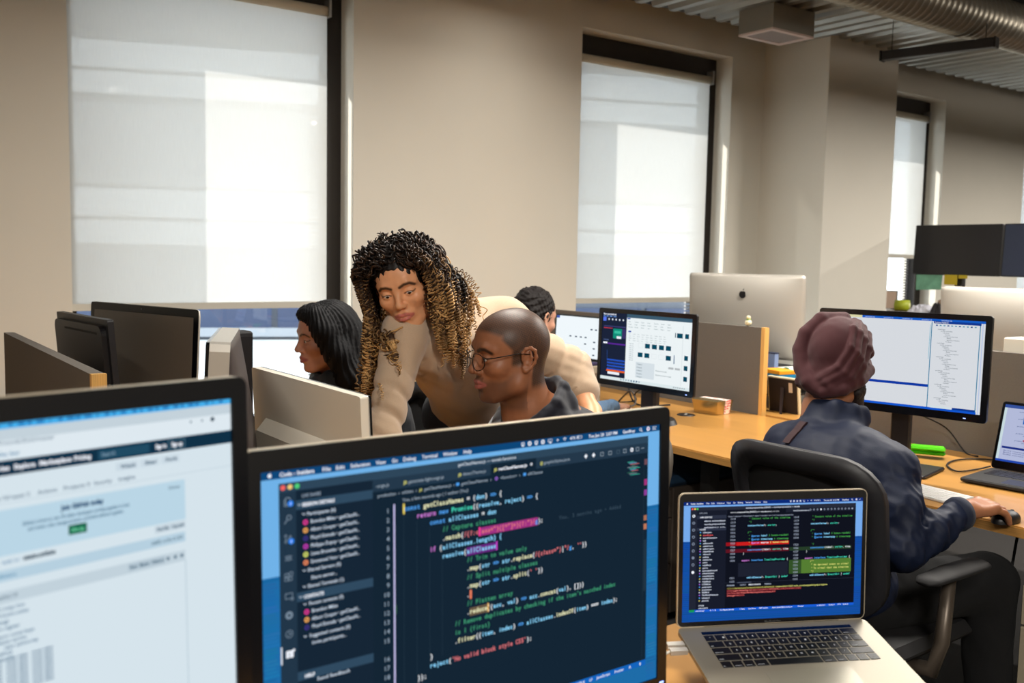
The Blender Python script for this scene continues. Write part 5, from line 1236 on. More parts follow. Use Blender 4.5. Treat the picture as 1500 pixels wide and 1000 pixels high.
dark_mon('raised monitor with a black sleeping screen by the narrow window', 4.375, mat('sleep_black', rgb(22, 20, 26), .35))
dark_mon('raised monitor with a bluish reflection put into its screen colour, at the picture’s right edge', 3.665, mat('blue_reflection_tint', rgb(46, 56, 82), .3))  # base colour of the second screen carries the bluish reflection
b = MB().add([(7.085, 4.34, 1.36), (7.085, 4.12, 1.36), (7.075, 4.12, 1.245), (7.075, 4.33, 1.235), (7.088, 4.34, 1.36), (7.088, 4.12, 1.36), (7.078, 4.12, 1.245), (7.078, 4.33, 1.235)], [(0, 1, 2, 3), (7, 6, 5, 4), (0, 4, 5, 1), (1, 5, 6, 2), (2, 6, 7, 3), (3, 7, 4, 0)])
mg = mat('green_print', rgb(120, 178, 150), .7, noise=.25, nscale=14)
tag(mesh_obj('hanging_card', b, None, mg, (7.08, 4.2, 1.3)), 'green and blue card hanging below the black sleeping monitor', 'card')
for lb, y0, y1, z0 in (('wide yellow note stuck below the black sleeping monitor', 3.995, 4.10, 1.285), ('short yellow note beside the wide yellow one', 3.915, 3.985, 1.335)):
    tag(mesh_obj('sticky_note', MB().box(7.078, 7.081, y0, y1, z0, 1.362), None, mat('yellow_note', rgb(205, 180, 40), .7), (7.08, y0, z0)), lb, 'note')
t = thing('picture_frame', 'small leaning picture frame on the standing desk beside the pillar', 'picture frame', (7.2, 4.62, 1.06))
M = T(7.16, 4.66, 1.062) @ Matrix.Rotation(math.radians(-60), 4, 'Z') @ Matrix.Rotation(math.radians(-14), 4, 'X')
mesh_obj('print', MB(M).box(-.09, .09, -.001, .006, .008, .152), t, mat('peach_print', rgb(235, 205, 185), .6)); mesh_obj('frame', MB(M).box(-.10, -.09, -.004, .012, 0, .16).box(.09, .10, -.004, .012, 0, .16).box(-.09, .09, -.004, .012, 0, .008).box(-.09, .09, -.004, .012, .152, .16), t, mat('grey_frame', rgb(110, 104, 100), .5))
t = thing('tape_roll', 'yellow green roll on the standing desk beside the papers', 'roll', (7.05, 4.42, 1.06))
mesh_obj('roll', MB().cyl((7.02, 4.47, 1.106), (7.06, 4.37, 1.106), .045, 20), t, mat('lime_roll', rgb(165, 175, 40), .5)); mesh_obj('core', MB().cyl((7.018, 4.475, 1.106), (7.062, 4.365, 1.106), .022, 16), t, mat('pale_core', rgb(215, 215, 150), .6))
def paper_heap(label, x, y, z, w_, d_, hgt, col, seed):
    r = np.random.default_rng(seed); N = 9; vs = []
    for j in range(N + 1):
        for i in range(N + 1):
            e = min(i, j, N - i, N - j) / (N / 2); vs.append((x + (i / N - .5) * d_, y + (j / N - .5) * w_, z + max(0, min(1, e * 2)) * hgt * r.uniform(.45, 1)))
    fs = [(j * (N + 1) + i, j * (N + 1) + i + 1, (j + 1) * (N + 1) + i + 1, (j + 1) * (N + 1) + i) for j in range(N) for i in range(N)]
    vs += [(x - d_ / 2, y - w_ / 2, z), (x + d_ / 2, y - w_ / 2, z), (x + d_ / 2, y + w_ / 2, z), (x - d_ / 2, y + w_ / 2, z)]; n_ = (N + 1) ** 2; fs.append((n_ + 3, n_ + 2, n_ + 1, n_))
    tag(mesh_obj('paper_pile', MB().add(vs, fs), None, col, (x, y, z)), label, 'papers')
paper_heap('crumpled grey white papers in the middle of the standing desk', 7.05, 4.24, 1.061, .20, .2, .07, mat('paper_grey', rgb(200, 200, 210), .7), 1)
paper_heap('low white papers at the left end of the standing desk', 7.0, 4.58, 1.061, .16, .18, .02, mat('paper_white', rgb(236, 234, 236), .7), 2)
paper_heap('crumpled brown bag behind the papers on the standing desk', 7.3, 4.20, 1.061, .16, .14, .12, mat('paper_brown', rgb(140, 110, 88), .7), 3)
paper_heap('dark bag on the standing desk beside the silver computer', 6.98, 4.07, 1.061, .10, .12, .10, mat('bag_dark', rgb(36, 32, 36), .8), 4)
# ------------------------------------------------------------------ people
def basis(f, u):
    f = np.array(f, float); f /= np.linalg.norm(f); u = np.array(u, float); l = np.cross(u, f); l /= np.linalg.norm(l); u = np.cross(f, l)
    return np.stack([f, l, u], 1)          # columns: forward, left, up
class Head:
    def __init__(s, c, f, u, sc=1.0): s.c = np.array(c, float); s.R = basis(f, u); s.sc = sc
    def p(s, x, y, z): return s.c + s.R @ (np.array([x, y, z]) * s.sc)
    def loc(s, V): return ((V - s.c) @ s.R) / s.sc
    def M(s):
        R = s.R * s.sc; return Matrix([[R[0, 0], R[0, 1], R[0, 2], s.c[0]], [R[1, 0], R[1, 1], R[1, 2], s.c[1]], [R[2, 0], R[2, 1], R[2, 2], s.c[2]], [0, 0, 0, 1]])
    def ell(s, S, c, r, k=.02, op='+'): S.ell(s.p(*c), np.array(r) * s.sc, k * s.sc, op, s.R)
    def cap(s, S, a, b, ra, rb=None, k=.02, op='+'): S.cap(s.p(*a), s.p(*b), ra * s.sc, (ra if rb is None else rb) * s.sc, k * s.sc, op)
    def chain(s, S, pts, rs, k=.02, op='+'):
        for i in range(len(pts) - 1): s.cap(S, pts[i], pts[i + 1], rs[i] if isinstance(rs, (list, tuple)) else rs, rs[i + 1] if isinstance(rs, (list, tuple)) else rs, k, op)
EYE = (.0775, .0315, -.001)
def head_sdf(S, h, male=True, jaw=1.0, nose=1.0, lips=1.0, open_mouth=.0012, face=True, neck=.054, eye_open=.0042, chin=0.0):
    h.ell(S, (-.010, 0, .030), (.090, .074, .086), .01)
    h.ell(S, (.032, 0, .036), (.060, .063, .060), .03)
    h.ell(S, (.034, 0, -.030), (.055, .056, .066), .03)
    h.ell(S, (.036, 0, -.072), (.046 * jaw, .043 * jaw, .036), .02)
    h.ell(S, (.073 + chin, 0, -.099), (.016, .019 * jaw, .0155), .022)
    for s_ in (-1, 1):
        h.ell(S, (.060, s_ * .042, -.024), (.022, .020, .017), .022)
        h.chain(S, [(-.002, s_ * .053 * jaw, -.036), (.012, s_ * .050 * jaw, -.066), (.058, s_ * .024 * jaw, -.096)], [.017, .017, .014], .024)
    if not face:
        h.cap(S, (-.022, 0, -.04), (-.040, 0, -.16), neck, neck * 1.02, .03)
        ears(S, h); return
    for s_ in (-1, 1):
        h.chain(S, [(.086, s_ * .012, .022), (.083, s_ * .030, .027), (.070, s_ * .047, .022)], [.008, .008 if male else .0065, .007], .014)
        h.ell(S, (.096, s_ * .033, -.001), (.0135, .017, .0125), .014, '-')
    h.cap(S, (.086, 0, .012), (.105, 0, -.026), .0062, .0088 * nose, .012)
    h.ell(S, (.1055, 0, -.031), (.0105, .0105 * nose, .0092), .007)
    for s_ in (-1, 1):
        h.ell(S, (.0960, s_ * .0125 * nose, -.0350), (.0095, .0066 * nose, .0072), .006)
        h.ell(S, (.1015, s_ * .0062, -.0420), (.0052, .0030, .0032), .002, '-')
    h.ell(S, (.077, 0, -.063), (.021, .027, .021), .014)
    h.chain(S, [(.082, .023, -.0640), (.0955, .009, -.0590), (.0975, 0, -.0605), (.0955, -.009, -.0590), (.082, -.023, -.0640)], [.0020, .0042 * lips, .0038 * lips, .0042 * lips, .0020], .0035)
    h.chain(S, [(.082, .021, -.0655), (.0935, .008, -.0725), (.0945, 0, -.0735), (.0935, -.008, -.0725), (.082, -.021, -.0655)], [.0020, .0050 * lips, .0054 * lips, .0050 * lips, .0020], .0035)
    h.chain(S, [(.088, .020, -.0655), (.103, .006, -.0660), (.103, -.006, -.0660), (.088, -.020, -.0655)], [.0006, open_mouth, open_mouth, .0006], .0015, '-')
    h.cap(S, (.0985, 0, -.050), (.1000, 0, -.055), .0018, .0018, .004, '-')
    h.cap(S, (.093, .008, -.084), (.093, -.008, -.084), .004, .004, .010, '-')
    for s_ in (-1, 1):
        h.ell(S, (EYE[0] - .0005, s_ * EYE[1], EYE[2]), (.0138, .0150, .0132), .005)
        h.ell(S, (.0935, s_ * (EYE[1] + .0008), EYE[2] - .0030 + eye_open * .4), (.0110, .0130, eye_open), .0015, '-')
    ears(S, h)
    h.cap(S, (-.022, 0, -.045), (-.042, 0, -.165), neck, neck * 1.02, .03)
def ears(S, h):
    for s_ in (-1, 1):
        h.ell(S, (-.008, s_ * .0745, -.006), (.014, .0055, .027), .006)
        pts = [(.006, .076, -.004), (.007, .0785, .012), (.000, .082, .023), (-.012, .0865, .026), (-.022, .0890, .018), (-.025, .0890, .002), (-.021, .0865, -.012), (-.012, .0820, -.024), (-.001, .0775, -.031), (.004, .0755, -.024)]
        h.chain(S, [(p[0], s_ * p[1], p[2]) for p in pts], [.0035, .0036, .0038, .004, .004, .0038, .0036, .0042, .0055, .004], .004)
        h.chain(S, [(-.012, s_ * .0825, .016), (-.015, s_ * .083, 0), (-.008, s_ * .081, -.014)], .003, .004)
        h.ell(S, (-.003, s_ * .084, -.004), (.0075, .0060, .010), .004, '-')

SKIN = {}
def skin(name, rough=.46):
    if name not in SKIN: SKIN[name] = mat('skin_' + name, rgb(200, 150, 120), rough, bump=.10, bscale=420, noise=.05, nscale=60, attr='col', sss=.08, spec=.4)
    return SKIN[name]
def seg_dist(P, a, b):
    a = np.array(a); b = np.array(b); ba = b - a; h = np.clip(((P - a) @ ba) / (ba @ ba), 0, 1); return np.linalg.norm(P - a - h[:, None] * ba, axis=1)
def poly_dist(P, pts): return np.min([seg_dist(P, pts[i], pts[i + 1]) for i in range(len(pts) - 1)], axis=0)
def paint_face(V, h, base, lip, brow, brow_w=.0032, stubble=None, scalp=None, hairline=None, freckle=.03, lid=.0035):
    L = h.loc(V); C = np.tile(np.array(base), (len(V), 1)); 
    C[:, :3] *= (1 + freckle * fbm(V, 120, 3))[:, None]
    sm = lambda d, a, b_: np.clip((b_ - d) / (b_ - a), 0, 1)
    def mix(m, col): C[:, :3] = C[:, :3] * (1 - m[:, None]) + np.array(col[:3]) * m[:, None]
    if stubble is not None:
        m = sm(L[:, 2], -.045, -.020) * (L[:, 0] > -.012) * sm(np.abs(L[:, 2] + .085), .040, .062) * np.clip((.075 - np.abs(L[:, 1])) / .02, 0, 1)
        m *= np.clip(sm(L[:, 2], -.062, -.048) + sm(L[:, 0], .028, .050) + ((L[:, 0] > .082) & (np.abs(L[:, 1]) < .022)) * sm(L[:, 2], -.050, -.044), 0, 1)
        mix(m * .6, stubble)
    # cheeks a little redder
    for s_ in (-1, 1): mix(.18 * sm(np.linalg.norm(L - [.07, s_ * .042, -.025], axis=1), .0, .03), np.array(base[:3]) * [1.12, .82, .78])
    L0 = L; L = L * np.array([0, 1, 1]); fr = (L0[:, 0] > .045); flat = lambda pts: [(0, p[1], p[2]) for p in pts]; pd_ = lambda P, pts: poly_dist(P, flat(pts)) + np.where(fr, 0, 1.)
    d = np.minimum(pd_(L, [(.084, .024, -.0650), (.0965, .009, -.0590), (.0985, 0, -.0605), (.0965, -.009, -.0590), (.084, -.024, -.0650)]), pd_(L, [(.084, .022, -.0660), (.0955, .008, -.0720), (.0965, 0, -.0730), (.0955, -.008, -.0720), (.084, -.022, -.0660)]))
    mix(sm(d, .0040, .0065) * .9, lip)
    for s_ in (-1, 1):
        d = pd_(L, [(.094, s_ * .012, .0175), (.091, s_ * .026, .0235), (.080, s_ * .040, .0235), (.072, s_ * .050, .0150)]); mix(sm(d, brow_w * .7, brow_w * 1.7) * .92, brow)
        d = pd_(L, [(.092, s_ * .0190, lid - .0040), (.0915, s_ * .030, lid), (.082, s_ * .0445, lid - .0030), (.08, s_ * .048, lid - .001)]); mix(sm(d, .0008, .0024) * .9, np.array(brow) * .5)
    L = L0
    if scalp is not None:
        z, x, y = L[:, 2], L[:, 0], np.abs(L[:, 1])
        st = lambda v, w_: np.clip(v / w_ + .5, 0, 1)
        front = st(z - (.066 - 6 * np.clip(y - .02, 0, .05) ** 2), .010)
        side = st((.052 - .9 * np.clip(.045 - z, 0, .06)) - x, .010) * st(z - .008, .012)
        burn = st(.030 - x, .008) * st(x - .004, .006) * st(z + .020, .014)
        back = st(-.024 - x, .008) * st(z + .078, .02)
        ear = (y > .0765) & (x > -.034) & (z < .030) & (z > -.045)
        m = np.maximum.reduce([front * 1.0, side, burn, back]) * ~ear
        mix(m * np.clip(.86 + .25 * fbm(V, 700, 9), 0, 1), scalp)
    return C
def eyes(t, h, iris=(60, 36, 22), look=(0, 0)):
    for s_ in (-1, 1):
        c = h.p(EYE[0], s_ * EYE[1], EYE[2])
        b = MB(h.M()); b.use(mat('eye_white', rgb(196, 186, 180), .2)); b.ell((EYE[0] - .0002, s_ * EYE[1], EYE[2]), (.0119, .0119, .0119), 14)
        M = T(EYE[0], s_ * EYE[1], EYE[2]) @ Matrix.Rotation(look[0], 4, 'Z') @ Matrix.Rotation(look[1], 4, 'Y')
        b.use(mat('iris_%d' % iris[0], rgb(*iris), .1)); b.ell((.0060, 0, 0), (.0064, .0072, .0072), 12, M=M)
        b.use(mat('pupil', rgb(8, 6, 6), .1)); b.ell((.0100, 0, 0), (.0028, .0034, .0034), 10, M=M)
        mesh_obj('eye', b, t)
def hand_sdf(S, wrist, dirv, back, side, sc=1.0, curl=.5, spread=.1, thumb_side=1):
    """dirv: towards the fingers, back: out of the back of the hand, side: towards the thumb"""
    d = np.array(dirv, float); d /= np.linalg.norm(d); n_ = np.array(back, float); n_ -= d * n_.dot(d); n_ /= np.linalg.norm(n_); s_ = np.array(side, float); s_ -= d * s_.dot(d) + n_ * s_.dot(n_); s_ /= np.linalg.norm(s_)
    w = np.array(wrist, float); q = lambda x, y, z: w + (d * x + s_ * y + n_ * z) * sc
    S.cap(q(-.03, 0, 0), q(.01, 0, 0), .024 * sc, .024 * sc, .02)
    for y in (-.024, -.008, .008, .024): S.cap(q(.012, y * .75, 0), q(.078 - abs(y - .008) * .25, y * 1.05, .002), .0125 * sc, .0112 * sc, .012)
    S.ell(q(.045, 0, -.004), np.array([.042, .034, .012]) * sc, .012, '+', np.stack([d, s_, n_], 1))
    specs = [(.026, .074, (.040, .024, .019), .0098, 1.0), (.009, .080, (.044, .027, .020), .0100, .95), (-.009, .076, (.041, .025, .019), .0096, 1.0), (-.026, .068, (.032, .020, .017), .0086, 1.1)]
    for i, (y, x0, ls, r, cf) in enumerate(specs):
        a = 0; p = np.array([x0, y, .001]); fan = spread * (1.5 - i) * .5; pts = [q(*p)]
        for j, L in enumerate(ls):
            a += curl * cf * (.75, .95, .6)[j]
            p = p + np.array([math.cos(a) * math.cos(fan), math.cos(a) * math.sin(fan), -math.sin(a)]) * L; pts.append(q(*p))
        S.chain(pts, [r * sc * 1.05, r * sc * .98, r * sc * .9, r * sc * .78], .005)
        S.ell(q(x0, y, .006), np.array([.011, .010, .009]) * sc, .008)
    S.chain([q(.018, .022, -.006), q(.045, .044, -.016), q(.075, .050, -.024), q(.098, .046, -.028)], [.014 * sc, .0125 * sc, .0105 * sc, .0085 * sc], .009)

def cloth(name, base, rough=.85, sheen=.05, bump=.35, bscale=700, noise=.06, nscale=300): return mat(name, base, rough, sheen=sheen, bump=bump, bscale=bscale, noise=noise, nscale=nscale)
def ridge(P, f, amp, seed=0): return amp * (np.abs(fbm(P, f, seed)) - .5)
def person(label, base): return thing('person', label, 'person', base)
def shoe(t, x, y, ang, m):
    Q = T(x, y, 0) @ Matrix.Rotation(ang, 4, 'Z'); S = Sdf(); q = lambda a, b_, c: np.array(Q @ Vector((a, b_, c)))
    S.chain([q(-.06, 0, .05), q(.06, 0, .045), q(.15, 0, .035)], [.042, .042, .032], .02); S.cap(q(-.05, 0, .07), q(-.05, 0, .12), .04, .042, .02)
    S.box(q(.04, 0, -.03), (.3, .3, .035), .001, .004, '-')
    V, F = S.mesh(.007); np_obj('shoe', V, F, m, t)

# ---- man with glasses -----------------------------------------------------------------------
t = person('seated man with a shaved head and thin round glasses in a dark quilted vest', (1.50, 1.90, 0))
h = Head((1.383, 1.923, 1.183), (-.975, .20, -.06), (-.07, -.01, .998), 1.0)
base = rgb(152, 98, 68)
S = Sdf(); head_sdf(S, h, True, jaw=1.05, nose=1.22, lips=1.18, open_mouth=.0018, neck=.056)
nk = h.p(-.040, 0, -.15)
S.chain([nk, (1.50, 1.90, .98), (1.54, 1.90, .80)], [.058, .085, .10], .04)
S.chain([(1.49, 1.90, .97), (1.50, 1.75, .975), (1.34, 1.66, .80)], [.05, .045, .036], .03); S.chain([(1.34, 1.66, .80), (1.10, 1.74, .785)], [.034, .027], .02)
S.chain([(1.49, 1.90, .97), (1.50, 2.07, .975), (1.36, 2.14, .80)], [.05, .045, .036], .03); S.chain([(1.36, 2.14, .80), (1.12, 2.06, .785)], [.034, .027], .02)
hand_sdf(S, (1.09, 1.745, .778), (-1, .15, -.02), (0, 0, 1), (0, 1, 0), 1.0, .35); hand_sdf(S, (1.11, 2.055, .778), (-1, -.15, -.02), (0, 0, 1), (0, -1, 0), 1.0, .35)
V, F = S.mesh(.0022)
C = paint_face(V, h, base, rgb(158, 88, 80), rgb(26, 16, 12), .0036, stubble=rgb(52, 34, 27), scalp=rgb(58, 44, 36))
body = np_obj('body', V, F, skin('deep'), t, color=C)
eyes(t, h, (40, 22, 14), (.0, .25))
# quilted vest with high collar
S = Sdf()
S.ell((1.545, 1.90, .80), (.155, .215, .24), .02); S.ell((1.50, 1.90, .945), (.13, .20, .085), .06); S.ell((1.56, 1.90, .60), (.15, .20, .16), .05)
S.ell((1.505, 1.745, .985), (.065, .055, .055), .04); S.ell((1.505, 2.065, .985), (.065, .055, .055), .04)
# standing collar: ring around the neck, higher at the back
cp = [(1.385, 1.885, 1.000), (1.405, 1.835, 1.030), (1.455, 1.832, 1.068), (1.500, 1.862, 1.100), (1.512, 1.905, 1.110), (1.498, 1.950, 1.102), (1.45, 1.985, 1.072), (1.40, 1.965, 1.035), (1.385, 1.925, 1.005)]
S.chain(cp, .011, .012); S.chain([(p[0] + .010, p[1], p[2] - .022) for p in cp], .013, .016); S.chain([(p[0] + .016, p[1], p[2] - .045) for p in cp], .019, .02)
S.ell((1.35, 1.90, 1.13), (.115, .062, .15), .01, '-'); S.ell((1.445, 1.905, 1.14), (.056, .056, .12), .008, '-')
def quilt(P): 
    a = (P[..., 2] * 1.0 + .35 * np.abs(P[..., 1] - 1.9) + .25 * P[..., 0]) * 150; return .0035 * (np.abs(np.sin(a * .5)) ** .6 - 1) * -1 * -1 + .0015 * fbm(P, 40, 2)
V, F = S.mesh(.004, disp=lambda P: -.0030 * np.abs(np.sin((P[..., 2] + .45 * np.abs(P[..., 1] - 1.9) + .3 * P[..., 0]) * 78)) ** .5 + .002 * fbm(P, 45, 2))
np_obj('quilted_vest', V, F, mat('vest_navy', rgb(19, 20, 34), .65, spec=.3, sheen=.2, bump=.2, bscale=400), t)
S = Sdf(); S.chain([(1.505, 1.765, .985), (1.505, 1.725, .965), (1.36, 1.645, .80), (1.12, 1.73, .785)], [.050, .056, .048, .034], .02); S.chain([(1.505, 2.05, .985), (1.505, 2.08, .965), (1.37, 2.155, .80), (1.14, 2.07, .785)], [.050, .056, .048, .034], .02)
V, F = S.mesh(.005, disp=lambda P: ridge(P, 55, .004, 5)); np_obj('knit_sleeves', V, F, cloth('grey_knit', rgb(176, 180, 186), .9, bump=.9, bscale=500), t)
b = MB(); b.tube([(1.386, 1.868, 1.004), (1.37, 1.862, .97), (1.374, 1.86, .93)], .0035, 8); mesh_obj('gold_zip', b, t, mat('brass', rgb(200, 160, 80), .3, metal=.8))
S = Sdf(); S.chain([(1.56, 1.99, .53), (1.14, 2.02, .54), (1.12, 2.02, .10)], [.09, .065, .05], .02); S.chain([(1.56, 1.81, .53), (1.14, 1.78, .54), (1.12, 1.78, .10)], [.09, .065, .05], .02); S.ell((1.56, 1.90, .56), (.13, .18, .09), .04)
V, F = S.mesh(.008); np_obj('trousers', V, F, cloth('dark_trousers', rgb(30, 30, 36)), t)
for y in (1.78, 2.02): shoe(t, 1.09, y, PI, M_blkm)
g = mesh_obj('glasses', MB(h.M()).tube([(.112, -.010, .000), (.115, 0, .004), (.112, .010, .000)], .0012, 6), t, mat('wire_frame', rgb(34, 28, 26), .3, metal=.7))
for s_ in (-1, 1):
    ring = []
    for k in range(28):
        a = 2 * PI * k / 28; ring.append((.109 - .012 * max(0, math.cos(a)) - .005 * (1 - math.cos(a)) * 0, s_ * (.0325 + .0235 * math.cos(a) * (1 - .04 * math.sin(a))), -.006 + .0215 * math.sin(a) * (1 + .03 * math.cos(2 * a))))
    b = MB(h.M()).tube(ring, .0011, 6, closed=True); r_ = mesh_obj('rim', b, g, MATS['wire_frame'])
    b = MB(h.M()).tube([(.098, s_ * .056, .004), (.085, s_ * .074, .006), (.02, s_ * .082, .013), (-.010, s_ * .083, .010), (-.028, s_ * .082, -.010)], .0013, 6); mesh_obj('temple', b, g, MATS['wire_frame'])
    b = MB(h.M()).add(ring, [tuple(range(28))]); 
    if 'lens' not in MATS:
        ml = bpy.data.materials.new('lens'); ml.use_nodes = True; nt = ml.node_tree; nt.nodes.clear(); o_ = nt.nodes.new('ShaderNodeOutputMaterial'); mx = nt.nodes.new('ShaderNodeMixShader'); tr = nt.nodes.new('ShaderNodeBsdfTransparent'); gl = nt.nodes.new('ShaderNodeBsdfGlossy'); gl.inputs['Roughness'].default_value = .03; mx.inputs[0].default_value = .05
        nt.links.new(tr.outputs[0], mx.inputs[1]); nt.links.new(gl.outputs[0], mx.inputs[2]); nt.links.new(mx.outputs[0], o_.inputs[0]); MATS['lens'] = ml
    mesh_obj('lens', b, g, MATS['lens'])

# ---- curly haired woman -----------------------------------------------------------------------
t = person('woman with curly golden-tipped hair in a beige sweater leaning over the desk', (1.72, 2.62, 0))
h = Head((1.2543, 2.2425, 1.345), (-.64, -.73, -.25), (-.335, -.03, .94), .95)
base = rgb(232, 166, 122)
S = Sdf(); head_sdf(S, h, False, jaw=.90, nose=.95, lips=1.12, open_mouth=.0026, neck=.043, eye_open=.0030)
S.chain([h.p(-.03, 0, -.10), (1.33, 2.29, 1.245), (1.40, 2.33, 1.18)], [.043, .050, .075], .03)
RS, RE, RWr = (1.255, 2.235, 1.215), (1.15, 2.16, .965), (1.085, 2.055, .80)
LS, LE, LW = (1.66, 2.36, 1.225), (1.82, 2.235, 1.085), (1.80, 2.10, .975)
S.chain([(1.40, 2.33, 1.18), RS, RE, RWr], [.06, .042, .034, .026], .03); S.chain([(1.40, 2.33, 1.18), LS, LE], [.06, .042, .036], .03)
S.chain([LE, (1.815, 2.17, 1.03), LW], [.037, .035, .026], .02)
hand_sdf(S, (1.08, 2.045, .785), (-.6, -.7, -.15), (-.1, -.1, 1), (.7, -.6, 0), .9, .3); hand_sdf(S, (1.795, 2.09, .972), (-.75, -.6, -.25), (-.2, -.2, 1), (-.6, .75, 0), .9, .55)
V, F = S.mesh(.0022)
C = paint_face(V, h, base, rgb(196, 104, 96), rgb(34, 20, 14), .0032, freckle=.02, lid=.0015)
np_obj('body', V, F, skin('tan', .42), t, color=C)
eyes(t, h, (52, 32, 20), (.15, .45))
b = MB(h.M()); b.add([(.0935, -.013, -.0640), (.0975, -.004, -.0640), (.0975, .004, -.0640), (.0935, .013, -.0640), (.0935, .012, -.0675), (.0970, .004, -.0682), (.0970, -.004, -.0682), (.0935, -.012, -.0675)], [(0, 1, 6, 7), (1, 2, 5, 6), (2, 3, 4, 5)]); mesh_obj('teeth', b, t, mat('teeth_white', rgb(235, 228, 220), .3))
S = Sdf()
S.chain([(1.365, 2.295, 1.185), (1.53, 2.40, 1.11), (1.655, 2.52, 1.01), (1.715, 2.62, .94)], [.098, .128, .122, .135], .05)
S.ell((1.42, 2.34, 1.185), (.19, .10, .085), .06, R=basis((.96, .27, .03), (-.1, .1, 1)))
S.chain([(1.38, 2.32, 1.20), RS, RE, (1.105, 2.09, .85)], [.066, .060, .047, .036], .03)
S.chain([(1.50, 2.36, 1.20), LS, LE, (1.822, 2.18, 1.03)], [.08, .072, .064, .060], .05)
S.chain([(1.60, 2.40, 1.24), (1.50, 2.36, 1.262), (1.38, 2.31, 1.262)], [.04, .045, .04], .05)
cr = []
for k in range(15):
    a = 2 * PI * k / 14; cr.append(np.array([1.318, 2.275, 1.250]) + .058 * math.cos(a) * np.array([.80, .60, -.15]) + .058 * math.sin(a) * np.array([-.55, .80, .25]))
S.chain(cr, .0085, .008)
S.cap(h.p(-.03, 0, -.08), (1.33, 2.285, 1.235), .044, .047, .008, '-')
def sw(P):
    d = .0025 * fbm(P, 22, 3)
    arm = np.clip(1 - np.linalg.norm(P - np.array([1.82, 2.25, 1.07], np.float32), axis=-1) / .17, 0, 1) * .010 + np.clip(1 - np.linalg.norm(P - np.array([1.15, 2.15, .95], np.float32), axis=-1) / .2, 0, 1) * .007
    tr_ = np.clip(1 - np.linalg.norm(P - np.array([1.42, 2.28, 1.05], np.float32), axis=-1) / .26, 0, 1) * .006
    P32 = P.astype(np.float32)
    n1 = fbm(P32, 14, 21)
    la = np.clip(1 - np.linalg.norm(P32 - np.array([1.76, 2.27, 1.12], np.float32), axis=-1) / .16, 0, 1) ** .7
    ra = np.clip(1 - np.linalg.norm(P32 - np.array([1.17, 2.16, 1.00], np.float32), axis=-1) / .17, 0, 1) ** .7
    ch = np.clip(1 - np.linalg.norm(P32 - np.array([1.40, 2.24, 1.10], np.float32), axis=-1) / .16, 0, 1) ** .7
    cr_ = lambda k, a, n_: ((.5 + .5 * np.sin(P32 @ np.array(k, np.float32) + a * n1 + n_)) ** 3)
    d = d + .013 * la * cr_([95, -20, -70], 2.2, 0) + .010 * ra * cr_([70, 10, 85], 2.4, 1) + .014 * ch * cr_([75, -10, 48], 2.6, 2)
    return d + 1.0 * arm * np.abs(fbm(P * np.array([.9, .6, 1.2], np.float32), 26, 7)) ** .8 + 2.0 * tr_ * np.abs(fbm(P * np.array([1.4, .5, .8], np.float32), 19, 11)) ** .8
V, F = S.mesh(.004, disp=sw); np_obj('sweater', V, F, cloth('beige_wool', rgb(202, 174, 146), .92, sheen=.3, bump=.6, bscale=900, noise=.07, nscale=500), t)
b = MB(); d_ = np.array(LW) - np.array(LE); d_ /= np.linalg.norm(d_); c_ = np.array((1.822, 2.18, 1.03))
b.tube([c_ - d_ * .006, c_ + d_ * .020], [.057, .054], 28); mesh_obj('sleeve_cuff', b, t, MATS['beige_wool'])
S = Sdf(); S.ell((1.73, 2.64, .90), (.16, .16, .13), .04); S.chain([(1.66, 2.60, .86), (1.62, 2.50, .48), (1.66, 2.56, .10)], [.095, .065, .048], .03); S.chain([(1.82, 2.66, .86), (1.84, 2.56, .48), (1.88, 2.66, .10)], [.095, .065, .048], .03)
V, F = S.mesh(.007); np_obj('trousers', V, F, cloth('black_trousers', rgb(22, 24, 34)), t)
shoe(t, 1.64, 2.53, -2.0, M_blkm); shoe(t, 1.86, 2.63, -2.0, M_blkm)
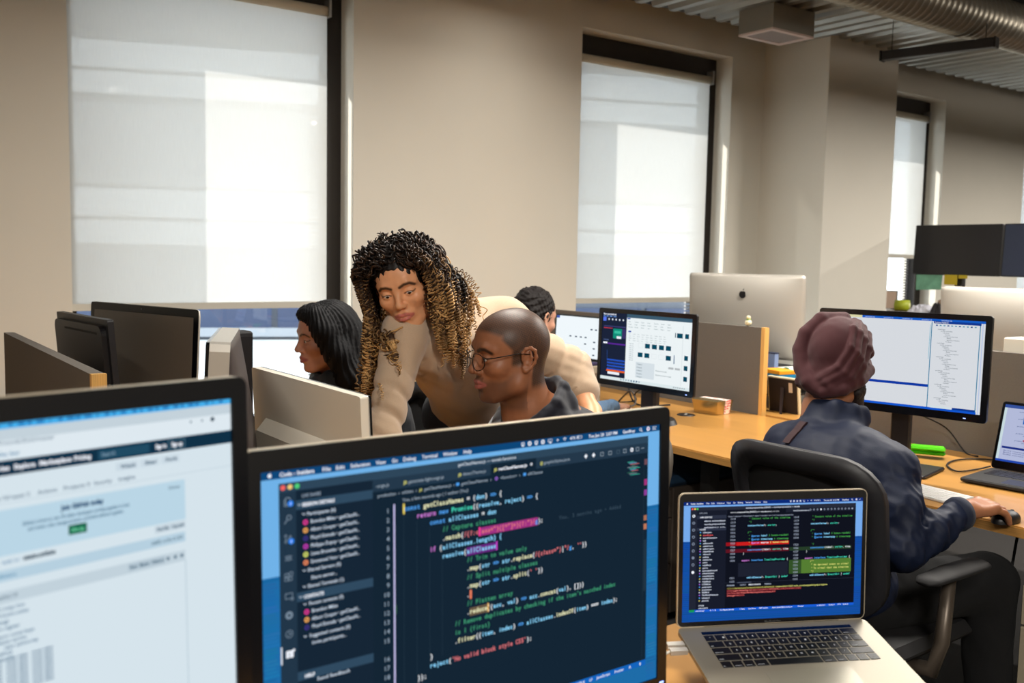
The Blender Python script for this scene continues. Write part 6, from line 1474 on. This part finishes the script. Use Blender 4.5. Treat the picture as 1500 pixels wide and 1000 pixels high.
# curls
hm = mat('curly_hair', rgb(80, 50, 30), .5, attr='col', spec=.3)
Vh = []; Fh = []; Ch = []; nv = 0
r = np.random.default_rng(11); g = np.array([0, 0, -1.])
root_c = np.array(rgb(24, 17, 14)[:3]); mid_c = np.array(rgb(70, 48, 32)[:3]); tip_c = np.array(rgb(204, 160, 104)[:3])
N = 800; made = 0; tries = 0
while made < N and tries < 9000:
    tries += 1
    d = r.normal(size=3); d /= np.linalg.norm(d)
    if d[2] < -.30: continue
    short = made >= 540
    if short and (d[2] < .30 or d[0] < -.5): continue
    if d[0] > .50 and d[2] < .42 + .12 * short: continue
    if d[0] > .15 and d[2] < .1: continue
    lp = np.array([-.006 + .090 * d[0], .076 * d[1], .034 + .088 * d[2]])
    nrm = d / np.array([.09, .076, .088]); nrm /= np.linalg.norm(nrm)
    part = np.sign(lp[1] + .002) if abs(lp[1]) > .002 else 1
    back = d[0] < -.25
    L = r.uniform(.19, .34) * (1.42 if part < 0 else 1.05) * (.62 if back else 1)
    if short: L = r.uniform(.018, .042); lp = np.array([-.006, 0, .034]) + (lp - [-.006, 0, .034]) * 1.12
    p = h.p(*lp); tg = np.array([-.25, part * (.55 if part < 0 else 1.0), -.15]); tg -= nrm * tg.dot(nrm); dirw = h.R @ (nrm * .35 + tg + (r.normal(size=3) * .7 if short else 0)); dirw /= np.linalg.norm(dirw)
    step = .0065; P = [p]; n_ = int(L / step); vol = r.uniform(.4, 1.0); tw = r.uniform(0, 1)
    for i in range(n_):
        f = i / n_
        dirw = dirw * (1 - .085 - .05 * f) + g * (.085 + .05 * f); dirw += r.normal(size=3) * (.035 + .045 * tw); dirw /= np.linalg.norm(dirw)
        q = P[-1] + dirw * step; l = h.loc(q)
        e = np.array([(l[0] + .006) / (.097 + .014 * vol), l[1] / (.080 + (.020 if part < 0 else .034) * vol), (l[2] - .02) / (.105 + .014 * vol)]); m = np.linalg.norm(e)
        if m < 1: l = np.array([-.006, 0, .02]) + (l - [-.006, 0, .02]) / m
        if part < 0 and l[2] > -.05 and l[1] < -(.088 + .022 * vol): l[1] = -(.088 + .022 * vol) * .5 + l[1] * .5
        if l[0] > .020 and l[2] < .070 and l[2] > -.20:
            lim = .062 + .010 * vol - .15 * max(0, .0 - l[2]) * 0
            if abs(l[1]) < lim: l[1] = part * (abs(l[1]) * .45 + lim * .55)
            if l[0] > .062: l[0] = .062 + (l[0] - .062) * .5
        q = h.p(*l)
        if q[2] < 1.27:
            for A_, B_, rr_ in ((np.array([1.38, 2.32, 1.20]), np.array(RS), .088), (np.array(RS), np.array(RE), .082), (np.array([1.365, 2.295, 1.185]), np.array([1.53, 2.40, 1.11]), .135)):
                t_ = np.clip((q - A_) @ (B_ - A_) / ((B_ - A_) @ (B_ - A_)), 0, 1); v_ = q - A_ - (B_ - A_) * t_; d_ = np.linalg.norm(v_)
                if d_ < rr_: q = q + np.array([-.35, -.93, 0]) * (rr_ - d_) * 1.0
        P.append(q)
    P = np.array(P)
    coil = r.uniform(.0050, .0095); pitch = r.uniform(.016, .027); ph = r.uniform(0, 6.28); tone = r.uniform(.0, 1.0); thick = r.uniform(.0013, .0028)
    # dense helix
    seg = np.linspace(0, n_, n_ * 4 + 1); C0 = np.stack([np.interp(seg, np.arange(n_ + 1), P[:, k]) for k in range(3)], 1)
    Tn = np.gradient(C0, axis=0); Tn /= np.linalg.norm(Tn, axis=1)[:, None] + 1e-9
    a1 = np.cross(Tn, np.array([.3, .9, .1])); a1 /= np.linalg.norm(a1, axis=1)[:, None] + 1e-9; a2 = np.cross(Tn, a1)
    s_ = seg / n_; ang = ph + 2 * PI * seg * step / pitch * (1 + .25 * np.sin(seg * .21 + ph)) ; rad = coil * np.clip(s_ * 5 + .15, 0, 1) * (1 - .3 * np.clip(s_ - .8, 0, 1) * 5 * .5)
    H = C0 + (a1 * np.cos(ang)[:, None] + a2 * np.sin(ang)[:, None]) * rad[:, None]
    Tn = np.gradient(H, axis=0); Tn /= np.linalg.norm(Tn, axis=1)[:, None] + 1e-9
    b1 = np.cross(Tn, np.array([.2, .1, .97])); b1 /= np.linalg.norm(b1, axis=1)[:, None] + 1e-9; b2 = np.cross(Tn, b1)
    K = 4; m = len(H); th = thick * (1 - .6 * np.clip(s_ - .85, 0, 1) / .15)
    ring = np.stack([H + (b1 * math.cos(2 * PI * k / K) + b2 * math.sin(2 * PI * k / K)) * th[:, None] for k in range(K)], 1).reshape(-1, 3)
    idx = np.arange(m - 1)[:, None] * K; kk = np.arange(K)[None]; k2 = (kk + 1) % K
    Fh.append((np.stack([idx + kk, idx + k2, idx + K + k2, idx + K + kk], -1).reshape(-1, 4)) + nv)
    w = np.clip(s_ * (.35 if short else 1.25) + (tone - .5) * .9 - .16, 0, 1)[:, None]
    if l[2] > .0 and back: w = w * .6
    col = np.where(w < .5, root_c + (mid_c - root_c) * (w * 2), mid_c + (tip_c - mid_c) * (w * 2 - 1))
    Ch.append(np.repeat(np.concatenate([col, np.ones((m, 1))], 1), K, axis=0)); Vh.append(ring); nv += len(ring); made += 1
# scalp mass under the curls
S = Sdf(); h.ell(S, (-.007, 0, .038), (.100, .083, .092), .02); h.ell(S, (-.045, 0, -.02), (.065, .088, .08), .04); h.ell(S, (.095, 0, -.018), (.056, .060, .078), .012, '-')
V, F = S.mesh(.004, disp=lambda P: .004 * fbm(P, 120, 3)); Vh.append(V); Fh.append(F + nv); Ch.append(np.tile(np.append(root_c, 1), (len(V), 1)))
np_obj('curly_hair', np.concatenate(Vh), np.concatenate(Fh), hm, t, color=np.concatenate(Ch))

# ---- woman with long black hair -----------------------------------------------------------------------
t = person('seated woman in profile with long black hair and a black jacket', (1.55, 3.02, 0))
h = Head((1.333, 2.90, 1.152), (-.975, .10, -.10), (-.10, -.01, .995), .95)
S = Sdf(); head_sdf(S, h, False, jaw=.98, nose=1.02, lips=1.1, open_mouth=.0008, neck=.046, eye_open=.0040)
S.chain([h.p(-.035, 0, -.12), (1.43, 2.92, .98), (1.52, 2.98, .80)], [.048, .08, .10], .04); S.chain([(1.44, 2.92, .96), (1.42, 2.76, .93), (1.34, 2.72, .80), (1.16, 2.78, .79)], [.05, .042, .034, .026], .03); S.chain([(1.44, 2.92, .96), (1.46, 3.10, .93), (1.34, 3.16, .80), (1.18, 3.05, .79)], [.05, .042, .034, .026], .03)
hand_sdf(S, (1.15, 2.78, .782), (-1, .1, 0), (0, 0, 1), (0, 1, 0), .9, .35); hand_sdf(S, (1.17, 3.05, .782), (-1, -.1, 0), (0, 0, 1), (0, -1, 0), .9, .35)
V, F = S.mesh(.0028); C = paint_face(V, h, rgb(176, 122, 98), rgb(140, 72, 74), rgb(30, 20, 18), .0026, freckle=.02); np_obj('body', V, F, skin('olive', .42), t, color=C)
eyes(t, h, (40, 24, 16), (0, .1))
S = Sdf(); h.ell(S, (-.016, 0, .036), (.100, .088, .094), .02); h.ell(S, (-.055, 0, -.03), (.075, .098, .10), .05)
for s_ in (-1, 1): h.chain(S, [(.052, s_ * .050, .088), (.030, s_ * .078, .030), (-.004, s_ * .088, -.05), (-.045, s_ * .090, -.14), (-.090, s_ * .080, -.235)], [.022, .026, .036, .048, .045], .04)
h.chain(S, [(-.07, 0, -.05), (-.105, 0, -.15), (-.125, 0, -.25)], [.075, .08, .07], .05); h.ell(S, (.055, 0, .088), (.040, .045, .026), .03)
h.ell(S, (.100, 0, -.030), (.062, .070, .098), .015, '-')
def strands(P):
    L = h.loc(P.reshape(-1, 3)).reshape(P.shape).astype(np.float32)
    a = np.arctan2(L[..., 1], -L[..., 0] + .03); return .0022 * np.sin(a * 42 + 3 * np.sin(L[..., 2] * 25)) + .0012 * np.sin(a * 97 + 2 * np.sin(L[..., 2] * 40)) + .003 * fbm(P, 18, 5)
V, F = S.mesh(.0032, disp=strands); np_obj('long_hair', V, F, mat('black_hair', rgb(8, 8, 12), .62, spec=.22, bump=.3, bscale=60, stretch=(8, 8, .5)), t)
S = Sdf(); S.ell((1.53, 2.98, .78), (.15, .20, .24), .02); S.ell((1.46, 2.93, .93), (.12, .19, .085), .06); S.ell((1.58, 3.02, .58), (.15, .19, .15), .05)
S.chain([(1.45, 2.84, .955), (1.42, 2.745, .93), (1.34, 2.71, .80), (1.18, 2.78, .79)], [.065, .060, .050, .036], .04); S.chain([(1.45, 3.0, .955), (1.46, 3.11, .93), (1.34, 3.17, .80), (1.20, 3.06, .79)], [.065, .060, .050, .036], .04)
cp = [(1.300, 2.89, 1.010), (1.315, 2.845, 1.025), (1.38, 2.83, 1.050), (1.44, 2.87, 1.06), (1.445, 2.93, 1.06), (1.40, 2.975, 1.050), (1.325, 2.955, 1.025), (1.300, 2.90, 1.010)]; S.chain(cp, .017, .02); S.chain([(p[0] + .01, p[1], p[2] - .035) for p in cp], .025, .03)
V, F = S.mesh(.006, disp=lambda P: ridge(P, 40, .007, 4)); np_obj('black_jacket', V, F, cloth('black_jacket', rgb(26, 28, 34), .7), t)
S = Sdf(); S.chain([(1.58, 3.10, .52), (1.16, 3.10, .53), (1.12, 3.10, .10)], [.09, .062, .046], .02); S.chain([(1.58, 2.92, .52), (1.16, 2.88, .53), (1.12, 2.88, .10)], [.09, .062, .046], .02); V, F = S.mesh(.009); np_obj('trousers', V, F, MATS['dark_trousers'], t)
for y in (2.88, 3.10): shoe(t, 1.09, y, PI, M_blkm)

# ---- turbaned man, from behind -----------------------------------------------------------------------
t = person('man in a maroon turban and navy jacket, seen from behind at his monitor', (2.25, 1.58, 0))
h = Head((2.425, 1.722, 1.125), (.97, .12, -.12), (.12, 0, .99), 1.0)
S = Sdf(); head_sdf(S, h, True, face=True, neck=.058)
S.chain([h.p(-.04, 0, -.13), (2.33, 1.64, .90), (2.27, 1.61, .74)], [.056, .065, .085], .04)
SR, ER, WR_ = (2.30, 1.448, .878), (2.23, 1.362, .695), (2.40, 1.315, .772)
SL, EL, WL = (2.30, 1.79, .880), (2.32, 1.90, .73), (2.56, 1.80, .775)
S.chain([(2.31, 1.60, .875), SR, ER], [.05, .042, .036], .03); S.chain([ER, WR_], [.036, .028], .02); S.chain([(2.31, 1.64, .875), SL, EL, WL], [.05, .045, .036, .027], .03)
hand_sdf(S, (2.435, 1.311, .781), (.965, -.15, .02), (-.02, -.10, 1), (.15, 1, .08), 1.12, .42, .12)
hand_sdf(S, WL, (1, -.1, -.05), (0, 0, 1), (0, -1, 0), 1.0, .4)
V, F = S.mesh(.0026); C = paint_face(V, h, rgb(168, 112, 80), rgb(140, 84, 76), rgb(30, 22, 18), .0034, scalp=rgb(26, 22, 22)); np_obj('body', V, F, skin('brown', .45), t, color=C)
eyes(t, h, (40, 24, 16))
# turban: dome with wound folds
S = Sdf(); h.ell(S, (-.008, 0, .036), (.106, .084, .108), .01)
wr = [([(.02, .01, .150), (-.050, .048, .140), (-.082, .078, .095), (-.092, .086, .045), (-.100, .068, -.005), (-.110, .030, -.042), (-.104, .0, -.058)], .0235),
      ([(.02, -.030, .148), (-.040, -.066, .124), (-.074, -.082, .070), (-.098, -.062, .010), (-.110, -.018, -.026), (-.108, .020, -.045)], .0105),
      ([(.03, -.040, .142), (-.028, -.080, .112), (-.060, -.096, .056), (-.088, -.080, -.002), (-.108, -.034, -.038), (-.107, .014, -.054)], .0125),
      ([(.04, -.052, .130), (-.012, -.090, .094), (-.044, -.102, .040), (-.074, -.092, -.014), (-.102, -.046, -.050), (-.104, .008, -.064)], .0130),
      ([(.05, -.066, .112), (.008, -.098, .070), (-.028, -.104, .020), (-.060, -.094, -.032), (-.092, -.056, -.062), (-.098, .0, -.076)], .0135),
      ([(-.104, .02, -.055), (-.080, .074, -.045), (-.030, .094, -.025), (.04, .086, .005), (.09, .045, .030), (.105, 0, .040), (.09, -.045, .030), (.04, -.088, .010), (-.03, -.098, -.022), (-.08, -.078, -.050), (-.104, -.02, -.066)], .020),
      ([(-.05, .085, .0), (.0, .098, .03), (.06, .078, .07), (.10, .02, .09), (.09, -.03, .09), (.04, -.080, .06)], .020)]
for pts, rr in wr: h.chain(S, [(p[0] * .97, p[1] * .87, (p[2] - .05) * 1.02 + .036) for p in pts], rr * .95, .006)
for s_ in (-1, 1): h.ell(S, (-.02, s_ * .06, -.02), (.055, .035, .045), .02)
h.ell(S, (-.06, 0, -.03), (.048, .07, .045), .02); h.ell(S, (.075, 0, -.05), (.07, .075, .07), .01, '-')
V, F = S.mesh(.0026, disp=lambda P: .0007 * fbm(P, 60, 8)); np_obj('turban', V, F, cloth('maroon_cotton', rgb(70, 29, 34), .85, sheen=.1, bump=.4, bscale=1200), t)
S = Sdf(); h.ell(S, (.055, 0, -.085), (.055, .060, .055), .02); h.ell(S, (.06, 0, -.12), (.045, .045, .045), .03)
for s_ in (-1, 1): h.chain(S, [(.0, s_ * .072, -.03), (.01, s_ * .068, -.065), (.04, s_ * .05, -.10)], [.012, .018, .022], .02)
h.ell(S, (.085, 0, -.03), (.05, .045, .05), .01, '-'); V, F = S.mesh(.003, disp=lambda P: .004 * fbm(P, 260, 8)); np_obj('beard', V, F, mat('beard_dark', rgb(42, 36, 36), .6, bump=.5, bscale=300), t)
S = Sdf(); S.ell((2.245, 1.61, .74), (.13, .185, .22), .02); S.ell((2.285, 1.62, .875), (.10, .175, .075), .06); S.chain([(2.31, 1.53, .905), (2.355, 1.66, .945), (2.31, 1.73, .910)], .045, .07); S.ell((2.22, 1.58, .57), (.15, .20, .14), .05)
S.chain([(2.30, 1.54, .895), SR, (2.25, 1.39, .79), ER], [.065, .060, .056, .054], .05); S.chain([ER, (2.32, 1.335, .735), (2.40, 1.316, .772)], [.056, .050, .041], .03)
S.chain([(2.30, 1.70, .895), SL, EL, (2.54, 1.81, .775)], [.065, .060, .054, .038], .05)
cp = [(2.44, 1.67, .985), (2.41, 1.622, 1.0), (2.36, 1.618, 1.012), (2.325, 1.65, 1.020), (2.325, 1.71, 1.020), (2.355, 1.752, 1.014), (2.41, 1.76, 1.0)]; S.chain(cp, .017, .012); S.chain([(p[0] - .004, p[1], p[2] - .030) for p in cp], .020, .03)
def jk(P):
    e = np.clip(1 - np.linalg.norm(P - np.array([2.27, 1.31, .76], np.float32), axis=-1) / .22, 0, 1)
    return .003 * fbm(P, 20, 3) + (.003 + .012 * e) * np.abs(fbm(P * np.array([1, .7, 1.2], np.float32), 38, 12)) * (P[..., 2] < .97)
V, F = S.mesh(.0042, disp=jk); np_obj('navy_jacket', V, F, mat('navy_nylon', rgb(16, 26, 50), .6, spec=.3, bump=.15, bscale=300), t)
d_ = np.array([.94, -.22, .10]); b = MB(); c_ = np.array((2.402, 1.3155, .773)); b.tube([c_ - d_ * .012, c_, c_ + d_ * .018, c_ + d_ * .022], [.043, .046, .042, .032], 28); mesh_obj('ribbed_cuff', b, t, cloth('navy_rib', rgb(26, 34, 54), .9))
VJ = V; sp = []
for i in range(6):
    z_ = .975 - .011 * i; y_ = 1.700 + .0012 * i; q = VJ[(np.abs(VJ[:, 1] - y_) < .008) & (np.abs(VJ[:, 2] - z_) < .006)]
    if len(q): sp.append((float(q[:, 0].min()) - .004, y_, z_))
vs = []
for p in sp: vs += [(p[0], p[1] - .011, p[2]), (p[0], p[1] + .011, p[2]), (p[0] + .012, p[1] + .011, p[2] - .004), (p[0] + .012, p[1] - .011, p[2] - .004)]
fs = [(4 * i + k, 4 * i + (k + 1) % 4, 4 * i + 4 + (k + 1) % 4, 4 * i + 4 + k) for i in range(len(sp) - 1) for k in range(4)] + [(0, 1, 2, 3), tuple(4 * (len(sp) - 1) + k for k in (3, 2, 1, 0))]
b = MB().add(vs, fs); mesh_obj('back_strap', b, t, mat('strap_brown', rgb(58, 34, 38), .8))
S = Sdf(); S.ell((2.24, 1.58, .54), (.14, .18, .09), .04); S.chain([(2.24, 1.50, .52), (2.60, 1.33, .55), (2.60, 1.30, .10)], [.10, .075, .052], .03); S.chain([(2.24, 1.66, .52), (2.66, 1.72, .54), (2.64, 1.74, .10)], [.10, .072, .052], .03)
V, F = S.mesh(.007, disp=lambda P: ridge(P, 30, .006, 2)); np_obj('trousers', V, F, cloth('black_denim', rgb(7, 7, 9), .95, sheen=0), t)
shoe(t, 2.60, 1.29, 0, M_blkm); shoe(t, 2.66, 1.74, 0, M_blkm)

# ---- person with short dark hair at the raised laptop -----------------------------------------------------------------------
t = person('person with short dark hair and a denim shirt, mostly hidden, typing', (2.25, 3.2, 0))
h = Head((2.405, 3.19, 1.175), (.97, .15, -.15), (.15, 0, .98), .97)
S = Sdf(); head_sdf(S, h, True, neck=.05)
S.chain([h.p(-.04, 0, -.13), (2.30, 3.20, .96), (2.26, 3.2, .80)], [.052, .085, .10], .04); S.chain([(2.31, 3.2, .94), (2.31, 3.03, .91), (2.47, 2.96, .79), (2.76, 3.09, .785)], [.055, .042, .034, .027], .03); S.chain([(2.31, 3.2, .94), (2.31, 3.37, .91), (2.42, 3.44, .79), (2.74, 3.42, .785)], [.055, .042, .034, .027], .03)
hand_sdf(S, (2.79, 3.10, .778), (.95, .30, -.05), (0, 0, 1), (-.3, .95, 0), .95, .40); hand_sdf(S, (2.77, 3.42, .778), (1, 0, -.05), (0, 0, 1), (0, -1, 0), .95, .4)
V, F = S.mesh(.003); C = paint_face(V, h, rgb(208, 156, 130), rgb(180, 110, 104), rgb(40, 26, 20)); np_obj('body', V, F, skin('fair'), t, color=C); eyes(t, h)
S = Sdf(); h.ell(S, (-.014, 0, .042), (.098, .084, .094), .02); h.ell(S, (-.045, 0, .0), (.058, .078, .06), .03); h.ell(S, (.095, 0, -.025), (.07, .09, .085), .01, '-')
V, F = S.mesh(.003, disp=lambda P: .005 * fbm(P, 150, 4) + .004 * fbm(P, 60, 9)); np_obj('short_hair', V, F, mat('dark_brown_hair', rgb(20, 14, 13), .62, spec=.25, bump=.5, bscale=120, stretch=(3, 3, 1)), t)
S = Sdf(); S.ell((2.25, 3.2, .78), (.13, .20, .23), .02); S.ell((2.29, 3.2, .92), (.10, .19, .075), .05)
S.chain([(2.31, 3.1, .93), (2.31, 3.03, .905), (2.46, 2.955, .79), (2.765, 3.09, .785)], [.06, .058, .046, .034], .03); S.chain([(2.31, 3.3, .93), (2.31, 3.37, .905), (2.42, 3.44, .79), (2.745, 3.42, .785)], [.06, .058, .046, .034], .03)
V, F = S.mesh(.006, disp=lambda P: ridge(P, 45, .006, 6)); np_obj('denim_shirt', V, F, cloth('denim', rgb(96, 126, 158), .8), t)
S = Sdf(); S.ell((2.2, 3.2, .54), (.14, .18, .09), .04); S.chain([(2.22, 3.12, .52), (2.62, 3.10, .54), (2.62, 3.1, .10)], [.09, .065, .05], .03); S.chain([(2.22, 3.28, .52), (2.62, 3.32, .54), (2.62, 3.32, .10)], [.09, .065, .05], .03); V, F = S.mesh(.01); np_obj('trousers', V, F, MATS['dark_trousers'], t)
for y in (3.1, 3.32): shoe(t, 2.62, y, 0, M_blkm)
